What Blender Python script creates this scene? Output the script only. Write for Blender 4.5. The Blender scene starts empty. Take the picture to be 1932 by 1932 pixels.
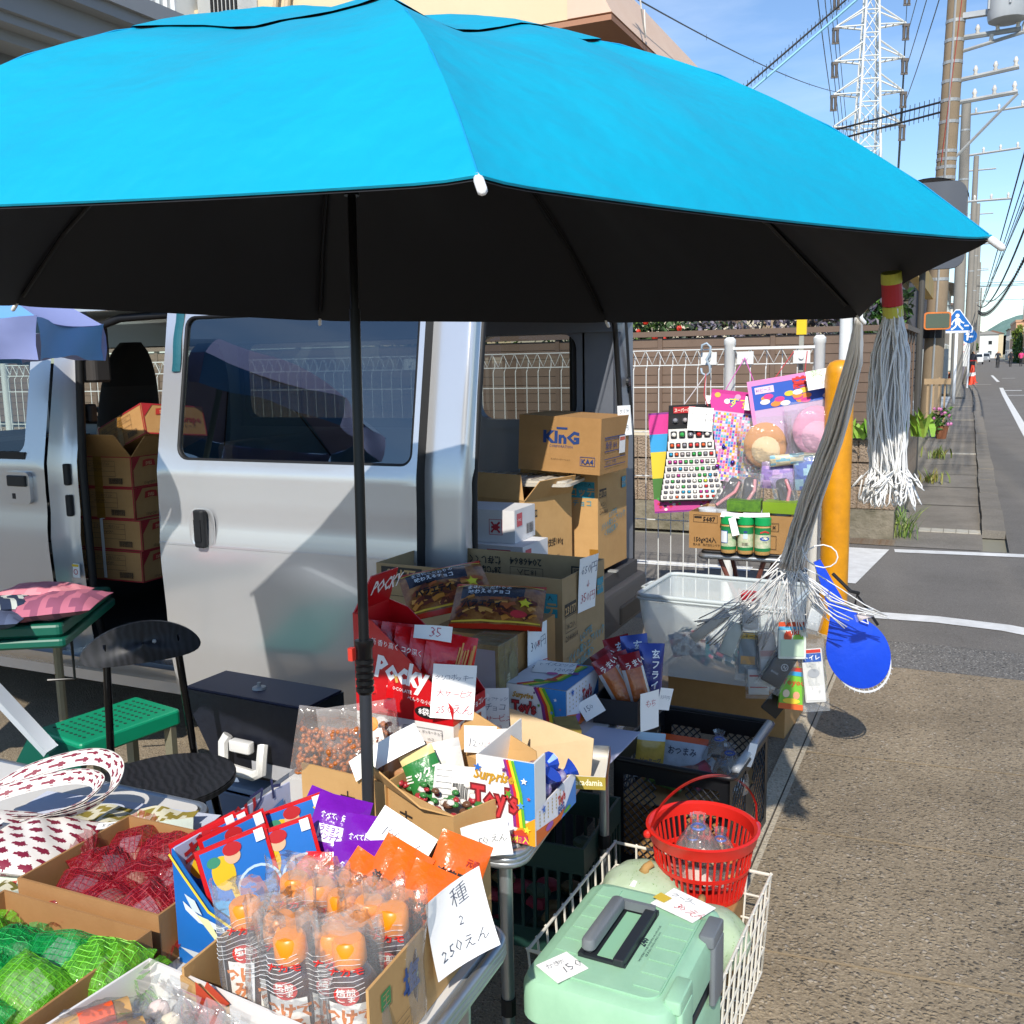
import bpy, bmesh, math, random
from mathutils import Vector, Matrix, Euler
RND = random.Random(11)
SC = bpy.context.scene
COL = SC.collection
PI = math.pi
def rad(a): return math.radians(a)
# ------------------------------------------------------------------ camera
cam_d = bpy.data.cameras.new('camera'); cam = bpy.data.objects.new('camera', cam_d); COL.objects.link(cam)
cam_d.sensor_width = 36; cam_d.lens = 36*1858/1932; cam_d.clip_start = 0.05; cam_d.clip_end = 6000
_yaw, _pitch, _roll = rad(24.83), rad(8.64), rad(1.1)
_f = Vector((-math.sin(_yaw)*math.cos(_pitch), math.cos(_yaw)*math.cos(_pitch), -math.sin(_pitch)))
_r = Vector((math.cos(_yaw), math.sin(_yaw), 0)); _u = _r.cross(_f)
_r2 = _r*math.cos(_roll) - _u*math.sin(_roll); _u2 = _u*math.cos(_roll) + _r*math.sin(_roll)
cam.matrix_world = Matrix((( _r2.x, _u2.x, -_f.x, 0), (_r2.y, _u2.y, -_f.y, 0), (_r2.z, _u2.z, -_f.z, 1.5), (0, 0, 0, 1)))
SC.camera = cam
# ------------------------------------------------------------------ sky, sun, exposure
SUN_AZ, SUN_EL = rad(-13.5), rad(40.5)          # direction the light travels, seen from above, and its elevation
W = bpy.data.worlds.new('World'); SC.world = W; W.use_nodes = True
_n = W.node_tree.nodes; _l = W.node_tree.links; _n.clear()
_o = _n.new('ShaderNodeOutputWorld'); _b = _n.new('ShaderNodeBackground'); _s = _n.new('ShaderNodeTexSky')
_s.sky_type = 'NISHITA'; _s.sun_disc = False; _s.sun_elevation = SUN_EL; _s.sun_rotation = rad(166.5)
_s.altitude = 20; _s.air_density = 1.0; _s.dust_density = 0.15; _s.ozone_density = 5.0
_b.inputs['Strength'].default_value = 0.122
# thin high cloud streaks all round the sky
_tc = _n.new('ShaderNodeTexCoord'); _mp = _n.new('ShaderNodeMapping'); _mp.inputs['Scale'].default_value = (2.0, 2.0, 9.0); _mp.inputs['Rotation'].default_value = (0.25, 0.2, 0.4)
_nz = _n.new('ShaderNodeTexNoise'); _nz.inputs['Scale'].default_value = 2.2; _nz.inputs['Detail'].default_value = 7; _nz.inputs['Roughness'].default_value = 0.55
_rp = _n.new('ShaderNodeValToRGB'); _rp.color_ramp.elements[0].position = 0.5; _rp.color_ramp.elements[1].position = 0.85
_rp.color_ramp.elements[1].color = (0.3, 0.3, 0.3, 1)
_mx = _n.new('ShaderNodeMix'); _mx.data_type = 'RGBA'; _mx.inputs[7].default_value = (6.0, 6.8, 8.0, 1)
_l.new(_tc.outputs['Generated'], _mp.inputs[0]); _l.new(_mp.outputs[0], _nz.inputs['Vector']); _l.new(_nz.outputs[0], _rp.inputs[0])
_l.new(_rp.outputs[0], _mx.inputs[0]); _l.new(_s.outputs[0], _mx.inputs[6]); _l.new(_mx.outputs[2], _b.inputs['Color']); _l.new(_b.outputs[0], _o.inputs[0])
sun_d = bpy.data.lights.new('sun', 'SUN'); sun_d.energy = 3.7; sun_d.angle = rad(0.53); sun_d.color = (1.0, 0.94, 0.85)
sun = bpy.data.objects.new('sun', sun_d); COL.objects.link(sun)
SUN_DIR = Vector((math.sin(SUN_AZ)*math.cos(SUN_EL), math.cos(SUN_AZ)*math.cos(SUN_EL), -math.sin(SUN_EL)))
sun.rotation_euler = SUN_DIR.to_track_quat('-Z', 'Y').to_euler(); sun.location = (3, -8, 12)
SC.view_settings.view_transform = 'Standard'; SC.view_settings.look = 'None'; SC.view_settings.gamma = 1.0
SC.view_settings.exposure = 0.52; SC.view_settings.use_curve_mapping = False
SC.cycles.max_bounces = 6; SC.cycles.diffuse_bounces = 3; SC.cycles.glossy_bounces = 3; SC.cycles.adaptive_threshold = .02; SC.cycles.transparent_max_bounces = 20; SC.cycles.caustics_reflective = False; SC.cycles.caustics_refractive = False
# ------------------------------------------------------------------ colours and materials
def lin(h):
    h = h.lstrip('#'); o = []
    for i in (0, 2, 4):
        x = int(h[i:i+2], 16)/255; o.append(x/12.92 if x <= .04045 else ((x+.055)/1.055)**2.4)
    return (o[0], o[1], o[2], 1)
_MATS = {}
def mat(name, col, rough=.6, metal=0, noise=None, bump=None, alpha=1, trans=0, coat=0, emit=None, spec=None, sheen=0, sub=None, ior=None):
    """principled material; noise=(scale, amount, colour2) tints, bump=(scale, strength)"""
    key = 'm_'+name
    if key in _MATS: return _MATS[key]
    m = bpy.data.materials.new(name); m.use_nodes = True; nt = m.node_tree; N = nt.nodes; L = nt.links; p = N['Principled BSDF']
    c = lin(col) if isinstance(col, str) else col
    p.inputs['Base Color'].default_value = c; p.inputs['Roughness'].default_value = rough; p.inputs['Metallic'].default_value = metal
    p.inputs['Alpha'].default_value = alpha; p.inputs['Transmission Weight'].default_value = trans; p.inputs['Coat Weight'].default_value = coat
    if coat: p.inputs['Coat Roughness'].default_value = .04
    if spec is not None: p.inputs['Specular IOR Level'].default_value = spec
    if ior: p.inputs['IOR'].default_value = ior
    if sheen: p.inputs['Sheen Weight'].default_value = sheen
    tc = N.new('ShaderNodeTexCoord')
    if noise:
        nz = N.new('ShaderNodeTexNoise'); nz.inputs['Scale'].default_value = noise[0]; nz.inputs['Detail'].default_value = 6; nz.inputs['Roughness'].default_value = .65
        L.new(tc.outputs['Object'], nz.inputs['Vector'])
        mx = N.new('ShaderNodeMix'); mx.data_type = 'RGBA'; mx.inputs[6].default_value = c
        mx.inputs[7].default_value = lin(noise[2]) if isinstance(noise[2], str) else noise[2]
        mr = N.new('ShaderNodeMapRange'); mr.inputs[1].default_value = .35; mr.inputs[2].default_value = .7; mr.inputs[4].default_value = noise[1]
        L.new(nz.outputs[0], mr.inputs[0]); L.new(mr.outputs[0], mx.inputs[0]); L.new(mx.outputs[2], p.inputs['Base Color'])
    if bump:
        nb = N.new('ShaderNodeTexNoise'); nb.inputs['Scale'].default_value = bump[0]; nb.inputs['Detail'].default_value = 4
        L.new(tc.outputs['Object'], nb.inputs['Vector'])
        bp = N.new('ShaderNodeBump'); bp.inputs['Strength'].default_value = bump[1]; bp.inputs['Distance'].default_value = bump[2] if len(bump) > 2 else .01
        L.new(nb.outputs[0], bp.inputs['Height']); L.new(bp.outputs[0], p.inputs['Normal'])
    _MATS[key] = m; return m
def ink(h, rough=.55):
    """printed colour: flat hue with a faint mottling"""
    return mat('ink_%s_%d' % (h, rough*100), h, rough, noise=(25, .10, tuple(x*.8 for x in lin(h)[:3])+(1,)))
def film(name, col='ffffff', alpha=.16, rough=.12):
    key = 'film_'+name
    if key in _MATS: return _MATS[key]
    m = bpy.data.materials.new(key); m.use_nodes = True; N = m.node_tree.nodes; L = m.node_tree.links; N.remove(N['Principled BSDF'])
    t = N.new('ShaderNodeBsdfTransparent'); t.inputs[0].default_value = (.96, .97, .97, 1); g = N.new('ShaderNodeBsdfGlossy'); g.inputs['Roughness'].default_value = rough; d = N.new('ShaderNodeBsdfDiffuse'); d.inputs[0].default_value = lin(col)
    tc = N.new('ShaderNodeTexCoord'); nz = N.new('ShaderNodeTexNoise'); nz.inputs['Scale'].default_value = 45; bp = N.new('ShaderNodeBump'); bp.inputs['Strength'].default_value = .5; bp.inputs['Distance'].default_value = .01
    f = N.new('ShaderNodeFresnel'); f.inputs[0].default_value = 1.45; a = N.new('ShaderNodeMixShader'); b = N.new('ShaderNodeMixShader'); a.inputs[0].default_value = alpha*.5
    L.new(tc.outputs['Object'], nz.inputs['Vector']); L.new(nz.outputs[0], bp.inputs['Height']); L.new(bp.outputs[0], g.inputs['Normal']); L.new(bp.outputs[0], f.inputs['Normal'])
    L.new(t.outputs[0], a.inputs[1]); L.new(d.outputs[0], a.inputs[2]); h = N.new('ShaderNodeMath'); h.operation = 'MULTIPLY'; h.inputs[1].default_value = .55; L.new(f.outputs[0], h.inputs[0]); L.new(h.outputs[0], b.inputs[0]); L.new(a.outputs[0], b.inputs[1]); L.new(g.outputs[0], b.inputs[2]); L.new(b.outputs[0], N['Material Output'].inputs[0])
    _MATS[key] = m; return m
def card(name='card', col='b98d58', c2='a87c49'): return mat('cardboard_'+name, col, .85, noise=(14, .6, c2), bump=(220, .12, .002))
# ------------------------------------------------------------------ mesh builder
class MB:
    def __init__(s): s.v = []; s.f = []; s.m = []; s.cm = 0
    def add(s, vs, fs, m=None):
        b = len(s.v); s.v += [Vector(q) for q in vs]
        for f in fs: s.f.append([b+i for i in f]); s.m.append(s.cm if m is None else m)
        return b
    def box(s, x0, x1, y0, y1, z0, z1, M=None, m=None, taper=0):
        t = taper
        vs = [Vector(q) for q in ((x0+t, y0+t, z0), (x1-t, y0+t, z0), (x1-t, y1-t, z0), (x0+t, y1-t, z0), (x0, y0, z1), (x1, y0, z1), (x1, y1, z1), (x0, y1, z1))]
        if M: vs = [M @ q for q in vs]
        s.add(vs, ((0, 3, 2, 1), (4, 5, 6, 7), (0, 1, 5, 4), (1, 2, 6, 5), (2, 3, 7, 6), (3, 0, 4, 7)), m); return s
    def rbox(s, x0, x1, y0, y1, z0, z1, r=.01, M=None, m=None, n=3):
        """box with rounded vertical edges and eased top and bottom rims"""
        def ring(z, i):
            o = []
            rr = max(r-i, .0005)
            for cx, cy, a0 in ((x1-r, y1-r, 0), (x0+r, y1-r, 90), (x0+r, y0+r, 180), (x1-r, y0+r, 270)):
                for k in range(n+1):
                    a = rad(a0+90*k/n); o.append(Vector((cx+rr*math.cos(a), cy+rr*math.sin(a), z)))
            return o
        e = min(r*.5, (z1-z0)*.25)
        rs = [ring(z0, e), ring(z0+e, 0), ring(z1-e, 0), ring(z1-e*.3, e*.35), ring(z1, e)]
        k = len(rs[0]); vs = [q for R_ in rs for q in R_]
        if M: vs = [M @ q for q in vs]
        fs = []
        for j in range(len(rs)-1):
            for i in range(k): fs.append((j*k+i, j*k+(i+1) % k, (j+1)*k+(i+1) % k, (j+1)*k+i))
        fs.append(tuple(range(k-1, -1, -1))); fs.append(tuple((len(rs)-1)*k+i for i in range(k)))
        s.add(vs, fs, m); return s
    def tube(s, pts, r, n=8, m=None, caps=True, closed=False):
        pts = [Vector(p) for p in pts]; k = len(pts); rr = r if isinstance(r, (list, tuple)) else [r]*k
        vs = []; ref = None
        for i, p in enumerate(pts):
            if closed: t = pts[(i+1) % k]-pts[i-1]
            else: t = pts[min(i+1, k-1)]-pts[max(i-1, 0)]
            if t.length < 1e-9: t = Vector((0, 0, 1))
            t.normalize()
            if ref is None: ref = Vector((0, 0, 1)) if abs(t.z) < .9 else Vector((1, 0, 0))
            a = t.cross(ref)
            if a.length < 1e-6: a = t.cross(Vector((0, 1, 0)))
            a.normalize(); b = a.cross(t); ref = b
            for j in range(n):
                w = 2*PI*j/n; vs.append(p+(a*math.cos(w)+b*math.sin(w))*rr[i])
        fs = []
        for i in range(k if closed else k-1):
            for j in range(n):
                q = (i+1) % k; fs.append((i*n+j, i*n+(j+1) % n, q*n+(j+1) % n, q*n+j))
        if caps and not closed: fs.append(tuple(range(n-1, -1, -1))); fs.append(tuple((k-1)*n+j for j in range(n)))
        s.add(vs, fs, m); return s
    def lathe(s, prof, n=20, M=None, m=None, caps=True, sx=1, sy=1):
        vs = []
        for r, z in prof:
            for j in range(n):
                w = 2*PI*j/n; q = Vector((r*math.cos(w)*sx, r*math.sin(w)*sy, z)); vs.append(M @ q if M else q)
        k = len(prof); fs = []
        for i in range(k-1):
            for j in range(n): fs.append((i*n+j, i*n+(j+1) % n, (i+1)*n+(j+1) % n, (i+1)*n+j))
        if caps: fs.append(tuple(range(n-1, -1, -1))); fs.append(tuple((k-1)*n+j for j in range(n)))
        s.add(vs, fs, m); return s
    def grid(s, fn, nu, nv, m=None, mf=None, cu=False):
        vs = [fn(i/nu, j/nv) for j in range(nv+1) for i in range(nu+1)]; b = len(s.v); s.v += [Vector(q) for q in vs]
        for j in range(nv):
            for i in range(nu):
                a = b+j*(nu+1)+i; s.f.append([a, a+1, a+nu+2, a+nu+1])
                s.m.append(mf((i+.5)/nu, (j+.5)/nv) if mf else (s.cm if m is None else m))
        return s
    def prism(s, pts, z0, z1, M=None, m=None):
        k = len(pts); vs = [Vector((p[0], p[1], z0)) for p in pts]+[Vector((p[0], p[1], z1)) for p in pts]
        if M: vs = [M @ q for q in vs]
        fs = [tuple(range(k-1, -1, -1)), tuple(range(k, 2*k))]+[(i, (i+1) % k, k+(i+1) % k, k+i) for i in range(k)]
        s.add(vs, fs, m); return s
    def quad(s, a, b, c, d, m=None): s.add([a, b, c, d], [(0, 1, 2, 3)], m); return s
    def sheet(s, a, b, c, d, t, m=None):
        """thin slab: quad a b c d thickened by t along its normal"""
        a, b, c, d = [Vector(q) for q in (a, b, c, d)]; n = (b-a).cross(d-a).normalized()*t
        s.add([a, b, c, d, a+n, b+n, c+n, d+n], ((0, 3, 2, 1), (4, 5, 6, 7), (0, 1, 5, 4), (1, 2, 6, 5), (2, 3, 7, 6), (3, 0, 4, 7)), m); return s
    def ball(s, c, r, nu=10, nv=7, m=None, sc=(1, 1, 1)):
        c = Vector(c); vs = []; fs = []
        for j in range(1, nv):
            th = PI*j/nv
            for i in range(nu):
                w = 2*PI*i/nu; vs.append(c+Vector((r*math.sin(th)*math.cos(w)*sc[0], r*math.sin(th)*math.sin(w)*sc[1], r*math.cos(th)*sc[2])))
        t = len(vs); vs += [c+Vector((0, 0, r*sc[2])), c-Vector((0, 0, r*sc[2]))]
        for j in range(nv-2):
            for i in range(nu): fs.append((j*nu+i, (j+1)*nu+i, (j+1)*nu+(i+1) % nu, j*nu+(i+1) % nu))
        for i in range(nu): fs.append((t, i, (i+1) % nu)); fs.append((t+1, (nv-2)*nu+(i+1) % nu, (nv-2)*nu+i))
        s.add(vs, fs, m); return s
    def mesh(s, name, mats, smooth=False, M=None):
        me = bpy.data.meshes.new(name)
        me.from_pydata([tuple(M @ q) if M else tuple(q) for q in s.v], [], s.f)
        for q in (mats if isinstance(mats, (list, tuple)) else [mats]): me.materials.append(q)
        if any(s.m): me.polygons.foreach_set('material_index', s.m)
        if smooth: me.polygons.foreach_set('use_smooth', [True]*len(s.f))
        me.update(); return me
_INV = {}
def _tag(o, label, cat, group, kind):
    if label: o['label'] = label
    if cat: o['category'] = cat
    if group: o['group'] = group
    if kind: o['kind'] = kind
def thing(name, label, cat, loc=(0, 0, 0), rot=0, group=None, kind=None):
    o = bpy.data.objects.new(name, None); COL.objects.link(o); o.empty_display_size = .1
    o.location = loc; o.rotation_euler = rot if isinstance(rot, (tuple, list, Euler)) else (0, 0, rot)
    _tag(o, label, cat, group, kind)
    _INV[o.name] = (Matrix.Translation(Vector(loc)) @ Euler(o.rotation_euler).to_matrix().to_4x4()).inverted()
    return o
def part(name, mb, mats, parent=None, world=False, smooth=False, label=None, cat=None, group=None, kind=None, auto=None):
    M = None
    if world and parent is not None:
        q = parent
        while q.parent is not None: q = q.parent
        M = _INV[q.name]
    me = mb.mesh(name, mats, smooth, M) if isinstance(mb, MB) else mb
    o = bpy.data.objects.new(name, me); COL.objects.link(o)
    if parent is not None: o.parent = parent
    _tag(o, label, cat, group, kind)
    if smooth and auto: me.set_sharp_from_angle(angle=rad(auto))
    return o
def struct(name, mb, mats, parent=None, smooth=False): return part(name, mb, mats, parent, kind='structure' if parent is None else None, smooth=smooth)
def solo(name, mb, mats, label, cat, loc=None, rot=None, group=None, smooth=False, auto=None, kind=None):
    o = part(name, mb, mats, None, False, smooth, label, cat, group, kind, auto)
    if loc is not None: o.location = loc
    if rot is not None: o.rotation_euler = rot if isinstance(rot, (tuple, list)) else (0, 0, rot)
    return o
def dup(root, loc=None, rot=None, label=None, group=None):
    r = root.copy(); COL.objects.link(r)
    if loc is not None: r.location = loc
    if rot is not None: r.rotation_euler = rot if isinstance(rot, (tuple, list)) else (0, 0, rot)
    if label: r['label'] = label
    if group: r['group'] = group
    for ch in list(root.children):
        c_ = ch.copy(); COL.objects.link(c_); c_.parent = r
        for g in list(ch.children):
            d_ = g.copy(); COL.objects.link(d_); d_.parent = c_
    return r
# ------------------------------------------------------------------ flat print: shapes and lettering laid on a surface
_TX = {}
def glyphs(t, bold=0.0):
    k = (t, bold)
    if k not in _TX:
        cu = bpy.data.curves.new('lettering', 'FONT'); cu.body = t; cu.resolution_u = 1; cu.offset = bold
        ob = bpy.data.objects.new('lettering', cu); me = bpy.data.meshes.new_from_object(ob)
        _TX[k] = ([(v.co.x, v.co.y) for v in me.vertices], [tuple(p.vertices) for p in me.polygons])
        bpy.data.objects.remove(ob); bpy.data.curves.remove(cu); bpy.data.meshes.remove(me)
    return _TX[k]
class Print:
    """P(x, y, k) maps print coordinates (metres) to a point k above the surface"""
    def __init__(s, P, step=.00035, base=.0009): s.P = P; s.mb = MB(); s.mats = []; s.k = base; s.step = step
    @staticmethod
    def plane(o, ux, uy):
        o, ux, uy = Vector(o), Vector(ux).normalized(), Vector(uy).normalized(); n = ux.cross(uy)
        return Print(lambda x, y, k: o+ux*x+uy*y+n*k)
    def _mi(s, col):
        m = ink(col) if isinstance(col, str) else col
        if m not in s.mats: s.mats.append(m)
        return s.mats.index(m)
    def poly(s, pts, col):
        s.k += s.step; s.mb.add([s.P(x, y, s.k) for x, y in pts], [tuple(range(len(pts)))], s._mi(col)); return s
    def rect(s, x, y, w, h, col, n=1):
        s.k += s.step; i = s._mi(col); k = s.k
        s.mb.grid(lambda a, b: s.P(x+w*a, y+h*b, k), n, n, m=i); return s
    def ell(s, x, y, rx, ry, col, n=20):
        return s.poly([(x+rx*math.cos(2*PI*i/n), y+ry*math.sin(2*PI*i/n)) for i in range(n)], col)
    def ring(s, x, y, r0, r1, col, n=20):
        s.k += s.step; a = []
        for i in range(n): w = 2*PI*i/n; a += [s.P(x+r0*math.cos(w), y+r0*math.sin(w), s.k), s.P(x+r1*math.cos(w), y+r1*math.sin(w), s.k)]
        s.mb.add(a, [(2*i, 2*i+1, (2*i+3) % (2*n), (2*i+2) % (2*n)) for i in range(n)], s._mi(col)); return s
    def star(s, x, y, r, col, a0=0):
        return s.poly([(x+(r if i % 2 == 0 else r*.42)*math.sin(a0+PI*i/5), y+(r if i % 2 == 0 else r*.42)*math.cos(a0+PI*i/5)) for i in range(10)], col)
    def frame(s, x, y, w, h, t, col):
        s.rect(x, y, w, t, col); s.rect(x, y+h-t, w, t, col); s.rect(x, y+t, t, h-2*t, col); s.rect(x+w-t, y+t, t, h-2*t, col); return s
    def bars(s, x, y, w, h, col='202020', seed=3):
        r = random.Random(seed); q = x
        while q < x+w-.0015:
            b = min(r.uniform(.0006, .0022), x+w-q); s.rect(q, y, b, h, col); s.k -= s.step; q += b+r.uniform(.0006, .0018)
        s.k += s.step; return s
    def band(s, pts, w, col):
        """stroke of width w along pts"""
        s.k += s.step; L = []
        for i, p in enumerate(pts):
            a = Vector(pts[max(i-1, 0)]); b = Vector(pts[min(i+1, len(pts)-1)]); t = (b-a).normalized(); n = Vector((-t.y, t.x))*(w/2 if not isinstance(w, (list, tuple)) else w[i]/2)
            L += [s.P(p[0]+n.x, p[1]+n.y, s.k), s.P(p[0]-n.x, p[1]-n.y, s.k)]
        s.mb.add(L, [(2*i, 2*i+1, 2*i+3, 2*i+2) for i in range(len(pts)-1)], s._mi(col)); return s
    def text(s, t, x, y, h, col, align='l', rot=0, bold=0.0, sx=1.0, shear=0.0, track=1.0):
        s.k += s.step; vs, fs = glyphs(t, bold)
        if not vs: return s
        x0 = min(v[0] for v in vs); x1 = max(v[0] for v in vs); sc = h/.72
        dx = {'l': 0, 'c': -(x0+x1)/2, 'r': -x1}[align]; ca, sa = math.cos(rot), math.sin(rot); out = []
        for a, b in vs:
            a = (a+dx)*sc*sx+b*sc*shear; b = b*sc
            out.append(s.P(x+a*ca-b*sa, y+a*sa+b*ca, s.k))
        s.mb.add(out, fs, s._mi(col)); return s
    def hand(s, t, x, y, h, col, rot=0, seed=1, gap=1.0):
        """hand lettering: each character set loosely on its own"""
        r = random.Random(seed); q = 0
        for ch in t:
            if ch != ' ':
                hh = h*r.uniform(.85, 1.15)
                s.text(ch, x+q*math.cos(rot), y+q*math.sin(rot)+r.uniform(-.06, .06)*h, hh, col, rot=rot+r.uniform(-.14, .14), bold=-.012, shear=r.uniform(-.1, .25)); s.k -= s.step
            q += h*gap*(1.18 if ord(ch) > 255 else .72)*(.6 if ch == ' ' else 1)
        s.k += s.step; return s
    def build(s, parent, name='print', world=False):
        return part(name, s.mb, s.mats or [ink('ffffff')], parent, world)
# ------------------------------------------------------------------ shared shapes
def rloop(x0, x1, y0, y1, r, n=5):
    """rounded rectangle outline, counter-clockwise; r may be (bl, br, tr, tl)"""
    rs = r if isinstance(r, (tuple, list)) else (r,)*4; o = []
    for (cx, cy, a0, q) in ((x0+rs[0], y0+rs[0], 180, rs[0]), (x1-rs[1], y0+rs[1], 270, rs[1]), (x1-rs[2], y1-rs[2], 0, rs[2]), (x0+rs[3], y1-rs[3], 90, rs[3])):
        for k in range(n+1): a = rad(a0+90*k/n); o.append((cx+q*math.cos(a), cy+q*math.sin(a)))
    return o
class Pillow:
    """soft packet: x across, y up, z out of its face; front(u, v) and back(u, v) with u, v in 0..1"""
    def __init__(s, w, h, d, seed=1, seal=.06, crinkle=.12, side=False):
        s.w, s.h, s.d, s.seal, s.cr = w, h, d, seal, crinkle; r = random.Random(seed)
        s.wv = [(r.uniform(3, 16), r.uniform(2, 14), r.uniform(0, 6.3), r.uniform(.2, 1)) for _ in range(7)]; s.bend = r.uniform(-.05, .05)
    def _t(s, u, v):
        a = max(0, 1-abs(2*u-1)**2.6)**.6; e = s.seal
        t = min(max((v-e)/(1-2*e), 0), 1); b = max(0, 1-abs(2*t-1)**3.2)**.62
        return a*b
    def pt(s, u, v, side=1, k=0):
        t = s._t(u, v); n = sum(q[3]*math.sin(q[0]*u*2+q[1]*v*2+q[2]) for q in s.wv)/4
        pinch = 1-.05*math.sin(PI*min(max(v, 0), 1))*t
        x = (u-.5)*s.w*pinch; y = (v-.5)*s.h
        z = side*(s.d*.5*t*(1+s.cr*n)+.0008)+s.cr*.05*s.d*n+s.bend*s.h*math.sin(PI*v)
        return Vector((x, y, z+side*k))
    def mb(s, nu=12, nv=16, mf=None, mb=None):
        m = mb or MB(); zz = .004
        def edge(v): return .0
        m.grid(lambda a, b: s.pt(a, b, 1), nu, nv, mf=mf); m.grid(lambda a, b: s.pt(1-a, b, -1), nu, nv, mf=(lambda a, b: mf(1-a, b)) if mf else None)
        return m
    def printer(s): return Print(lambda x, y, k: s.pt(x/s.w+.5, y/s.h+.5, 1, k), base=.0012)
def face(yaw=0, tilt=0, roll=0):
    """rotation that stands a packet (x across, y up, z out) upright facing -Y, leaning back by tilt, turned by yaw"""
    m = Matrix.Rotation(rad(yaw), 4, 'Z') @ Matrix.Rotation(rad(90-tilt), 4, 'X') @ Matrix.Rotation(rad(roll), 4, 'Z')
    return tuple(m.to_euler())
def carton(parent, w, d, h, m, t=.004, bottom=True, cut=None, name='carton_body'):
    """open box, x 0..w, y 0..d, z 0..h with wall thickness t"""
    b = MB(); b.box(0, w, 0, t, 0, h); b.box(0, w, d-t, d, 0, h); b.box(0, t, t, d-t, 0, h); b.box(w-t, w, t, d-t, 0, h)
    if bottom: b.box(t, w-t, t, d-t, 0, t)
    return part(name, b, m, parent)
def flap(parent, a, b_, out, m, t=.003, name='flap', trim=.12):
    """carton flap hinged on edge a-b, reaching by vector out"""
    a, b_, out = Vector(a), Vector(b_), Vector(out); e = b_-a
    f = MB(); f.sheet(a, b_, b_-e*trim+out, a+e*trim+out, t); return part(name, f, m, parent)
def price(label, loc, rot, w, h, lines, col='fbfaf6', seed=1, bend=.25, loose=False):
    """paper price card: x across, y up, z out; lines = (text, x, y, size, colour)"""
    t = thing('price_card', label, 'price card', loc, rot, 'handwritten price cards')
    r = random.Random(seed); c1 = r.uniform(-1, 1)*bend*.12; c2 = r.uniform(-1, 1)*bend*.2
    def S(x, y, k): return Vector((x, y, k+c1*(x*x)/max(w, .01)*4+c2*x*y/max(h, .01)*2+.12*bend*y*y/h))
    b = MB(); b.grid(lambda u, v: S((u-.5)*w, (v-.5)*h, .0004), 6, 6); b.grid(lambda u, v: S((.5-u)*w, (v-.5)*h, -.0004), 6, 6)
    part('paper', b, mat('paper_'+col, col, .8, bump=(40, .15, .004)), t, smooth=True)
    p = Print(S, base=.0009)
    for i, (tx, x, y, sz, cl) in enumerate(lines): p.hand(tx, x, y, sz, cl, seed=seed*7+i)
    p.build(t, 'lettering'); return t
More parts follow.
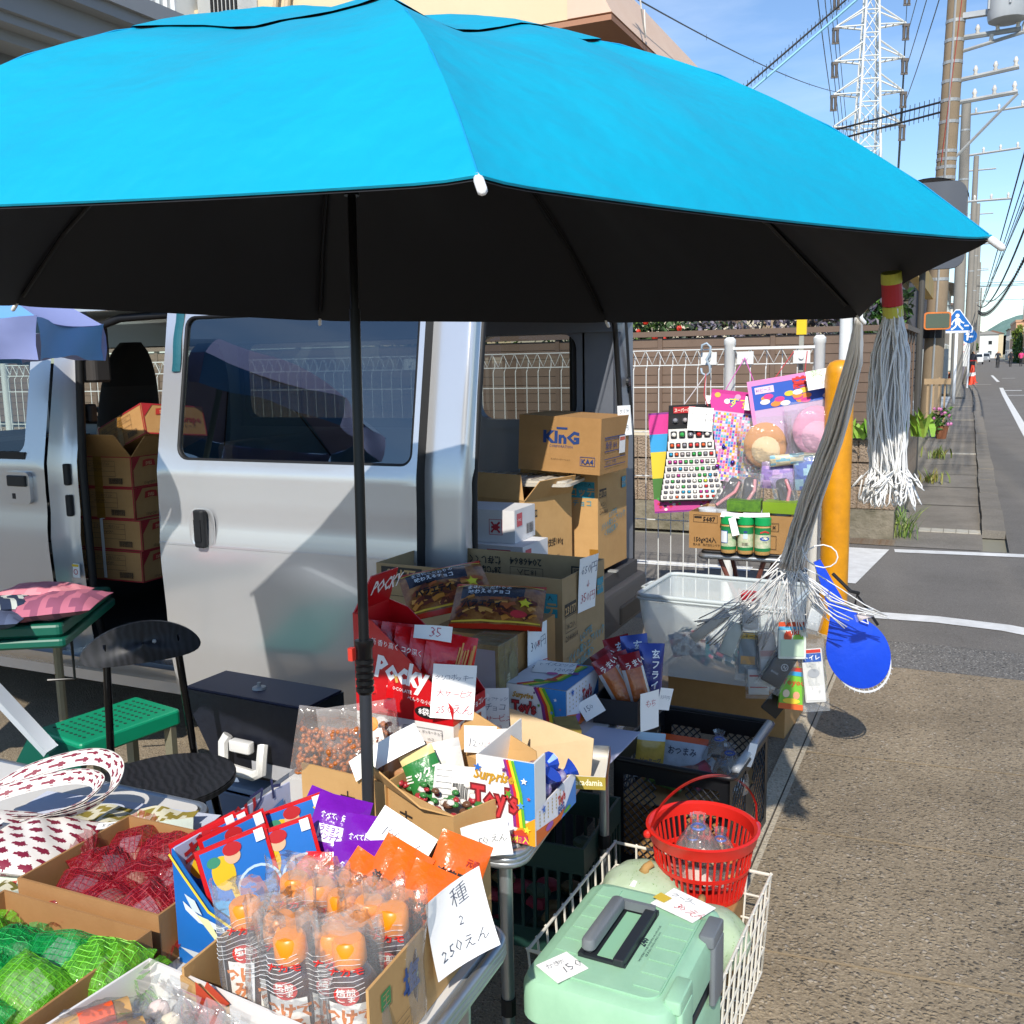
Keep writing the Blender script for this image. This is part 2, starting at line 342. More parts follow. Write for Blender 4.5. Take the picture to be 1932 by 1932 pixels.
# ================================================================== SETTING: ground, kerbs, markings
def ground_mat(name, base, dark, light, stone=90, stone_amt=.5, bump=.5, patch=.25, speck='b9ad98', specks=.12):
    """paving: mottled binder, exposed stones as Voronoi cells, worn patches"""
    m = bpy.data.materials.new(name); m.use_nodes = True; nt = m.node_tree; N = nt.nodes; L = nt.links; p = N['Principled BSDF']
    p.inputs['Roughness'].default_value = .9; p.inputs['Specular IOR Level'].default_value = .25
    tc = N.new('ShaderNodeTexCoord')
    v = N.new('ShaderNodeTexVoronoi'); v.inputs['Scale'].default_value = stone; v.inputs['Randomness'].default_value = 1
    wp = N.new('ShaderNodeTexNoise'); wp.inputs['Scale'].default_value = stone*.45; wm_ = N.new('ShaderNodeMix'); wm_.data_type = 'RGBA'; wm_.inputs[0].default_value = .022
    n1 = N.new('ShaderNodeTexNoise'); n1.inputs['Scale'].default_value = 1.1; n1.inputs['Detail'].default_value = 8; n1.inputs['Roughness'].default_value = .7
    n2 = N.new('ShaderNodeTexNoise'); n2.inputs['Scale'].default_value = stone*1.7; n2.inputs['Detail'].default_value = 3
    for q in (n1, n2, wp): L.new(tc.outputs['Object'], q.inputs['Vector'])
    L.new(tc.outputs['Object'], wm_.inputs[6]); L.new(wp.outputs['Color'], wm_.inputs[7]); L.new(wm_.outputs[2], v.inputs['Vector'])
    sp = N.new('ShaderNodeSeparateColor'); L.new(v.outputs['Color'], sp.inputs[0])
    def mix(f, a, b):
        x = N.new('ShaderNodeMix'); x.data_type = 'RGBA'
        for i, q in ((0, f), (6, a), (7, b)):
            if hasattr(q, 'is_output'): L.new(q, x.inputs[i])
            else: x.inputs[i].default_value = q
        return x.outputs[2]
    def rng(s, a, b, lo, hi):
        r = N.new('ShaderNodeMapRange'); r.inputs[1].default_value = a; r.inputs[2].default_value = b; r.inputs[3].default_value = lo; r.inputs[4].default_value = hi; L.new(s, r.inputs[0]); return r.outputs[0]
    c = mix(rng(n2.outputs[0], .3, .7, 0, 1), lin(base), lin(light))
    inside = rng(v.outputs['Distance'], .25, .5, 1, 0)
    sel = rng(sp.outputs[0], .70, .98, 0, 1)
    mu = N.new('ShaderNodeMath'); mu.operation = 'MULTIPLY'; L.new(inside, mu.inputs[0]); L.new(sel, mu.inputs[1])
    mu2 = N.new('ShaderNodeMath'); mu2.operation = 'MULTIPLY'; L.new(mu.outputs[0], mu2.inputs[0]); mu2.inputs[1].default_value = stone_amt
    c = mix(mu2.outputs[0], c, lin(dark))
    sel2 = rng(sp.outputs[1], 1-specks-.01, 1-specks+.01, 0, .75)
    mu3 = N.new('ShaderNodeMath'); mu3.operation = 'MULTIPLY'; L.new(inside, mu3.inputs[0]); L.new(sel2, mu3.inputs[1])
    c = mix(mu3.outputs[0], c, lin(speck))
    dk = N.new('ShaderNodeMix'); dk.data_type = 'RGBA'; dk.blend_type = 'MULTIPLY'; L.new(rng(n1.outputs[0], .4, .68, 0, patch), dk.inputs[0]); L.new(c, dk.inputs[6]); dk.inputs[7].default_value = (.35, .33, .3, 1)
    L.new(dk.outputs[2], p.inputs['Base Color'])
    b = N.new('ShaderNodeBump'); b.inputs['Strength'].default_value = bump; b.inputs['Distance'].default_value = .004
    ad = N.new('ShaderNodeMath'); ad.operation = 'ADD'; L.new(inside, ad.inputs[0]); L.new(n2.outputs[0], ad.inputs[1]); L.new(ad.outputs[0], b.inputs['Height']); L.new(b.outputs[0], p.inputs['Normal'])
    return m
M_lot = ground_mat('lot_asphalt', '7d7263', '3b3833', 'a5957c', 110, .6, .6, .5)
M_apron = ground_mat('aggregate_paving', '857762', '3d3c3a', 'a8987f', 74, .8, .8, .55, 'bcb09e', .14)
M_road = ground_mat('road_asphalt', '6a6660', '403e3b', '86817a', 130, .5, .4, .3, '9b958a', .08)
M_coarse = ground_mat('coarse_asphalt', '5f5c57', '23252a', '8f8b84', 90, .9, 1.0, .2, 'cfcac0', .2)
M_conc = ground_mat('kerb_concrete', 'b0a48d', '7a7060', 'c6baa4', 75, .5, .5, .45, 'd3c7b2', .12)
M_walk = ground_mat('worn_pavement', '807a70', '45433f', '9a9388', 120, .5, .5, .5, 'b5ada0', .1)
M_paint = mat('road_paint', 'e8e7e2', .7, noise=(9, .55, 'b9b6ae'), bump=(120, .3, .003))
M_gnd = mat('far_ground', '8a8676', .95, noise=(.02, .6, '75785f'))
def sheet(name, x0, x1, y0, y1, z, m, par=None):
    b = MB(); b.quad((x0, y0, z), (x1, y0, z), (x1, y1, z), (x0, y1, z)); return struct(name, b, m, par)
sheet('ground', -2500, 2500, -1500, 3500, -.03, M_gnd)
sheet('parking_lot', -30, -.585, -12, 5.75, 0, M_lot)
b = MB(); b.box(-.585, -.525, -12, 4.95, -.02, .006); b.box(-.519, -.503, -12, 4.95, -.02, .004); kerb = struct('gutter_kerb', b, M_conc)
b = MB(); b.box(-.526, -.518, -12, 4.95, -.02, .001); struct('groove', b, mat('groove_dirt', '4a4135', .95), kerb)
sheet('pavement', -.503, 1.3, -12, 4.95, .003, M_apron)
for i, yy in enumerate((2.35, 3.05, 3.72)):
    b = MB(); b.quad((-.5, yy, .0045), (1.3, yy+.16, .0045), (1.3, yy+.168, .0045), (-.5, yy+.008, .0045)); struct('pavement_joint', b, mat('joint_sand', '9c8869', .95), None)
sheet('asphalt_patch', -.62, 2, 4.95, 5.42, .0035, M_coarse)
sheet('side_lane', -40, 9, 5.42, 8.22, .002, M_road)
sheet('main_road', .34, 6.4, 8.22, 420, .002, M_road); sheet('road_near', 1.3, 9, -12, 5.42, .0, M_road)
# far pavement with its kerb, tile strips and gutter blocks
sheet('pavement_far', -.62, .16, 8.22, 160, .006, M_walk)
kb = []
b = MB(); b.box(.16, .335, 8.95, 9.55, -.02, .05); km = b.mesh('kerb_stone', M_walk)
kroot = thing('kerb', None, None, kind='structure')
for i in range(60):
    o = part('kerb_stone', km, None, kroot); o.location = (RND.uniform(-.006, .006), i*.61, RND.uniform(-.008, .006))
sheet('kerb_far', .16, .335, 45.5, 160, .03, M_walk)
M_tile = mat('pale_tile', 'c3c0b4', .7, noise=(20, .6, '9b8a68'))
tb = MB(); tb.box(0, .092, 0, .17, -.01, .004); tm = tb.mesh('tile', M_tile)
troot = thing('tile_strip', None, None, kind='structure')
for yy, n in ((8.98, 5), (16.2, 5)):
    for i in range(n):
        o = part('tile', tm, None, troot); o.location = (-.33+i*.098, yy, .009)
for yy in (24.5, 31):
    b = MB(); b.quad((-.4, yy, .01), (.15, yy, .01), (.15, yy+.3, .01), (-.4, yy+.3, .01)); struct('pavement_strip', b, M_conc)
for yy in (10.6, 12.1, 13.4, 14.6, 18.5, 20.4):
    b = MB(); b.quad((-.42, yy, .0085), (.16, yy, .0085), (.16, yy+.05, .0085), (-.42, yy+.05, .0085)); struct('pavement_crack', b, mat('crack_dirt', '5f5a50', .95))
def line(pts, w, name='road_line'):
    b = MB(); L = []
    for i, p in enumerate(pts):
        a = Vector(pts[max(i-1, 0)]); c_ = Vector(pts[min(i+1, len(pts)-1)]); t = (c_-a).normalized(); n = Vector((-t.y, t.x))*w/2
        L += [(p[0]+n.x, p[1]+n.y, .006), (p[0]-n.x, p[1]-n.y, .006)]
    b.add(L, [(2*i, 2*i+1, 2*i+3, 2*i+2) for i in range(len(pts)-1)]); return struct(name, b, M_paint)
line([(-.5, 5.94), (-.1, 5.96), (.25, 5.9), (.6, 5.72), (.95, 5.4), (1.2, 4.9)], .15)
line([(-.46, 8.02), (.1, 8.08), (.9, 8.15), (3, 8.2)], .13)
b = MB(); b.quad((-.95, 6.75, .006), (-.62, 6.75, .006), (-.5, 8.05, .006), (-.95, 8.05, .006)); struct('stop_block', b, M_paint)
line([(-3.4, 6.95), (-1.35, 6.98)], .14); line([(-8, 6.9), (-4.2, 6.94)], .14)
line([(.93, 8.4), (.97, 12), (1.04, 22), (1.2, 40), (1.3, 48)], .15)
line([(1.42, 58), (1.42, 75)], .15); line([(-.2, 54), (1.0, 53.4)], .2); line([(1.3, 44.5), (1.95, 44.5)], .5); line([(2.35, 46), (3.6, 46)], .6); line([(1.3, 39.4), (3.6, 39.6)], .25)
for i in range(4): line([(1.8+i*1.4, 66), (2.5+i*1.4, 66)], .35)
# drain grating at the wall foot
g = thing('drain_grating', 'rusty steel drain grating set in the lane edge below the block wall', 'grating', (-.64, 8.33, .004))
b = MB(); b.box(-.28, .16, -.1, .1, -.02, .0); part('pit', b, mat('pit_dark', '2c2720', .95), g)
bm_ = MB(); bm_.box(-.28, .16, -.004, .004, .0, .014); bmsh = bm_.mesh('bar', mat('rust_steel', '8c8172', .6, .5, noise=(30, .7, '7a5a3c')))
for i in range(6): o = part('bar', bmsh, None, g); o.location = (0, -.09+i*.036, 0)
bm_ = MB(); bm_.box(-.004, .004, -.1, .1, .001, .012); bmsh = bm_.mesh('bar', mat('rust_steel', '8c8172'))
for i in range(13): o = part('bar', bmsh, None, g); o.location = (-.27+i*.034, 0, 0)
# ================================================================== block wall with brown slat fence
wall = thing('block_wall', 'tan ribbed concrete block wall on a mossy footing beside the side lane', 'wall', (-.5, 8.5, 0))
M_foot = mat('mossy_footing', '8b8270', .95, noise=(5, .85, '5a5540'), bump=(25, .8, .02))
b = MB(); b.box(-14, .0, -.06, .16, 0, .25); part('footing', b, M_foot, wall)
b = MB(); b.box(-.9, -.12, -.0625, -.0605, .03, .2); 
M_blk = mat('split_face_block', 'a4907a', .9, noise=(12, .6, '8c765f'), bump=(70, 1.0, .03))
def block():
    q = MB(); n = 4; w = .39/n
    q.box(.0, .39, .0, .12, 0, .185)
    for i in range(n): q.box(i*w+.006, (i+1)*w-.006, -.02, -.0005, .004, .181, taper=.0)
    return q.mesh('block', M_blk)
bk = block()
for r_ in range(3):
    for i in range(30):
        o = part('block', bk, None, wall); o.location = (-.39-(i*.395)-(.0 if r_ % 2 == 0 else 0), RND.uniform(-.004, .004), .252+r_*.192)
hb = MB(); hb.box(0, .12, 0, .39, 0, .185); hbm = hb.mesh('block', M_blk)
for r_ in range(3):
    for i in range(8):
        o = part('block', hbm, None, wall); o.location = (-.11, .13+i*.395, .252+r_*.192)
b = MB(); b.box(-.13, .0, .16, 3.4, 0, .25); part('footing', b, M_foot, wall)
fence = thing('slat_fence', 'brown slatted privacy fence standing on the tan block wall', 'fence', (-.5, 8.5, .88))
M_brn = mat('brown_slat', '75604f', .55, noise=(3, .5, '5c4a3d'), bump=(60, .12, .004))
M_brn2 = mat('brown_post', '6b5748', .55)
sb = MB(); sb.box(0, .93, 0, .018, 0, .062); sb.box(0, .93, .003, .012, .062, .0745); slm = sb.mesh('slat', M_brn)
M_gap = mat('slat_gap', '2a211b', .9)
b = MB(); b.box(-13, -.06, .019, .024, 0, .8); part('backing', b, M_gap, fence)
pb = MB(); pb.box(-.02, .02, -.012, .03, -.08, .86); pmh = pb.mesh('post', M_brn2)
for k in range(13):
    for j in range(10): o = part('slat', slm, None, fence); o.location = (-.985-k*.97, 0, .012+j*.079)
    o = part('post', pmh, None, fence); o.location = (-.03-k*.97, 0, 0)
b = MB(); b.box(-13, .0, -.03, .05, .815, .86); part('top_rail', b, M_brn2, fence)
# return along the pavement: slotted panels
sb = MB(); sb.box(0, .018, 0, .44, 0, .066); slm2 = sb.mesh('slat', M_brn)
for k in range(4):
    for j in range(10): o = part('slat', slm2, None, fence); o.location = (.0, .06+k*.49, .012+j*.079)
    b = MB(); b.box(-.012, .03, .01+k*.49, .05+k*.49, -.02, .86); part('post', b, M_brn2, fence)
b = MB(); b.box(-.02, .045, .0, 2.05, .82, .862); part('top_rail', b, M_brn2, fence)
b = MB(); b.box(-.006, .0, .05, 2.0, .0, .81); part('backing', b, mat('slat_gap_dark', '1d1712', .9), fence)
# ================================================================== white welded mesh fence
mf = thing('mesh_fence', 'white welded wire mesh fence with round posts behind the van', 'fence', (-.74, 5.6, 0))
M_wht = mat('white_coat', 'dfe0dc', .45, noise=(8, .3, 'c3c1b8'))
for k, x in enumerate((0, -.485, -2.45, -4.4, -6.35, -8.3, -10.2)):
    b = MB(); b.lathe([(.03, 0), (.03, 1.57), (.034, 1.575), (.034, 1.6), (.02, 1.615)], 12); o = part('post', b, M_wht, mf, smooth=True, auto=40); o.location = (x, 0, 0)
def mesh_panel(x0, x1):
    q = MB(); n = max(2, int(abs(x1-x0)/.075)); zs = [.06, .3, .56, .82, 1.08, 1.34, 1.465, 1.55]
    for z in zs: q.tube([(x0, -.012 if z > 1.5 else 0, z), (x1, -.012 if z > 1.5 else 0, z)], .0036, 5)
    for i in range(n+1):
        x = x0+(x1-x0)*i/n
        q.tube([(x, 0, .03), (x, 0, 1.44), (x, .025, 1.47), (x, .03, 1.52), (x, -.01, 1.55)], .003, 4)
        if i < n: x2 = x0+(x1-x0)*(i+.5)/n; q.tube([(x, -.01, 1.55), (x2, -.004, 1.47), (x+(x1-x0)/n, -.01, 1.55)], .0028, 4)
    return q
for a, c_ in ((-.03, -.455), (-.515, -2.42), (-2.48, -4.37), (-4.43, -6.32), (-6.38, -8.27), (-8.33, -10.17)):
    part('mesh_panel', mesh_panel(a, c_), M_wht, mf)
for x in (-.09, -.395, -.6, -2.3, -2.55):
    b = MB(); b.box(x-.045, x+.045, -.02, -.012, 1.465, 1.535); b.tube([(x, -.03, 1.5), (x, -.01, 1.5)], .014, 8); part('bracket', b, M_wht, mf)
b = MB(); b.box(-.5, 0, -.02, -.005, 1.545, 1.56); part('rail', b, M_wht, mf)
# bollard, white post with yellow cap bracket
bo = thing('bollard', 'yellow steel bollard with rounded top at the lane corner', 'bollard', (-.61, 5.42, 0))
M_yel = mat('bollard_yellow', 'e39a08', .42, noise=(9, .7, 'b87806'), coat=.2)
b = MB(); b.lathe([(.073, 0), (.073, 1.41), (.069, 1.44), (.055, 1.465), (.03, 1.478), (.004, 1.482)], 24); part('tube', b, M_yel, bo, smooth=True, auto=50)
b = MB(); b.lathe([(.078, 0), (.078, .02), (.074, .022)], 20); part('base_ring', b, M_conc, bo)
wp = thing('marker_post', 'slim white steel post behind the yellow bollard', 'post', (-.672, 6.2, 0))
b = MB(); b.lathe([(.036, 0), (.036, 2.3), (.03, 2.32)], 14); part('tube', b, M_wht, wp, smooth=True, auto=40)
b = MB(); b.lathe([(.05, 0), (.05, .02)], 12); part('foot_plate', b, M_wht, wp)
ys = thing('boundary_stake', 'thin grey stake with a yellow head clipped to the mesh fence', 'stake', (-.84, 5.63, 1.42))
b = MB(); b.box(-.012, .012, -.006, .006, 0, .24); part('stake', b, mat('stake_grey', '9a9a90', .6), ys)
b = MB(); b.box(-.026, .026, -.014, .014, .2, .34); part('head', b, mat('stake_yellow', 'e8bf1e', .5), ys)
# ================================================================== planting behind the fence
def leafy(name, label, cat, loc, rx, ry, rz, n, cols, size=.05, trunk=None, group=None, flowers=None, seed=1, shell=.55):
    t = thing(name, label, cat, loc, 0, group); r = random.Random(seed); q = MB(); cl = [Vector((r.uniform(-1, 1), r.uniform(-1, 1), r.uniform(-1, 1))) for _ in range(9)]
    for i in range(n):
        c0 = r.choice(cl)*.62; d = Vector((r.gauss(0, 1), r.gauss(0, 1), r.gauss(0, 1))); d.normalize(); d *= (r.random()**.45)*shell
        p = Vector(((c0.x+d.x)*rx, (c0.y+d.y)*ry, (c0.z+d.z)*rz)); s = size*r.uniform(.6, 1.3)
        e = Euler((r.uniform(-1.1, 1.1), r.uniform(-1.1, 1.1), r.uniform(0, 6.3))).to_matrix()
        vs = [p+e @ Vector(w) for w in ((-s, 0, 0), (-s*.2, -s*.42, s*.12), (s, 0, 0), (-s*.2, s*.42, s*.12))]
        q.add(vs, ((0, 1, 2, 3),), r.randrange(len(cols)))
    part('crown', q, [mat('leaf_'+c_, c_, .5, noise=(9, .6, tuple(x*.45 for x in lin(c_)[:3])+(1,))) for c_ in cols], t)
    if trunk:
        for k, pts in enumerate(trunk):
            w = MB(); w.tube(pts[0], pts[1], 8); part('trunk', w, mat('bark_%s' % pts[2], pts[2], .9, noise=(8, .6, '4d4238'), bump=(30, .6, .02)), t, smooth=True)
    if flowers:
        w = MB()
        for i in range(flowers[0]):
            p = Vector((r.uniform(-.9, .9)*rx, -r.uniform(.2, 1)*ry, r.uniform(-.5, .9)*rz)); w.ball(p, flowers[2]*r.uniform(.7, 1.2), 6, 4)
        part('flowers', w, mat('petal_'+flowers[1], flowers[1], .5), t, kind='stuff')
    return t
G1 = ['3f5a26', '2c4420', '5a7434', '24361b']; G2 = ['27421d', '35562a', '1c3016']
leafy('hedge_shrub', 'dark green shrub with red flowers above the slat fence', 'shrub', (-3.0, 9.2, 1.72), .9, .35, .34, 2200, G1, .045, flowers=(26, 'c4331f', .028), seed=2)
leafy('hedge_shrub', 'plain dark green shrub half hidden by the van roof', 'shrub', (-4.9, 9.3, 1.75), 1.0, .4, .38, 1500, G1, .05, flowers=None, seed=3)
leafy('crape_tree', 'pruned tree with mottled pale trunk and purplish grey leaves', 'tree', (-1.75, 9.5, 1.75), 1.0, .5, .45, 1900, ['6d6470', '4f4b52', '857d86', '3f4a3c'], .04,
      trunk=[([(.05, 0, -1.7), (.1, 0, -.6), (.05, -.05, .0), (.15, 0, .5)], [.1, .085, .09, .06], 'b6a184'), ([(.1, 0, -.2), (.45, .05, .1), (.8, .1, .12)], [.06, .05, .03], '6b5a4c'), ([(.08, 0, -.2), (-.3, .05, .1), (-.7, .1, .05)], [.05, .05, .03], '6b5a4c')], seed=4)
leafy('garden_tree', 'dense dark conifer rising behind the corner of the slat fence', 'tree', (-.98, 10.6, 1.75), .42, .45, .55, 2600, G2+['5d8a2e'], .05, trunk=[([(0, 0, -1.7), (0, 0, .3)], [.07, .05], '5a4a3c')], seed=5)
def tuft(name, label, loc, n, h, cols, spread=.12, seed=1, cat='weed', broad=.012, group=None):
    t = thing(name, label, cat, loc, 0, group); r = random.Random(seed); q = MB()
    for i in range(n):
        a = r.uniform(0, 6.3); L_ = h*r.uniform(.45, 1.1); o = Vector((r.gauss(0, spread*.35), r.gauss(0, spread*.35), 0)); d = Vector((math.cos(a), math.sin(a), 0)); w = broad*r.uniform(.6, 1.2); sd = Vector((-d.y, d.x, 0))*w
        ln = r.uniform(.2, .75); pts = [o+d*(L_*ln*t_*t_)+Vector((0, 0, L_*(t_-.35*ln*t_*t_))) for t_ in (0, .35, .7, 1)]
        q.add([pts[0]-sd*.5, pts[0]+sd*.5, pts[1]-sd, pts[1]+sd, pts[2]-sd*.8, pts[2]+sd*.8, pts[3]], ((0, 1, 3, 2), (2, 3, 5, 4), (4, 5, 6)), r.randrange(len(cols)))
    part('blades', q, [mat('leaf_'+c_, c_, .5) for c_ in cols], t); return t
tuft('grass_tuft', 'tall grass weed growing at the end of the block wall', (-.42, 8.66, .0), 60, .36, ['6b8a3a', '88a34a', '9aa860', '53702c'], .16, 3, broad=.006)
tuft('broadleaf_plant', 'bright green broad leaved plant hanging over the wall top nearest the lane', (-.78, 8.42, .84), 22, .17, ['6f9c2c', '4f7a22', '86ad3c'], .16, 5, 'plant', .034)
tuft('broadleaf_plant', 'bright green broad leaved plant at the wall corner under the fence return', (-.38, 9.2, .8), 26, .26, ['6f9c2c', '86ad3c', '9ab648'], .16, 6, 'plant', .036)
tuft('broadleaf_plant', 'small broad leaved plant under the slat fence beside the bollard', (-1.05, 8.44, .84), 16, .14, ['5c8a2a', '3f6420'], .12, 8, 'plant', .045)
tuft('edge_weed', 'low brownish weed in the pavement joint nearest the wall corner', (-.36, 12.5, .01), 40, .2, ['8f8a42', '6b7a34', 'a08a50'], .25, 9)
tuft('edge_weed', 'low green weed in the pavement joint farther along the street', (-.36, 15.5, .01), 40, .22, ['7f8a42', '6b7a34', 'a08a50'], .25, 10)
fl = leafy('flower_plant', 'small pink flowering plant in a pot beside the pavement', 'plant', (-.4, 19.2, .35), .18, .18, .28, 160, ['4d7a30', '6a963e'], .06, flowers=(10, 'd87fb4', .035), seed=12)
b = MB(); b.lathe([(.08, -.35), (.12, -.12)], 10); part('pot', b, mat('terracotta', '8f5a3c', .8), fl)
# ================================================================== buildings, poles, street far away
M_cream = mat('cream_render', 'd9c7a4', .85, noise=(1.2, .3, 'c9b591'))
M_peach = mat('pinkish_fascia', 'dcc0aa', .85, noise=(1.2, .3, 'c4a088'))
M_soff = mat('soffit_grey', '8f8b84', .9); M_glass = mat('window_glass', '20282c', .06, spec=.8); M_brnf = mat('brown_frame', '7d5a47', .6)
bd = thing('cream_building', 'cream building with thick overhanging flat roof beyond the fence', 'building', (-4.47, 13.03, 0))
b = MB(); b.box(-12, -.6, 0, 14, 6.0, 7.1); part('roof', b, [M_cream], bd)
b = MB(); b.add([(.02, -.02, 6.0), (.02, 14.0, 6.0), (-.6, 14.0, 7.12), (-.6, -.02, 7.12), (-.6, -.02, 6.0), (-.6, 14, 6.0)], ((0, 1, 2, 3), (0, 3, 4), (1, 5, 2), (0, 4, 5, 1))); part('fascia', b, M_peach, bd)
b = MB(); b.box(-11.9, -.1, .1, 13.9, 5.94, 5.998); part('soffit', b, M_soff, bd)
b = MB(); b.box(-12, .02, -.03, 14.03, 5.9, 5.97); part('eave_trim', b, mat('trim_brown', 'a8785c', .7), bd)
b = MB(); b.box(-11.5, -1.9, 1.3, 13, 0, 5.94); part('wall', b, M_cream, bd)
b = MB(); b.box(-1.9, -.75, 3.2, 13, 0, 5.94); part('wall', b, mat('brown_cladding', '8d7263', .8), bd)
for k in range(7):
    b = MB(); b.box(-.749, -.73, 3.3, 12.8, 4.2+k*.24, 4.4+k*.24); part('louvre', b, mat('louvre_brown', '9a7d6c', .7), bd)
for y in (3.2, 6.4, 9.6): 
    b = MB(); b.box(-.76, -.66, y, y+.09, 3.6, 5.94); part('column', b, M_brnf, bd)
b = MB(); b.tube([(-1.75, 1.22, 0), (-1.75, 1.22, 5.94)], .06, 8); part('drain_pipe', b, M_cream, bd)
b = MB(); b.tube([(-1.2, 1.0, 4.4), (-1.2, 1.0, 5.94)], .02, 6); b.tube([(-.75, 1.6, 4.4), (-.75, 1.6, 5.94)], .02, 6); b.tube([(-1.2, 1.0, 5.0), (-.75, 1.6, 5.0)], .02, 6)
for i in range(5): b.tube([(-1.2+.09*i, 1.0+.12*i, 5.0), (-1.2+.09*i, 1.0+.12*i, 5.12)], .012, 5)
part('drying_rack', b, M_wht, bd)
b = MB(); b.tube([(-5.2, -.08, 6.2), (-5.0, -.08, 7.3)], .05, 8); b.tube([(-5.45, -.08, 6.2), (-5.2, -.08, 7.3)], .04, 8); b.box(-5.5, -5.0, -.1, -.02, 6.45, 6.52); part('service_pipes', b, mat('pipe_beige', 'cbb694', .6), bd)
b = MB(); b.tube([(.05, .9, 7.0), (.12, .95, 6.3), (.1, 1.2, 6.0), (.06, 1.3, 6.4)], .012, 5); b.box(.01, .1, .85, .95, 6.95, 7.05); part('cable_clamp', b, mat('cable_grey', 'c9c5bd', .5), bd)
# house at the upper left: moulded eave and balcony
hs = thing('white_house', 'white house with grey moulded eave and slatted balcony at the upper left', 'house', (-8.3, 9.6, 0))
M_hw = mat('house_white', 'b9b9b4', .8); M_hg = mat('house_grey', '8b8f94', .7)
b = MB(); b.box(-8, -.9, 0, 9, 0, 4.75); b.box(-8, -3.1, 2.4, 9, 4.75, 8.5); part('wall', b, mat('house_wall', 'dcdcd6', .85), hs)
b = MB()
for i, (o, z0, z1) in enumerate(((.35, 4.75, 4.86), (.55, 4.86, 4.95), (.62, 4.95, 5.2), (.8, 5.2, 5.32), (.86, 5.32, 5.5))): b.box(-8, -.9+o, -3.4, 9, z0, z1)
part('eave_moulding', b, M_hg, hs)
b = MB(); b.box(-8, -.9, -3.4, 0, 4.55, 4.75); part('soffit', b, mat('house_soffit', '6d7278', .8), hs)
b = MB(); b.box(-3.2, -3.0, -3.3, -3.1, 4.0, 4.2); b.box(-3.2, -2.0, -3.3, -3.2, 4.0, 4.07); part('lamp_bracket', b, mat('black_metal', '17181a', .5), hs)
for i in range(9):
    b = MB(); b.box(-2.75+i*.13, -2.68+i*.13, 1.38, 1.42, 5.6, 7.4); part('balcony_slat', b, M_wht, hs)
b = MB(); b.box(-3.1, -1.2, 1.5, 2.4, 5.2, 5.6); part('balcony_floor', b, M_hg, hs)
b = MB(); b.box(-2.8, -1.5, 1.35, 1.45, 7.3, 7.45); part('balcony_rail', b, mat('black_metal', '17181a'), hs)
for i in range(7):
    b = MB(); b.box(-1.56+i*.07, -1.53+i*.07, 2.0, 2.03, 5.6, 7.3); part('baluster', b, mat('black_metal', '17181a'), hs)
b = MB(); b.box(-3.0, -1.85, 3.4, 9, 4.75, 9.0); part('wing', b, M_hw, hs)
b = MB(); b.prism([(-3.4, 9.0), (-1.5, 9.0), (-2.4, 9.8)], -9.2, -4.0, Matrix.Rotation(PI/2, 4, 'X')); part('wing_roof', b, mat('slate', '4a4c50', .7), hs)
# low outbuilding wall seen above the fence through the van
b = MB(); b.box(-16, -6.3, 9.35, 9.5, 0, 2.6)
solo('white_garden_wall', b, mat('garden_wall_white', 'd8ddd2', .85, noise=(1, .3, 'c4cabc')), 'long plain white wall behind the slat fence, seen through the van', 'wall')
# tiled house past the corner
h2 = thing('tiled_house', 'house with dark tiled roof and yellow boarded eave past the conifer', 'house', (-.75, 12.5, 0))
b = MB(); b.box(-5, -.25, 0, 6, 0, 3.3); part('wall', b, mat('ivory_render', 'cfc4ad', .85), h2)
b = MB(); b.add([(-5.5, -.8, 2.75), (.12, -.8, 2.75), (.12, 6.6, 2.75), (-5.5, 6.6, 2.75), (-2.7, -.8, 4.6), (-2.7, 6.6, 4.6)], ((0, 1, 4), (1, 2, 5, 4), (2, 3, 5), (3, 0, 4, 5), (0, 3, 2, 1))); part('roof', b, mat('roof_tile', '55575a', .6, bump=(6, .5, .05)), h2)
b = MB(); b.box(.0, .125, -.85, 6.6, 2.45, 2.75); part('eave_board', b, mat('eave_yellow', 'c7a04c', .7, noise=(2, .5, '8f8a78')), h2)
b = MB()
for i in range(7):
    for j in range(4): b.box(-.62+i*.055, -.59+i*.055, -.06, -.02, 1.85+j*.1, 1.91+j*.1)
part('lattice_wall', b, mat('tan_lattice', 'b59b78', .8), h2)
b = MB(); b.box(-.7, .05, -.9, .3, 2.18, 2.24); b.tube([(.03, -.8, 2.1), (.12, .6, 1.7)], .03, 6); part('porch_roof', b, mat('porch_dark', '6a6660', .6), h2)
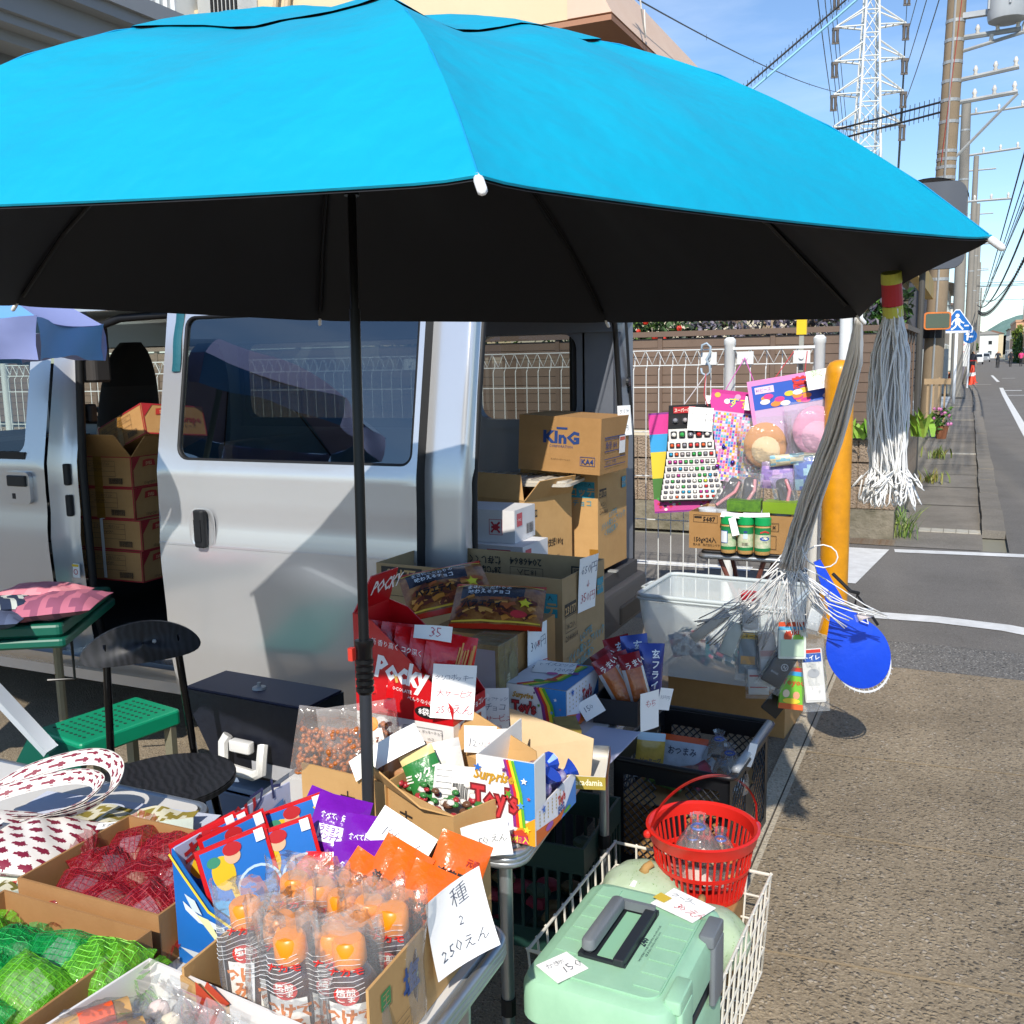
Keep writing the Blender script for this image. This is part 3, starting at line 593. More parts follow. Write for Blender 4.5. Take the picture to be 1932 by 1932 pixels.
# utility poles
M_pole = mat('pole_concrete', '94826a', .9, noise=(2.5, .5, '7c6c56'), bump=(20, .2, .01)); M_galv = mat('galvanised', 'a9acab', .5, .3, noise=(6, .3, '8b8d8b')); M_blackc = mat('cable_black', '15161a', .6)
def upole(label, x, y, h, r0, r1, arms, lean=0, bands=()):
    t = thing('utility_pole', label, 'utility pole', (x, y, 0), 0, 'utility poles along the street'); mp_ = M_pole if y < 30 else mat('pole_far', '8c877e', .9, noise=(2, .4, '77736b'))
    b = MB(); b.tube([(0, 0, -.2), (lean*.5, 0, h*.5), (lean, 0, h)], [r0, (r0+r1)/2, r1], 16); part('shaft', b, mp_, t, smooth=True, auto=50)
    for z in bands:
        q = r0+(r1-r0)*z/h+.008; b = MB(); b.lathe([(q, z), (q, z+.06)], 14, Matrix.Translation((lean*z/h, 0, 0))); part('band', b, M_galv, t)
    for (z, x0, x1, rr, dz) in arms:
        b = MB(); b.tube([(x0, 0, z), (x1, 0, z+dz)], rr, 6); part('cross_arm', b, M_galv, t)
        for k in range(3 if y < 45 else 0):
            xx = x0+(x1-x0)*(.35+.3*k); b = MB(); zz = z+dz*(.35+.3*k); b.lathe([(.02, zz), (.045, zz+.04), (.03, zz+.09), (.05, zz+.12), (.02, zz+.2)], 8, Matrix.Translation((xx, 0, 0))); part('insulator', b, mat('porcelain', 'd8d4cb', .3), t, smooth=True)
    return t
p1 = upole('thick tan concrete utility pole carrying the grey transformer', -.70, 22, 12.5, .2, .155, [(7.52, .15, 1.3, .05, .02), (7.25, .15, 2.0, .035, .35), (6.74, .15, 1.3, .045, .12), (6.33, .15, 1.3, .045, .08)], .25, (2.95, 3.25, 3.6, 4.9, 5.1, 5.25, 5.4, 5.95, 6.35, 6.7, 7.05, 7.45, 7.8))
b = MB(); b.tube([(.2, 0, 5.25), (1.3, 0, 6.38)], .03, 6); part('brace', b, M_galv, p1)
b = MB(); b.lathe([(.24, 7.66), (.33, 7.7), (.35, 7.8), (.35, 8.7), (.3, 8.85), (.1, 8.95)], 18, Matrix.Translation((1.05, -.1, 0))); b.box(.15, .75, -.12, .0, 7.85, 7.95); b.box(.15, .75, -.12, .0, 8.4, 8.5)
for a in (0, 1.2, 2.4, 3.6, 4.8): b.tube([(1.05+.36*math.cos(a), -.1+.36*math.sin(a), 7.9), (1.05+.36*math.cos(a), -.1+.36*math.sin(a), 8.5)], .025, 5)
part('transformer', b, mat('transformer_grey', 'b4b8ba', .45, noise=(5, .3, '9aa0a2')), p1, smooth=True, auto=40)
b = MB(); b.tube([(.32, -.18, 9), (.18, -.2, 7.2), (.02, -.22, 5.2)], .007, 5); part('red_lead', b, mat('lead_red', 'b0463a', .6), p1)
b = MB(); b.tube([(.16, -.17, 9), (.1, -.2, 5.5), (.02, -.2, .3)], .022, 6); part('conduit', b, M_galv, p1)
b = MB(); b.lathe([(.225, 1.82), (.228, 2.1)], 14); part('wrap', b, mat('wrap_black', '1a1a1c', .7), p1)
upole('second concrete utility pole with porcelain insulators, just right of the thick one', -.39, 38, 9.8, .2, .15, [(9.4, -.6, 1.7, .04, .1), (8.1, -.1, 1.6, .04, .1), (6.6, -.3, 1.4, .04, 0)], -.1, (5, 6.2, 7.3, 8.9))
for i, (x, y, h, lb) in enumerate(((-.15, 55, 11, 'grey utility pole third in line along the pavement'), (.05, 72, 11, 'grey utility pole fourth in line, above the round blue sign'), (.3, 95, 11.5, 'slim utility pole fifth in line, beyond the red aproned person'), (.6, 130, 12, 'slim far utility pole in front of the hill foot'), (7.6, 120, 11, 'utility pole on the right side of the street near the pink shirts'), (7.8, 75, 10, 'lamp bearing pole at the right picture edge'), (1.2, 180, 12, 'faint utility pole near the end of the street'), (8.8, 210, 12, 'farthest utility pole on the right of the street'))):
    upole(lb, x, y, h, .17, .12, [(h*.94, -.5, .9, .04, 0), (h*.62, -.2, .8, .04, 0)], 0, (h*.5, h*.7))
def sag(a, c_, d, n=18): a, c_ = Vector(a), Vector(c_); return [a.lerp(c_, i/n)-Vector((0, 0, d*4*(i/n)*(1-i/n))) for i in range(n+1)]
def wire(label, a, c_, d, r, m=None, spikes=0, group='overhead wires', name='overhead_wire'):
    q = MB(); pts = sag(a, c_, d); q.tube(pts, r, 5)
    for i in range(spikes):
        f = i/spikes*(len(pts)-1); k = min(int(f), len(pts)-2); p = pts[k].lerp(pts[k+1], f-k); q.tube([p-Vector((0, 0, r*4.5)), p+Vector((0, 0, r*4.5))], r*.35, 3)
    return solo(name, q, m or M_blackc, label, 'cable', group=group)
wire('upper spiked black cable running from the thick pole behind the parasol', (-.6, 22, 6.41), (-14, 26, 5.6), .1, .022, spikes=150)
wire('lower spiked black cable running from the thick pole behind the parasol', (-.6, 21.9, 6.2), (-14, 26, 5.3), .1, .022, spikes=150)
wire('pale blue cable climbing from the parasol edge to the top of the picture', (-9.4, 22, 3.7), (-.9, 28, 12.0), .1, .03, mat('cable_blue', '7fb6cf', .5))
wire('spiked dark cable climbing beside the pale blue cable', (-9.5, 22, 3.8), (-.95, 28, 12.2), .1, .024, spikes=110)
wire('thin grey wire from the cream building roof to the pylon side', (-4.5, 14, 6.5), (-5.0, 42, 11.6), .2, .012, mat('wire_grey', '4a5058', .5), spikes=6)
for i in range(7):
    x0 = 1.0+.35*i; wire('street wire %s along the poles' % ('lowest', 'second lowest', 'third lowest', 'middle', 'third highest', 'second highest', 'highest')[i], (x0-.2, 4, 5.4+.75*i), (.2+.18*i, 140, 4.6+.75*i), .6, .016)
wire('thick black twisted cable hanging at the right picture edge', (1.35, 19, 9.6), (1.6, 24, 7.0), .1, .035)
wire('thick black cable continuing down the street from the pole arm', (1.45, 22, 6.0), (.3, 72, 4.6), 1.3, .03)
wire('second thick black cable down the street, looped with ties', (1.6, 22, 5.3), (.35, 72, 4.2), 1.2, .028, spikes=90)
wire('third black cable near the right picture edge', (2.1, 18, 6.5), (.8, 72, 4.8), 1.2, .025)
for i, (z, y) in enumerate(((6.5, 80), (7.2, 90), (8.0, 100), (6.9, 110))):
    wire(('lowest', 'second', 'third', 'top')[i]+' wire crossing the far street', (-6, y, z), (14, y+4, z+.3), .3, .02)
# pylon
py = thing('lattice_pylon', 'white lattice transmission pylon against the blue sky', 'pylon', (-13.9, 146, 0), rad(18))
M_pyl = mat('pylon_white', 'd9dad6', .5, noise=(.3, .3, 'c3c4c0'))
def pw(z): return max(.45, 2.5-.0355*z)
for sx in (-1, 1):
    for sy in (-1, 1):
        b = MB(); b.tube([(sx*pw(z), sy*pw(z), z) for z in (0, 20, 40, 58)], [.2, .18, .16, .13], 8); part('leg', b, M_pyl, py)
b = MB(); zs = [i*2.9 for i in range(21)]
for i in range(20):
    z0, z1 = zs[i], zs[i+1]; a, c_ = pw(z0), pw(z1)
    for (p, q) in (((-a, -a), (c_, -c_)), ((a, -a), (-c_, -c_)), ((-a, a), (c_, c_)), ((a, a), (-c_, c_)), ((-a, -a), (-c_, c_)), ((-a, a), (-c_, -c_)), ((a, -a), (c_, c_)), ((a, a), (c_, -c_))):
        b.tube([(p[0], p[1], z0), (q[0], q[1], z1)], .06, 5)
    for (p, q) in (((-c_, -c_), (c_, -c_)), ((-c_, c_), (c_, c_))): b.tube([(p[0], p[1], z1), (q[0], q[1], z1)], .1, 5)
part('bracing', b, M_pyl, py)
for z in (31.8, 36.0, 40.2, 44.5, 48.8):
    for sx in (-1, 1):
        w = pw(z); e = 4.5
        b = MB(); b.tube([(sx*w, -w, z), (sx*e, 0, z+.2)], .11, 5); b.tube([(sx*w, w, z), (sx*e, 0, z+.2)], .15, 5); b.tube([(sx*w, -w, z+2.2), (sx*e, 0, z+.2)], .12, 5); b.tube([(sx*w, w, z+2.2), (sx*e, 0, z+.2)], .12, 5)
        for f in (.3, .55, .8): b.tube([(sx*(w+(e-w)*f), -w*(1-f), z+.2*f), (sx*(w+(e-w)*f), w*(1-f), z+.2*f)], .08, 4)
        part('cross_arm', b, M_pyl, py)
        b = MB()
        for k in range(2): b.tube([(sx*e+(k-.5)*.5, 0, z-.2), (sx*e+(k-.5)*.5, 0, z-1.7)], [.2, .18], 8)
        b.box(sx*e-.45, sx*e+.45, -.2, .2, z-.25, z+.1); b.box(sx*e-.45, sx*e+.45, -.1, .1, z-1.95, z-1.7); part('insulator_string', b, mat('insulator_brown', '5d544c', .4), py)
for i, (dx, z) in enumerate(((-4.5, 42.5), (4.5, 42.5), (-4.5, 38.3), (4.5, 38.3), (-4.5, 34), (4.5, 34), (-4.5, 46.8), (4.5, 46.8))):
    a = Vector((-13.9+dx*.95, 146+dx*.31, z))
    wire('transmission line hanging from the %s side of the pylon, %s wire' % ('left' if dx < 0 else 'right', ('top', 'top', 'middle', 'middle', 'low', 'low', 'highest', 'highest')[i]), a, (a.x+22+dx*.5, -60, z+8), 6, .05, mat('line_dark', '39424c', .5), group='transmission lines')
    wire('transmission line running on behind the pylon from its %s side, %s' % ('left' if dx < 0 else 'right', ('top', 'top', 'middle', 'middle', 'low', 'low', 'highest', 'highest')[i]), a, (a.x-20, 420, z-6), 9, .05, mat('line_dark', '39424c', .5), group='transmission lines')
# traffic mirrors, signs
def rr(w, h, r, n=5): return rloop(-w/2, w/2, -h/2, h/2, r, n)
FR = Matrix.Rotation(PI/2, 4, 'X')
t = thing('traffic_mirror', 'large hooded traffic mirror behind the parasol tip', 'traffic mirror', (-.47, 12, 2.88), PI)
b = MB(); b.prism(rr(.74, .92, .14), -.03, .06, FR); part('frame', b, mat('mirror_frame', '50555d', .5), t)
b = MB(); b.prism(rr(.66, .84, .12), .06, .066, FR); part('mirror_face', b, mat('mirror_face', 'b9c0c6', .05, 1), t)
b = MB()
for i in range(11):
    pass
hood = lambda u, v: Vector((-.39*math.cos(PI*u), -.3*v+.02, .27+.24*math.sin(PI*u)))
b.grid(hood, 16, 2); b.grid(lambda u, v: hood(1-u, v)+Vector((0, 0, -.006)), 16, 2); part('hood', b, mat('hood_blue', '2b3550', .45), t, smooth=True)
b = MB(); b.tube([(.05, -.12, -2.9), (.05, -.12, .3)], .035, 10); part('post', b, mat('mirror_post', '4a4742', .6), t)
t = thing('traffic_mirror', 'small orange framed traffic mirror strapped to the thick utility pole', 'traffic mirror', (-.62, 21.5, 2.15), rad(12))
b = MB(); b.prism(rr(.5, .34, .06), -.02, .05, FR); part('frame', b, mat('mirror_orange', 'd9792e', .5), t)
b = MB(); b.prism(rr(.44, .28, .04), .05, .056, FR); part('mirror_face', b, mat('mirror_face2', '59605a', .08, .9), t)
b = MB(); b.box(-.03, .03, .02, .3, -.03, .03); part('bracket', b, M_galv, t)
t = thing('crossing_sign', 'blue triangular pedestrian crossing sign on a white post', 'road sign', (-.39, 33, 0))
M_sb = mat('sign_blue', '1867b4', .4); M_sw = mat('sign_white', 'e8ebee', .5)
b = MB(); b.tube([(0, .03, 0), (0, .03, 2.15)], .045, 10); part('post', b, M_sw, t, smooth=True)
tri = [(-.43, -.24), (.43, -.24), (.45, -.1), (.06, .46), (-.06, .46), (-.45, -.1)]
b = MB(); b.prism(tri, 0, .015, Matrix.Translation((0, 0, 2.36)) @ FR); part('plate', b, M_sw, t)
b = MB(); b.prism([(x*.93, y*.93) for x, y in tri], .0155, .018, Matrix.Translation((0, 0, 2.36)) @ FR); part('face', b, M_sb, t)
pr = Print.plane((0, -.02, 2.36), (1, 0, 0), (0, 0, 1)); wht = 'f2f4f6'
pr.ell(0, .27, .055, .06, wht); pr.poly([(-.05, .2), (.06, .2), (.09, .02), (-.06, .02)], wht); pr.band([(-.04, .18), (-.13, .08), (-.15, .0)], .04, wht); pr.band([(.05, .18), (.12, .08), (.19, .05)], .04, wht)
pr.band([(0, .03), (-.06, -.07), (-.16, -.14)], .05, wht); pr.band([(.03, .03), (.09, -.06), (.17, -.14)], .05, wht); pr.rect(-.36, -.22, .72, .045, wht); pr.rect(-.27, -.07, .1, .04, wht); pr.rect(.2, -.05, .12, .04, wht); pr.build(t, 'emblem')
t = thing('round_sign', 'small round blue road sign with white arrow past the crossing sign', 'road sign', (-.05, 48, 0))
b = MB(); b.tube([(0, .03, 0), (0, .03, 2.3)], .04, 8); part('post', b, M_sw, t)
b = MB(); b.prism([(.3*math.cos(a*PI/10), .3*math.sin(a*PI/10)) for a in range(20)], 0, .02, Matrix.Translation((0, 0, 2.25)) @ FR); part('plate', b, M_sb, t)
pr = Print.plane((0, -.022, 2.25), (1, 0, 0), (0, 0, 1)); pr.band([(-.08, -.18), (-.08, .15)], .07, wht); pr.poly([(-.17, .07), (.01, .07), (-.08, .22)], wht); pr.band([(-.06, -.02), (.14, -.02)], .07, wht); pr.build(t, 'emblem')
t = thing('shop_sign', 'white upright shop sign with red and blue lettering on the left pavement', 'shop sign', (-.35, 52, 0))
b = MB(); b.box(-.25, .25, 0, .12, .9, 2.1); part('panel', b, mat('sign_panel', 'e6e6e2', .6), t)
b = MB(); b.tube([(0, .06, 0), (0, .06, .9)], .05, 6); part('post', b, M_galv, t)
pr = Print.plane((0, -.002, 1.5), (1, 0, 0), (0, 0, 1)); pr.text('ア', 0, .25, .22, 'c0342c', 'c'); pr.text('ー', 0, -.02, .2, 'c0342c', 'c'); pr.text('ト', 0, -.3, .22, '2a55b0', 'c'); pr.build(t, 'lettering')
# wooden lattice, grey wall, dark house, far street fronts
t = thing('timber_gate', 'unpainted slatted timber gate leaning by the thick utility pole', 'gate', (-.72, 20.6, 0))
for i in range(4): b = MB(); b.box(i*.1, i*.1+.035, 0, .03, 0, 1.0 if i != 2 else 1.06); part('slat', b, mat('pale_timber', 'b59a78', .8, noise=(6, .4, '97805f')), t)
b = MB(); b.box(-.05, .42, -.03, 0, .93, 1.04); part('rail', b, mat('pale_timber', 'b59a78'), t); b = MB(); b.box(-.05, .42, -.03, 0, .08, .15); part('rail', b, mat('pale_timber', 'b59a78'), t)
t = thing('grey_block_wall', 'light grey concrete block wall end beside the crossing sign', 'wall', (-1.6, 40, 0))
b = MB(); b.box(0, .9, 0, .18, 0, .232); gm = b.mesh('block', mat('grey_block', 'a6a9a6', .9, noise=(5, .4, '8e918e')))
for i in range(7): o = part('block', gm, None, t); o.location = (0, 0, .05+i*.235)
b = MB(); b.box(-.05, .95, -.08, .2, -.02, .05); part('footing', b, M_foot, t)
b = MB(); b.box(-1.6, -.55, 24, 38, -.01, .02); struct('driveway_pad', b, mat('pad_concrete', 'a9b0b2', .9))
b = MB(); b.box(-.5, -.1, 36.5, 37.2, .0, .03); struct('manhole_cover', b, mat('manhole', '3b3b38', .8))
b = MB(); b.box(-4.2, -1.1, 24.2, 25.6, -.01, .015); struct('verge', b, M_gnd)
M_dk = mat('dark_siding', '3c3d42', .7)
def house(label, x0, x1, y0, y1, h, wc, rc, win=True, face_x=None, hip=1.2, roofd='y', name='house'):
    t = thing(name, label, 'house', (x0, y0, 0), 0, None); w, d = x1-x0, y1-y0
    b = MB(); b.box(0, w, 0, d, 0, h); part('wall', b, mat('wall_'+wc, wc, .85, noise=(.8, .25, tuple(q*.75 for q in lin(wc)[:3])+(1,))), t)
    b = MB(); o = .4
    if roofd == 'y': b.add([(-o, -o, h), (w+o, -o, h), (w+o, d+o, h), (-o, d+o, h), (w/2, -o, h+hip), (w/2, d+o, h+hip)], ((0, 1, 4), (1, 2, 5, 4), (2, 3, 5), (3, 0, 4, 5), (0, 3, 2, 1)))
    else: b.box(-.1, w+.1, -.1, d+.1, h, h+hip)
    part('roof', b, mat('roof_'+rc, rc, .6), t)
    if win:
        for k in range(max(1, int(d/2.4))):
            for z in ((1.0, 4.0) if h > 4.5 else (1.0,)):
                y = .6+k*2.4
                b = MB(); xx = w if face_x != 'l' else -.03; b.box(xx, xx+.03, y, y+1.3, z, z+1.2); f = part('window', b, mat('win_frame', 'cfd2d2', .5), t)
                b = MB(); xx += .031 if face_x != 'l' else -.006; b.box(xx, xx+.005, y+.07, y+1.23, z+.07, z+1.13); part('pane', b, M_glass, f)
        for z in ((1.0, 4.0) if h > 4.5 else (1.0,)):
            b = MB(); b.box(w*.55, w*.55+1.1, -.03, 0, z, z+1.2); f = part('window', b, mat('win_frame', 'cfd2d2'), t)
            b = MB(); b.box(w*.55+.07, w*.55+1.03, -.036, -.031, z+.07, z+1.13); part('pane', b, M_glass, f)
    return t
house('dark sided house with a grey roof behind the second utility pole', -7.5, -1.4, 44, 54, 6.0, '45464c', '3a3b40')
house('white rendered house with dark roof left of the far street', -8, -1.7, 58, 68, 5.6, 'cfcdc4', '5a5c60')
house('beige shop house on the left of the far street', -9, -1.6, 74, 90, 6.2, 'b8a78e', '6d665e')
house('small white house near the vanishing point', -9, -1.4, 98, 112, 5.8, 'd6d4cc', '705a50')
house('cream house with yellow awning at the far bend', -8, -1.0, 124, 140, 5.5, 'd4bd8e', '8a6a4a')
house('peach coloured house on the right of the far street', 6.9, 14, 190, 215, 6.6, 'd0a07c', 'b98e6e', face_x='l', roofd='flat', hip=.4)
house('tan house with brown roof at the right picture edge', 7.0, 13, 148, 165, 6.0, 'b99066', '7a3f30', face_x='l')
house('pale house farther right along the street', 7.5, 15, 235, 260, 6.5, 'cbbfae', '7c7468', face_x='l')
house('white far house closing the view of the street', 1.5, 7.5, 330, 346, 7.0, 'd8d6d0', '8c8a86')
for i in range(10):
    r = random.Random(50+i); x = -40+i*9+r.uniform(-2, 2)
    house('distant %s house in the row below the hill, %s' % (('white', 'cream', 'grey', 'tan')[i % 4], ('far left end', 'second from left', 'third from left', 'fourth from left', 'fifth from left', 'left of the street end', 'right of the street end', 'second right of the street', 'third right', 'far right')[i]), x, x+7, 330+r.uniform(0, 60), 345+r.uniform(50, 60), r.uniform(6, 9), ('d8d6cf', 'cdbf9f', 'a9abac', 'b8a488')[i % 4], ('6d6a66', '7a5a4a', '55585c', '80705c')[i % 4], win=False)
leafy('street_hedge', 'tall green hedge on the right of the far street', 'hedge', (6.75, 172, 1.8), .8, 7, 2.4, 2600, ['4f6d2c', '3a5523', '6a8a3a'], .3, seed=21)
leafy('street_tree', 'yellow green tree on the right near the peach house', 'tree', (6.9, 185, 4.4), .9, 1.2, 1.6, 900, ['8a9a3a', '6f8430'], .25, trunk=[([(0, 0, -4.4), (0, 0, .4)], [.14, .1], '6b5a48')], seed=22)
leafy('street_tree', 'small round tree before the cream far house', 'tree', (-.2, 118, 1.8), .9, 1.0, 1.0, 700, ['5d7a38', '46602a'], .25, trunk=[([(0, 0, -1.8), (0, 0, .2)], [.1, .08], '6b5a48')], seed=23)
# hill
b = MB()
def hillf(u, v):
    x = -60+900*u; y = 1000+600*v; s = max(0, 1-math.exp(-(x+15)/70))*(1-u**3)
    return Vector((x, y, -2+(74*s+5*math.sin(u*31)*s+4*math.sin(u*67+1)*s)*math.sin(PI*min(v+.18, 1))))
b.grid(hillf, 70, 10); struct('hill', b, mat('hill_hazed_green', '6a8a7c', .95, noise=(.03, .7, '7f9c90'), bump=(.12, 1, 4)), None, smooth=True)  # distance haze is mixed into the hill colour as a paler blue-green
# people, cones, cars far down the street
def person(label, x, y, h, top, bottom, skin='b98a6a', hair='2a211c', hat=None, rot=0, walk=.12, bag=None, armf=0.0):
    t = thing('person', label, 'person', (x, y, 0), rot); s = h/1.7
    V = [(0, 0, .95), (0, -.01, 1.15), (0, 0, 1.38), (0, -.01, 1.5), (0, -.03, 1.62), (.1, 0, .9), (.11, -walk*.6, .5), (.11, -walk, .07), (.11, -walk-.14, .03), (-.1, 0, .9), (-.11, walk*.4, .5), (-.11, walk*.9, .07), (-.11, walk*.9-.14, .03), (.19, 0, 1.38), (.25, -.02-armf*.1, 1.12), (.25, -.1-armf*.35, .92+armf*.2), (-.19, 0, 1.38), (-.25, .02, 1.12), (-.25, -.06, .92)]
    Ed = [(0, 1), (1, 2), (2, 3), (3, 4), (0, 5), (5, 6), (6, 7), (7, 8), (0, 9), (9, 10), (10, 11), (11, 12), (2, 13), (13, 14), (14, 15), (2, 16), (16, 17), (17, 18)]
    Rr = [.15, .14, .16, .06, .105, .1, .07, .05, .04, .1, .07, .05, .04, .07, .05, .04, .07, .05, .04]
    me = bpy.data.meshes.new('body'); me.from_pydata([Vector(v)*s for v in V], Ed, []); ob = bpy.data.objects.new('body', me); COL.objects.link(ob)
    sk = ob.modifiers.new('skin', 'SKIN'); ob.modifiers.new('sub', 'SUBSURF').levels = 1
    for i, q in enumerate(me.skin_vertices[0].data): q.radius = (Rr[i]*s, Rr[i]*s*.85); q.use_root = (i == 0)
    dg = bpy.context.evaluated_depsgraph_get(); m2 = bpy.data.meshes.new_from_object(ob.evaluated_get(dg)); bpy.data.objects.remove(ob)
    m2.materials.clear()
    for c_ in (top, bottom, skin, hair, '2b2b2e'): m2.materials.append(mat('cloth_'+c_, c_, .8))
    for p in m2.polygons:
        z = p.center.z/s; ax = abs(p.center.x/s); p.use_smooth = True
        p.material_index = 4 if z < .09 else 1 if z < .93 and ax < .21 else (2 if (ax > .2 and z < 1.1) else 0) if z < 1.46 else (3 if (z > 1.66 or p.center.y > .02*s) else 2)
    part('body', m2, None, t)
    if hat:
        b = MB(); b.lathe([(.24*s, 1.66*s), (.13*s, 1.69*s), (.12*s, 1.78*s), (.06*s, 1.82*s)], 12, Matrix.Translation((0, -.02*s, 0))); part('hat', b, mat('straw', hat, .8), t, smooth=True)
    if bag:
        b = MB(); b.rbox(-.15*s, .15*s, .1*s, .26*s, 1.05*s, 1.42*s, .05); part('backpack', b, mat('bag_'+bag, bag, .7), t)
    return t
person('person in straw hat, red apron and grey trousers with a teal bag, reaching out', -.2, 55, 1.72, 'b8262a', '8f8a95', hat='d8b98a', rot=rad(70), bag='4fb0a6', armf=1.0)
person('person in dark clothes behind the red aproned person', .15, 62, 1.7, '2b2f3a', '25262c', rot=rad(150))
person('person in pink shirt walking on the right, left one of two', 5.1, 122, 1.68, 'd8417a', '26262b', rot=rad(170), walk=.2)
person('person in pink shirt walking on the right, right one of two', 6.2, 121, 1.72, 'd8417a', '26262b', rot=rad(190), walk=.15)
person('person in black walking left of the two pink shirts', 4.0, 120, 1.7, '22242a', '1e1f24', rot=rad(160))
cy = thing('bicycle', 'dark bicycle ridden down the middle of the far street', 'bicycle', (2.6, 112, 0), rad(0))
for yy in (-.5, .5):
    b = MB(); b.tube([(0, yy+.32*math.cos(a*PI/8), .33+.32*math.sin(a*PI/8)) for a in range(16)], .02, 5, closed=True); part('wheel', b, mat('tyre', '1b1b1c', .8), cy)
b = MB(); b.tube([(0, -.5, .33), (0, -.3, .85), (0, .2, .8), (0, .5, .33)], .02, 5); b.tube([(0, -.3, .85), (0, .0, .35), (0, .2, .8)], .02, 5); b.tube([(-.25, -.35, 1.0), (.25, -.35, 1.0)], .015, 5); part('frame', b, mat('bike_black', '1e2024', .5), cy)
person('person in dark jacket riding the bicycle down the street', 2.6, 112.15, 1.75, '2a2c33', '1f2126', rot=0, walk=.25, armf=.8)
def cone(label, x, y, h=.75):
    t = thing('traffic_cone', label, 'traffic cone', (x, y, 0)); b = MB(); b.lathe([(.17, .03), (.03, h)], 14); part('cone', b, mat('cone_orange', 'e2431e', .5), t, smooth=True, auto=50)
    b = MB(); b.box(-.22, .22, -.22, .22, 0, .035); part('base', b, mat('cone_orange', 'e2431e'), t)
    b = MB(); b.lathe([(.125, .33*h/.75), (.1, .46*h/.75)], 14); part('stripe', b, mat('cone_white', 'e8e5e0', .5), t); return t
cone('orange traffic cone just right of the red aproned person', .12, 53, .95); cone('orange traffic cone behind the first one', .2, 56.5, .9)
for k, (x, y) in enumerate(((-.75, 54), (-.65, 56))):
    leafy('flower_pot_plant', ('nearer', 'farther')[k]+' pot of red and orange flowers beside the red aproned person', 'plant', (x, y, .35), .3, .3, .3, 150, ['4d6a30', 'b8522c', 'c86a3a'], .1, flowers=(14, 'cf4030', .06), seed=31+k)
def car(label, x, y, col, rot=0):
    t = thing('parked_car', label, 'car', (x, y, 0), rot); w, L_ = .8, 3.4
    b = MB(); prof = [(0, .35), (0, .85), (.25, .95), (.7, 1.55), (2.6, 1.6), (3.3, 1.0), (3.4, .9), (3.4, .35)]
    b.prism(prof, -w, w, Matrix(((0, 0, 1, 0), (1, 0, 0, 0), (0, 1, 0, 0), (0, 0, 0, 1)))); part('body', b, mat('car_'+col, col, .3, coat=.5), t)
    b = MB(); b.quad((-.68, .28, 1.0), (.68, .28, 1.0), (.6, .69, 1.5), (-.6, .69, 1.5)); part('windscreen', b, M_glass, t).location = (0, -.012, .01)
    for sx in (-1, 1):
        b = MB(); b.box(sx*.5-.13, sx*.5+.13, -.02, .0, .62, .76); part('headlight', b, mat('lamp_glass', 'e3e6e6', .1), t)
        for yy in (.65, 2.75): b = MB(); b.tube([(sx*.66, yy, .28), (sx*.82, yy, .28)], .28, 14); part('wheel', b, mat('tyre', '1b1b1c'), t)
    return t
car('white small car parked far down the left side of the street', .9, 150, 'd5d6d4'); car('grey car far down the street centre', 2.4, 190, '8a8d90')
# ================================================================== the silver van
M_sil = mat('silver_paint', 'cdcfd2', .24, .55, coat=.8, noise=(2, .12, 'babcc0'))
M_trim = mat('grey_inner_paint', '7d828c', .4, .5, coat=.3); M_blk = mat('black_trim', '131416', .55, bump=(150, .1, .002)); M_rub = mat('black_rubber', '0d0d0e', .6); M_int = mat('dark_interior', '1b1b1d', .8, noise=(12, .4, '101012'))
def glass(name, tint, refl=.1):
    m = bpy.data.materials.new(name); m.use_nodes = True; nt = m.node_tree; N = nt.nodes; L = nt.links; N.remove(N['Principled BSDF']); o = N['Material Output']
    t = N.new('ShaderNodeBsdfTransparent'); t.inputs[0].default_value = tint; g = N.new('ShaderNodeBsdfGlossy'); g.inputs['Roughness'].default_value = .015; g.inputs[0].default_value = (.9, .95, 1, 1)
    f = N.new('ShaderNodeFresnel'); f.inputs[0].default_value = 1.5; a = N.new('ShaderNodeMath'); a.operation = 'ADD'; a.inputs[1].default_value = refl; x = N.new('ShaderNodeMixShader')
    L.new(f.outputs[0], a.inputs[0]); L.new(a.outputs[0], x.inputs[0]); L.new(t.outputs[0], x.inputs[1]); L.new(g.outputs[0], x.inputs[2]); L.new(x.outputs[0], o.inputs[0]); return m
M_tint = glass('privacy_glass', (.2, .225, .225, 1), .1); M_clear = glass('clear_glass', (.82, .88, .84, 1), .03); M_rear = glass('rear_glass', (.42, .45, .44, 1), .05)
van = thing('van', 'silver van with its side door slid back and tailgate open', 'van', (-2.9, 3.69, 0))
def ysd(z):
    y = 2.85
    if z < .45: y += (.45-z)*.14
    if z > 1.12: y += (z-1.12)*.19
    y -= .012*math.exp(-((z-.80)/.16)**2)-.006*math.exp(-((z-.93)/.03)**2)
    return y
def far(z): return 7.38-ysd(z)
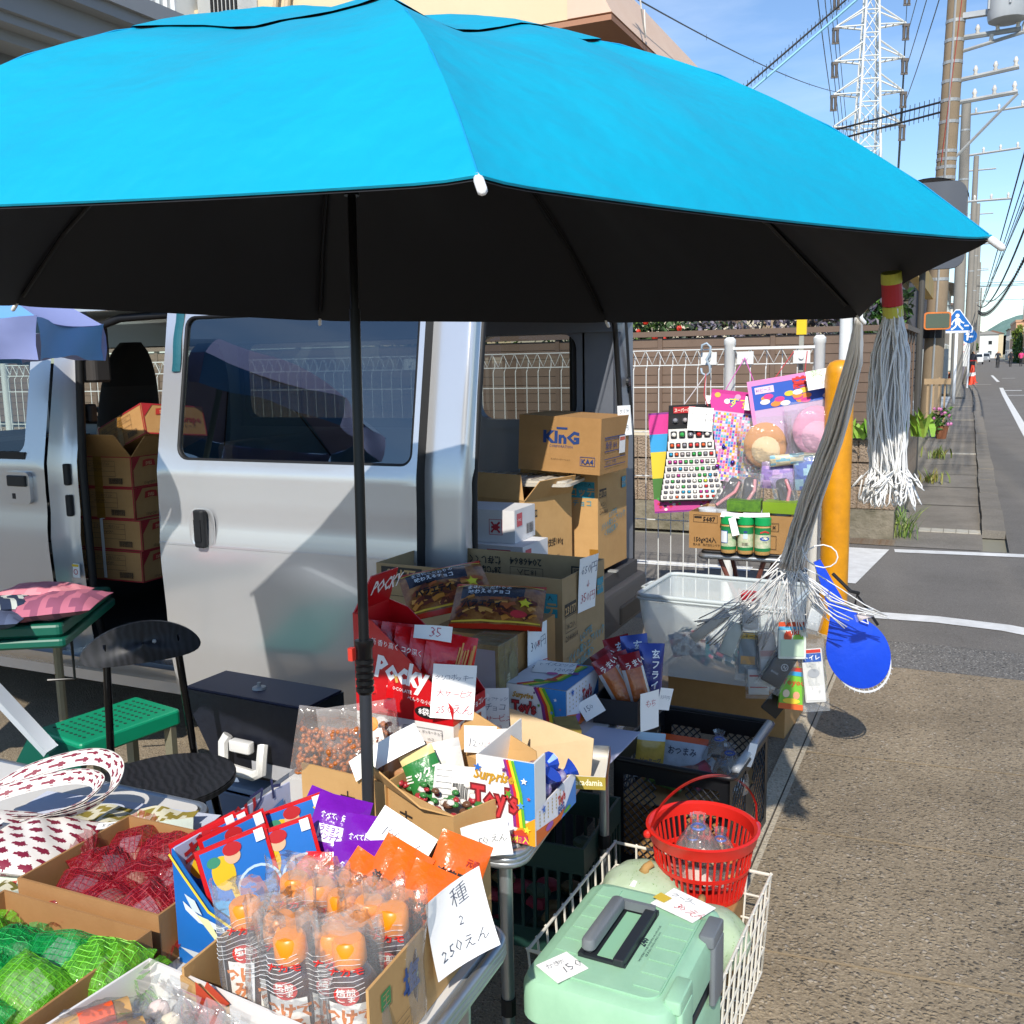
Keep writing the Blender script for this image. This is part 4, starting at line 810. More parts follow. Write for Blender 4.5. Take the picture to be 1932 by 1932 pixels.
def ring_panel(x0, x1, z0, z1, inner, fn, rim, rimw=.03, nr=3):
    """body panel x0..x1, z0..z1 with a window opening given by the loop 'inner'; fn(x, z) sets its surface"""
    cx = sum(p[0] for p in inner)/len(inner); cz = sum(p[1] for p in inner)/len(inner)
    angs = sorted(set([math.atan2(p[1]-cz, p[0]-cx) for p in inner]+[math.atan2(z-cz, x-cx) for x in (x0, x1) for z in (z0, z1)]+[i*2*PI/40-PI for i in range(40)]))
    def hit(loop, a):
        d = Vector((math.cos(a), math.sin(a))); best = None
        for i in range(len(loop)):
            p = Vector(loop[i])-Vector((cx, cz)); q = Vector(loop[(i+1) % len(loop)])-Vector((cx, cz)); e = q-p; den = d.x*e.y-d.y*e.x
            if abs(den) < 1e-12: continue
            t = (p.x*e.y-p.y*e.x)/den; s_ = (p.x*d.y-p.y*d.x)/den
            if t > 0 and -1e-6 <= s_ <= 1+1e-6 and (best is None or t < best): best = t
        return (cx+d.x*(best or 0), cz+d.y*(best or 0))
    o_ = [(x0, z0), (x1, z0), (x1, z1), (x0, z1)]; O = [hit(o_, a) for a in angs]; I = [hit(inner, a) for a in angs]; n = len(angs); m = MB()
    vs = []
    for k in range(nr+1):
        f = k/nr
        for i in range(n): x = O[i][0]*(1-f)+I[i][0]*f; z = O[i][1]*(1-f)+I[i][1]*f; vs.append(fn(x, z))
    for i in range(n): vs.append(fn(*I[i])+rim)
    fs = [(k*n+i, k*n+(i+1) % n, (k+1)*n+(i+1) % n, (k+1)*n+i) for k in range(nr+1) for i in range(n)]
    m.add(vs, fs); return m
def skin(x0, x1, z0, z1, fn, nx=6, nz=10): m = MB(); m.grid(lambda u, v: fn(x0+(x1-x0)*u, z0+(z1-z0)*v), nx, nz); return m
def pane(loop, fn, off):
    m = MB(); m.add([fn(*p)+off for p in loop], [tuple(range(len(loop)))]); return m
near = lambda x, z: Vector((x, ysd(z), z)); door = lambda x, z: Vector((x, ysd(z)-.055, z))
# front door
def vp(name, mb, m, par=van, **k): return part(name, mb, m, par, world=True, **k)
wl = rloop(-4.5, -3.55, 1.165, 1.66, (.03, .05, .08, .3)); fd = vp('front_door', ring_panel(-5.0, -3.43, 1.10, 1.76, wl, near, Vector((0, .03, 0))), M_sil, smooth=True, auto=35)
vp('door_skin', skin(-5.0, -3.43, .33, 1.10, near, 4, 16), M_sil, fd, smooth=True)
b = MB(); b.quad((-3.43, 2.852, .33), (-3.43, 2.95, .33), (-3.43, 3.02, 1.76), (-3.43, 2.975, 1.76)); vp('door_edge', b, M_sil, fd)
vp('window_pane', pane(wl, near, Vector((0, .02, 0))), M_clear, fd)
b = MB(); b.box(-4.51, -3.54, 2.852, 2.878, 1.14, 1.17); vp('window_seal', b, M_rub, fd)
b = MB(); b.prism(rloop(-3.66, -3.5, .955, 1.09, .025), -2.8485, -2.83, Matrix.Rotation(PI/2, 4, 'X') @ Matrix.Scale(1, 4)); vp('handle_bezel', b, M_sil, fd, smooth=True, auto=30)
b = MB(); b.rbox(-3.625, -3.515, 2.82, 2.836, 1.03, 1.075, .007); vp('handle', b, M_blk, fd)
b = MB(); b.rbox(-3.61, -3.585, 2.828, 2.84, .975, 1.0, .006); vp('lock', b, M_blk, fd)
# B-pillar jamb with weather strip
jamb = MB(); jamb.grid(lambda u, v: Vector((-3.43+.085*u, ysd(.3+1.45*v)+.015+.075*u+.016*math.sin(PI*u), .3+1.45*v)), 6, 14); vp('door_jamb', jamb, M_sil, smooth=True)
b = MB(); b.tube([(-3.315, 2.99, .32), (-3.335, 2.965, .5), (-3.335, 2.96, 1.1), (-3.325, 2.98, 1.55), (-3.28, 2.995, 1.66), (-3.1, 3.0, 1.705), (-2.7, 3.0, 1.715)], .017, 8); vp('weather_strip', b, M_rub, smooth=True)
for z in (1.03, .9, .52): b = MB(); b.rbox(-3.395, -3.365, 2.905, 2.93, z, z+.09, .01); vp('door_latch', b, M_blk)
b = MB(); b.box(-3.39, -3.35, 2.912, 2.915, .64, .70); o = vp('warning_sticker', b, ink('f2f2ee'))
pr = Print.plane((-3.37, 2.911, .665), (1, 0, 0), (0, 0, 1)); pr.ring(0, 0, .009, .012, 'c22a2a'); pr.rect(-.018, .022, .036, .01, 'e6c62a'); pr.build(van, 'sticker_print', True)
# sliding door
wl = rloop(-2.672, -1.662, 1.165, 1.69, (.05, .04, .04, .04)); sd = vp('sliding_door', ring_panel(-2.765, -1.64, 1.10, 1.745, wl, door, Vector((0, .025, 0)), nr=4), M_sil, smooth=True, auto=35)
vp('door_skin', skin(-2.765, -1.64, .265, 1.10, door, 6, 22), M_sil, sd, smooth=True)
b = MB(); b.grid(lambda u, v: Vector((-2.765+.012*math.sin(PI*u/2)*0, ysd(.265+1.48*v)-.055+.075*u, .265+1.48*v)), 2, 14); vp('door_edge', b, M_sil, sd, smooth=True)
b = MB(); b.grid(lambda u, v: Vector((-1.64, ysd(.265+1.48*v)+.02-.075*u, .265+1.48*v)), 2, 10); vp('door_edge', b, M_rub, sd)
vp('window_pane', pane(wl, door, Vector((0, .012, 0))), M_tint, sd)
b = MB(); b.tube([door(*p)+Vector((0, .008, 0)) for p in wl], .009, 6, closed=True); vp('window_seal', b, M_rub, sd, smooth=True)
hb = MB()
def dish(u, v):
    a = 2*PI*u; r_ = v; ex = .062*math.copysign(abs(math.cos(a))**.6, math.cos(a))*r_; ez = .078*math.copysign(abs(math.sin(a))**.6, math.sin(a))*r_
    return Vector((-2.553+ex, ysd(.91)-.057-.006*math.exp(-((r_-.9)/.08)**2)+.012*(1-r_**2)-.004, .912+ez))
hb.grid(lambda u, v: dish(1-u, v), 32, 8); vp('handle_bezel', hb, M_sil, sd, smooth=True)
b = MB(); b.rbox(-2.573, -2.523, 2.755, 2.785, .845, .985, .012); b.box(-2.563, -2.533, 2.750, 2.756, .87, .95); vp('handle', b, M_blk, sd)
b = MB(); b.box(-2.765, -1.64, 2.782, 2.79, .845, .853); vp('press_line', b, M_sil, sd)
t = thing('teal_tape', 'strip of teal cloth tape stuck on the front edge of the sliding door', 'tape', (-2.69, 2.78, 1.5))
b = MB(); b.grid(lambda u, v: Vector((-2.72+.04*u+.004*math.sin(v*9), ysd(1.49+.25*v)-.06-.004*math.sin(PI*u)-.003*math.sin(v*7), 1.49+.25*v)), 4, 8); part('tape', b, mat('tape_teal', '145a66', .7, bump=(90, .4, .004)), t, world=True)
# rear quarter, roof, sill, floor, far side
def qf(u, v):
    z = .3+1.5*v; y = ysd(z)
    if u < .7: return Vector((-1.66+.15*u/.7, y, z))
    a = (u-.7)/.3*PI/2; return Vector((-1.51+.02*math.sin(a), y+.02*(1-math.cos(a)), z))
b = MB(); b.grid(qf, 16, 16); vp('rear_pillar', b, M_sil, smooth=True)
b = MB(); b.grid(lambda u, v: Vector((-1.492-.02*math.sin(PI*u), ysd(.55+1.2*v)+.02+.065*u, .55+1.2*v)), 6, 12); vp('rear_jamb', b, M_sil, smooth=True)
b = MB(); b.tube([(-1.50, ysd(z)+.09, z) for z in (.6, .8, 1.1, 1.4, 1.66)]+[(-1.47, 3.1, 1.71), (-1.47, 3.7, 1.725), (-1.47, 4.27, 1.71)]+[(-1.47, far(z)-.1, z) for z in (1.66, 1.4, 1.1, .8, .6)], .013, 8); vp('rear_weather_strip', b, M_rub, smooth=True)
b = MB(); b.grid(lambda u, v: Vector((-5.3+3.85*u, 2.965+1.45*v, 1.79+.09*math.sin(PI*v)**.5)), 8, 12); b.grid(lambda u, v: Vector((-1.45-3.85*u, 2.965+1.45*v, 1.765+.07*math.sin(PI*v)**.5)), 8, 12); vp('roof', b, M_sil, smooth=True)
b = MB(); b.box(-5.3, -1.45, 2.955, 3.02, 1.735, 1.80); b.box(-5.3, -1.45, 4.36, 4.425, 1.735, 1.80); b.box(-1.52, -1.45, 3.02, 4.36, 1.735, 1.80); vp('roof_rail', b, M_sil)
b = MB(); b.grid(lambda u, v: Vector((-5.2+3.75*u, 2.845+.05*math.cos(PI*v)*.5+.03*(1-v), .21+.12*v)), 4, 8); b.box(-5.2, -1.45, 2.87, 2.98, .215, .33); vp('sill', b, M_sil, smooth=True, auto=40)
b = MB(); b.box(-5.2, -1.45, 2.96, 4.42, .32, .36); b.box(-2.85, -1.47, 2.96, 4.42, .52, .585); b.box(-2.87, -2.84, 2.96, 4.42, .36, .585); vp('floor', b, M_int)
b = MB(); b.grid(lambda u, v: Vector((-5.3+3.85*u, far(.3+.9*v), .3+.9*v)), 4, 8); vp('far_skin', b, M_sil)
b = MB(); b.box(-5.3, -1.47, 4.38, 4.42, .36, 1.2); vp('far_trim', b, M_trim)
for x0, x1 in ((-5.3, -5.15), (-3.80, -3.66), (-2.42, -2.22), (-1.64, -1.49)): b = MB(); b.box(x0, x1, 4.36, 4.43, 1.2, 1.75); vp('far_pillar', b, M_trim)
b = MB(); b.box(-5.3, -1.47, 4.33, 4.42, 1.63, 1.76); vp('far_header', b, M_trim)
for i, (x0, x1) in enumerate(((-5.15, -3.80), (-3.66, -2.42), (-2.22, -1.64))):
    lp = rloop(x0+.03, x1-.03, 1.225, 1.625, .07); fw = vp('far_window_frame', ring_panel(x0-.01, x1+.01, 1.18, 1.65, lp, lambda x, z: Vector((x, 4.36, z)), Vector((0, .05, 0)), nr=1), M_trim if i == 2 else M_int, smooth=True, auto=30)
    vp('window_pane', pane(lp, lambda x, z: Vector((x, 4.405, z)), Vector((0, 0, 0))), M_clear if i == 0 else M_rear, fw)
b = MB(); b.tube([(-1.70, 4.40, 1.22), (-1.70, 4.40, 1.63)], .02, 6); vp('window_divider', b, M_rub)
# far rear pillar as seen through the tailgate opening, tail lamp, bumper
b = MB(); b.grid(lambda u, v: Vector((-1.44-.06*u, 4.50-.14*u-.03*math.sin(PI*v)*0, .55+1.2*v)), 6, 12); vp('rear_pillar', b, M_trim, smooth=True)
b = MB(); b.grid(lambda u, v: Vector((-1.45+.012*math.sin(PI*v), far(.5+1.25*u)-.02*v, .5+1.25*u)), 12, 3); vp('pillar_edge', b, M_blk, smooth=True)
b = MB(); b.lathe([(.024, 0), (.02, .01), (.012, .011)], 14, Matrix.Translation((-1.447, 4.44, 1.4)) @ Matrix.Rotation(PI/2, 4, 'Y')); vp('rubber_stop', b, M_blk)
b = MB(); b.rbox(-1.5, -1.36, 2.93, 4.5, .30, .50, .05); b.box(-1.47, -1.40, 3.0, 4.44, .50, .56); vp('bumper', b, mat('bumper_grey', '3c3d40', .6), smooth=True, auto=35)
b = MB(); b.box(-1.43, -1.39, 4.1, 4.13, .562, .57); vp('latch', b, M_galv)
b = MB(); b.rbox(-1.40, -1.352, 4.05, 4.35, .33, .42, .02); vp('fog_recess', b, M_blk)
hatch = MB(); hatch.grid(lambda u, v: Vector((-1.45+.16*u, 3.02+1.34*v, 1.80+.62*u+.02*math.sin(PI*v))), 8, 6); hatch.grid(lambda u, v: Vector((-1.25-.16*u, 3.02+1.34*v, 2.41-.62*u+.02*math.sin(PI*v))), 8, 6); tg = vp('tailgate', hatch, M_sil, smooth=True)
b = MB(); b.quad((-1.42, 3.12, 2.0), (-1.36, 3.12, 2.32), (-1.36, 4.26, 2.32), (-1.42, 4.26, 2.0)); vp('rear_screen', b, M_tint, tg).location = (-.03, 0, .0)
# front end out of view still closes the body
b = MB(); b.grid(lambda u, v: Vector((-5.3-.12*math.sin(PI*v/2)*(1-v), 2.9+1.58*u, .3+.85*v)), 4, 4); vp('front_panel', b, M_sil)
b = MB(); b.quad((-5.32, 2.95, 1.12), (-5.32, 4.43, 1.12), (-5.15, 4.38, 1.76), (-5.15, 3.0, 1.76)); vp('windscreen', b, M_clear)
b = MB(); b.box(-5.28, -4.85, 3.0, 4.38, .6, 1.12); vp('dashboard', b, M_int)
# seats, steering wheel, mirror, sun visor
def seat(x, y, lab):
    st = MB(); st.rbox(x-.2, x+.3, y-.24, y+.24, .66, .84, .06); o = vp('seat_cushion', st, mat('seat_fabric', '2f2d2d', .9, bump=(300, .2, .002)))
    def bk(u, v):
        a = 2*PI*u; w = .19*(1-.3*v**4); d = .085*(1-.3*v); t_ = (1-v**7)
        return Vector((x+.26+.10*v+d*math.sin(a), y+w*math.copysign(abs(math.cos(a))**.7, math.cos(a))*max(t_, .02)**.4, .8+.83*v))
    st = MB(); st.grid(lambda u, v: bk(u, v), 24, 20, mf=lambda u, v: 1 if v > .74 else 0); vp('seat_back', st, [mat('seat_fabric', '2f2d2d'), mat('headrest_black', '0e0e0f', .8)], smooth=True)
seat(-4.05, 3.62, 'near'); seat(-4.05, 4.15, 'far')
b = MB(); b.rbox(-3.25, -2.9, 3.35, 4.35, .6, .86, .06); b.rbox(-2.98, -2.86, 3.35, 4.35, .86, 1.18, .05); vp('rear_seat', b, M_int)
b = MB(); b.tube([(-4.6+.04*math.cos(a*PI/8), 4.12+.18*math.cos(a*PI/8+1.57), 1.12+.17*math.sin(a*PI/8+1.57)) for a in range(16)], .016, 6, closed=True); vp('steering_wheel', b, M_blk)
b = MB(); b.rbox(-4.62, -4.58, 3.72, 3.94, 1.535, 1.605, .012); vp('rear_view_mirror', b, M_blk)
b = MB(); b.quad((-4.575, 3.73, 1.542), (-4.575, 3.93, 1.542), (-4.575, 3.93, 1.6), (-4.575, 3.73, 1.6)); vp('mirror_face', b, mat('mirror_silver', 'c8ccd0', .03, 1))
b = MB(); b.rbox(-3.36, -3.27, 3.0, 3.1, 1.45, 1.68, .02); vp('pillar_trim', b, mat('pillar_trim', '3a3735', .8)); b = MB(); b.rbox(-3.40, -3.35, 3.03, 3.08, 1.28, 1.36, .015); vp('belt_guide', b, M_blk)
for x in (-4.65, -1.82):
    for y in (2.98, 4.26):
        w = MB(); w.tube([(x, y, .27), (x, y+.14, .27)], .27, 24); wh = vp('wheel', w, mat('tyre', '1b1b1c'), smooth=True, auto=40)
        w = MB(); w.tube([(x, y-.005, .27), (x, y+.1, .27)], .17, 20); vp('rim', w, M_galv, wh)
# ------------------------------------------------------------------ cargo in the side doorway
M_cb = card(); M_cb2 = card('pale', 'c39a63', 'b48b56'); M_cbd = card('dark', 'a67d4c', '96703f'); M_crd = mat('carton_red', 'b3262c', .7)
def jelly_box(label, loc, rot, tape=None, open_=False):
    t = thing('jelly_carton', label, 'carton', loc, rot, 'red edged snack cartons stacked in the van'); w, d, h = .36, .3, .136
    if open_:
        carton(t, w, d, h, M_cb)
        flap(t, (0, 0, h), (w, 0, h), (0, -.09, .10), M_cb, trim=.0); flap(t, (w, 0, h), (w, d, h), (.075, 0, .09), M_cb, trim=.02); flap(t, (0, d, h), (0, 0, h), (-.1, 0, .04), M_cb, trim=.02)
    else: b = MB(); b.box(0, w, 0, d, 0, h); part('carton_body', b, M_cb, t)
    for ax in ((Vector((0, 0, 0)), Vector((1, 0, 0)), w), (Vector((w, 0, 0)), Vector((0, 1, 0)), d)):
        pr = Print.plane(ax[0], ax[1], (0, 0, 1)); L_ = ax[2]; pr.rect(0, 0, L_, .006, 'a8282e'); pr.rect(0, h-.006, L_, .006, 'a8282e'); pr.rect(0, .006, .006, h-.012, 'a8282e'); pr.rect(L_-.006, .006, .006, h-.012, 'a8282e')
        if ax[2] == w:
            k = '3a2c22'
            for i in range(4): pr.rect(.02, .048+i*.022, .25, .0012, k)
            pr.rect(.02, .048, .0012, .066, k); pr.rect(.095, .048, .0012, .066, k); pr.rect(.27, .048, .0012, .0672, k)
            pr.text('商品名', .028, .098, .012, k); pr.text('規　格', .028, .076, .012, k); pr.text('賞味期限', .026, .054, .011, k, sx=.8); pr.text('グレープつぶ粒々ジュレ', .11, .098, .011, k, sx=.8); pr.text('150g×24入', .14, .076, .011, k); pr.bars(.235, .016, .075, .026, seed=4)
        else:
            pr.poly([(.006, h-.006), (.006, h-.06), (.03, h-.03), (.05, h-.006)], 'a8282e'); pr.poly([(.06, h-.05), (.1, h-.045), (.14, h-.05), (.135, h-.022), (.1, h-.017), (.065, h-.022)], 'b4342c'); pr.text('SVES', .1, h-.042, .014, 'd8b888', 'c', bold=.02); pr.text('Grape', .17, .06, .03, 'a8282e', bold=.02); pr.text('グレープ', .17, .035, .014, '4a3326'); pr.text('150g×24入', .06, .012, .012, '3a2c22')
        pr.build(t)
    if tape:
        b = MB(); x = .15; b.box(x, x+.045, -.0022, -.0014, 0, h); part('brown_tape', b, mat('tape_brown', 'a5752c', .3, alpha=.75), t)
    return t
SX, SY = -3.575, 3.1
jelly_box('red edged carton at the bottom of the doorway stack', (SX+.015, SY, .587), rad(2)); jelly_box('red edged carton second from the bottom of the doorway stack', (SX+.02, SY+.01, .724), rad(1))
jelly_box('red edged carton with brown tape in the middle of the doorway stack', (SX-.01, SY, .861), rad(3), tape=1); jelly_box('open red edged carton with raised flaps near the top of the stack', (SX-.01, SY, .998), rad(3), tape=1, open_=True)
jelly_box('tilted red edged carton lying half inside the open one', (SX+.10, SY+.10, 1.115), (rad(-6), rad(-19), rad(-12)), tape=1)
b = MB(); b.box(SX+.165, SX+.18, SY-.006, SY-.004, .60, .862); b.box(SX+.165, SX+.18, SY-.006, SY+.29, .861, .8625); solo('packing_strap', b, mat('strap_white', 'dcdcd8', .5), 'white plastic strap round the lower two doorway cartons', 'strap')
b = MB(); pl = Pillow(.14, .1, .05, 8); solo('patterned_cloth', pl.mb(mf=lambda u, v: int((math.sin(u*60)*math.sin(v*40)) > .1)), [mat('cloth_grey', 'a8a8a6', .9), mat('cloth_black', '1a1a1c', .9)], 'small black and white patterned cloth beside the doorway cartons', 'cloth', (-3.58, 3.28, .95), face(20, 10), smooth=True)
# ------------------------------------------------------------------ cargo seen through the tailgate
def plain(t, w, d, h, m): b = MB(); b.box(0, w, 0, d, 0, h); return part('carton_body', b, m, t)
t = thing('stationery_carton', 'brown carton lettered in blue on top of the tailgate cargo', 'carton', (-1.752, 3.86, 1.045), (rad(0), rad(2.5), rad(-3))); w, d, h = .38, .32, .235; plain(t, w, d, h, M_cbd)
pr = Print.plane((0, 0, 0), (1, 0, 0), (0, 0, 1)); nb = '1f3c74'; pr.text('KInG', .2, .125, .05, nb, 'c', bold=.045, sx=1.15); pr.rect(.178, .182, .05, .009, nb); pr.text('CORPORATION', .2, .105, .011, nb, 'c'); pr.text('キングコーポレーション', .2, .052, .006, '3a2c22', 'c'); pr.frame(.29, .035, .068, .038, .002, nb); pr.text('KA4', .324, .043, .022, nb, 'c', bold=.02); pr.build(t)
pr = Print.plane((w, 0, 0), (0, 1, 0), (0, 0, 1)); pr.rect(.04, .15, .24, .004, nb); pr.rect(.04, .142, .24, .003, nb); pr.text('角形 A4', .05, .105, .026, nb); pr.rect(.04, .092, .24, .004, nb); pr.rect(.04, .06, .24, .003, nb); pr.rect(.04, .03, .24, .003, nb); pr.text('228×312  100枚', .05, .041, .013, nb); pr.rect(.2, .075, .07, .075, 'f0eee8'); pr.rect(.205, .13, .06, .015, 'd2604c'); pr.build(t)
price('small torn price note on the top corner of the blue lettered carton', (-1.355, 4.12, 1.24), face(70, 5), .09, .13, [('クリア', -.035, .03, .017, '33363c'), ('1枚', -.03, 0, .02, 'b83a3a'), ('30円', -.035, -.04, .02, '33363c')], seed=3)
def lotte_print_front(t, w, h):
    pr = Print.plane((0, 0, 0), (1, 0, 0), (0, 0, 1)); tl = '2b8fa3'
    x = w-.13; pr.rect(x, h-.115, .115, .07, tl); pr.text('お口の恋人', x+.057, h-.065, .013, '13454f', 'c'); pr.text('ロッテ', x+.057, h-.105, .03, 'b99a68', 'c', bold=.03); pr.text('チョコ', x+.057, h-.15, .022, tl, 'c', bold=.01)
    pr.rect(.02, h-.05, .15, .042, '1d1b19'); pr.text('23177', .095, h-.045, .03, 'bd9a66', 'c', bold=.03); pr.frame(.02, h-.1, .15, .048, .0015, '2a2520'); pr.build(t)
def lotte_print_side(t, w, d, h):
    pr = Print.plane((w, 0, 0), (0, 1, 0), (0, 0, 1)); tl = '2b8fa3'
    pr.rect(.015, h-.115, .08, .036, '1d1b19'); pr.text('23177', .055, h-.11, .022, 'bd9a66', 'c', bold=.03); pr.frame(.015, h-.165, .08, .048, .0015, '2a2520'); pr.text('18コ入', .055, h-.155, .016, '2a2520', 'c'); pr.text('2046864', .015, h-.19, .018, '2a2520')
    pr.text('LOTTE', .12, h-.215, .022, tl, rot=.12, bold=.01); pr.text('パイの実シェアパック', .03, h-.262, .024, tl, rot=.12, bold=.01, sx=.85); pr.text('＜宇治抹茶＞', .06, h-.292, .022, tl, rot=.12, bold=.01, sx=.9); pr.rect(d-.07, h-.1, .05, .05, tl); pr.text('ロッテ', d-.045, h-.085, .014, 'c2a06c', 'c', bold=.02); pr.build(t)
t = thing('chocolate_carton', 'tall closed chocolate carton at the right end of the tailgate cargo', 'carton', (-1.70, 3.99, .587), rad(-3)); w, d, h = .27, .34, .44; plain(t, w, d, h, M_cb2); lotte_print_front(t, w, h); lotte_print_side(t, w, d, h)
b = MB(); b.box(w-.04, w-.0, -.0016, -.0008, .02, .1); part('brown_tape', b, mat('tape_brown', 'a5752c'), t)
t = thing('rice_cracker_carton', 'open crumpled brown carton lettered in black beside the white boxes', 'carton', (-1.905, 3.66, .587), rad(-14)); w, d, h = .31, .33, .36; carton(t, w, d, h, M_cb2)
flap(t, (0, 0, h), (w, 0, h), (0, .03, .10), M_cb2); flap(t, (w, d, h), (0, d, h), (0, .02, .12), M_cb2); flap(t, (w, 0, h), (w, d, h), (.05, 0, .08), M_cb2)
for o_, ux in (((w, 0, 0), (0, 1, 0)), ((0, 0, 0), (1, 0, 0))):
    pr = Print.plane(o_, ux, (0, 0, 1)); pr.rect(.03, .285, .055, .03, '2a221c'); pr.text('天乃屋', .0575, .293, .015, 'c2a06c', 'c'); pr.text('こわれ歌舞伎揚180g', .02, .15, .026, '2a221c', sx=.75, bold=.01); pr.text('株式会社天乃屋', .1, .09, .014, '2a221c'); pr.build(t)
for i, (z, hh, lab) in enumerate(((.70, .125, 'lower white box with red number label in the tailgate'), (.826, .125, 'upper white box with red emblem in the tailgate'))):
    t = thing('white_carton', lab, 'carton', (-1.88, 3.27 if i == 0 else 3.30, z), rad(-2 if i == 0 else 1), 'white cartons in the tailgate'); w, d, h = (.415, .22, hh) if i == 0 else (.36, .2, hh); plain(t, w, d, h, mat('white_board', 'd6d5d4', .7, noise=(10, .3, 'c4c3c4')))
    pr = Print.plane((0, 0, 0), (1, 0, 0), (0, 0, 1))
    if i == 0: pr.rect(.265, .08, .1, .03, 'b8303c'); pr.text('09022', .315, .086, .018, 'f2f0ee', 'c', bold=.03); pr.rect(.04, .02, .14, .04, '1c1b1e'); pr.text('フライ', .11, .027, .022, 'e8e6e4', 'c'); pr.rect(.215, .018, .15, .042, 'eceae8'); pr.bars(.22, .022, .14, .034, seed=6)
    else:
        pr.frame(.255, .03, .055, .06, .002, 'b8303c')
        for q in ((.265, .08), (.265, .06), (.265, .04)): pr.band([q, (.28, .06), (.30, q[1])], .008, 'b8303c')
        pr.ell(.283, .06, .012, .012, 'b8303c')
    pr.build(t)
    pr = Print.plane((w, 0, 0), (0, 1, 0), (0, 0, 1)); pr.rect(.02, .06, .05, .05, 'c4525c'); pr.text('09022', .045, .08, .01, 'f2f0ee', 'c'); pr.bars(.11, .02, .07, .04, seed=8); pr.build(t)
b = MB(); b.box(-1.92, -1.52, 3.25, 3.6, .587, .70); solo('low_carton', b, M_cb, 'plain low carton under the white boxes in the tailgate', 'carton')
t = thing('tub_lid', 'translucent ribbed plastic tub lid lying on the tailgate cargo', 'lid', (-1.78, 3.86, .99), rad(6))
b = MB(); b.prism(rloop(-.32, .3, -.17, .17, .04), 0, .012); b.prism(rloop(-.3, .28, -.15, .15, .035), .0125, .022); part('lid', b, mat('lid_plastic', 'c9c2b4', .35, alpha=.9, bump=(30, .2, .004)), t)
for i in range(9): b = MB(); b.box(-.26+i*.06, -.235+i*.06, -.13, .13, .0225, .026); part('rib', b, mat('lid_plastic', 'c9c2b4'), t)
# ================================================================== cyan parasol
TIPS = [(-.404, .816, 1.661), (.018, 1.459, 1.646), (-.213, 2.20, 1.580), (-.914, 2.62, 1.606), (-1.66, 2.33, 1.628), (-2.07, 1.683, 1.658), (-1.844, .909, 1.635), (-1.25, .70, 1.685)]
UC = Vector((-1.026, 1.566, 2.062))
um = thing('parasol', 'large cyan parasol with black lining shading the stall tables', 'parasol', (-.955, 1.40, 0))
def uprof(s): return .85*s*s+.15*s**4
def rib(k, s): T = Vector(TIPS[k % 8]); return Vector((UC.x+(T.x-UC.x)*s, UC.y+(T.y-UC.y)*s, UC.z-(UC.z-T.z)*uprof(s)))
def cloth(k, t_, s, dz=0):
    a, b_ = rib(k, s), rib(k+1, s); q = a.lerp(b_, t_); w = 4*t_*(1-t_)
    mid = Vector((UC.x, UC.y, q.z)); q = mid+(q-mid)*(1-.028*w*s**3)              # rim curves in between the tips
    q.z += -.018*w*s*(1-s)*2.2+(.006*math.sin(9*t_+5*s+k*1.7)*w+.003*math.sin(21*t_-13*s+k)*w*s)*(1-s**4)
    q.z += .006*w*math.sin(6*(s+.35*t_)*PI+k)*(.4 if s < .6 else .15)*(1-s**4)
    q.z += .015*w*math.sin(2*PI*(1.0*t_+1.1*s)+1.4*k)*(1.1-.6*s)*(1-s**3)+.0035*math.exp(-(min(t_, 1-t_)/.03)**2)+.0022*w*math.sin(38*t_+9*s*s+k)*s**3*(1-s**6)
    q.z += dz; return q
M_cy = mat('cyan_nylon', '00a2c0', .42, noise=(2.5, .5, '0090b2'), bump=(4, .4, .07), spec=.5); M_lin = mat('black_lining', '15171d', .75, bump=(240, .1, .002))
S0 = .34
b = MB()
for k in range(8): b.grid(lambda u, v, k=k: cloth(k, u, S0+(1-S0)*v), 28, 26)
part('canopy', b, M_cy, um, world=True, smooth=True)
b = MB()
for k in range(8): b.grid(lambda u, v, k=k: cloth(k, 1-u, S0+(1-S0)*v, -.004), 28, 26)
part('lining', b, M_lin, um, world=True, smooth=True)
def cap(k, t_, s, dz=0): q = cloth(k, t_, s, 0); q.z += .0035+.02*(1-(s/.47)**2)+dz; return q
b = MB()
for k in range(8): b.grid(lambda u, v, k=k: cap(k, u, .02+.45*v), 10, 8)
vc = part('vent_cap', b, M_cy, um, world=True, smooth=True)
b = MB()
for k in range(8): b.grid(lambda u, v, k=k: cap(k, 1-u, .02+.45*v, -.004), 10, 8)
part('cap_lining', b, M_lin, vc, world=True, smooth=True)
b = MB()
for k in range(8): b.tube([cloth(k, t_/28, 1.0, .0005) for t_ in range(29)], .0022, 5)
part('hem', b, M_cy, um, world=True)
M_ribm = mat('rib_black', '101114', .4)
for k in range(8):
    b = MB(); b.tube([rib(k, s)-Vector((0, 0, .009)) for s in (.03, .2, .4, .6, .8, .97)], .0045, 6); r_ = part('rib', b, M_ribm, um, world=True)
    b = MB(); b.tube([Vector((UC.x-.008, UC.y-.02, 1.84)), rib(k, .5)-Vector((0, 0, .014))], .004, 5); part('strut', b, M_ribm, r_, world=True)
    T = Vector(TIPS[k]); d = (rib(k, 1)-rib(k, .9)).normalized()
    b = MB(); b.tube([T-d*.006, T+d*.003, T+d*.018, T+d*.022], [.004, .0052, .0050, .002], 8); part('rib_tip', b, mat('tip_white', 'f0f0ee', .3), um, world=True, smooth=True)
    b = MB(); b.tube([rib(k, s)+Vector((0, 0, .0042)) for s in (.36, .5, .65, .8, .92, 1)], .0011, 4); part('seam', b, mat('seam_cyan', '0092c2', .6), um, world=True)
PB = Vector((-.955, 1.40, 0)); PT = Vector((-1.028, 1.566, 2.1))
def pp(z): return PB.lerp(PT, z/2.1)
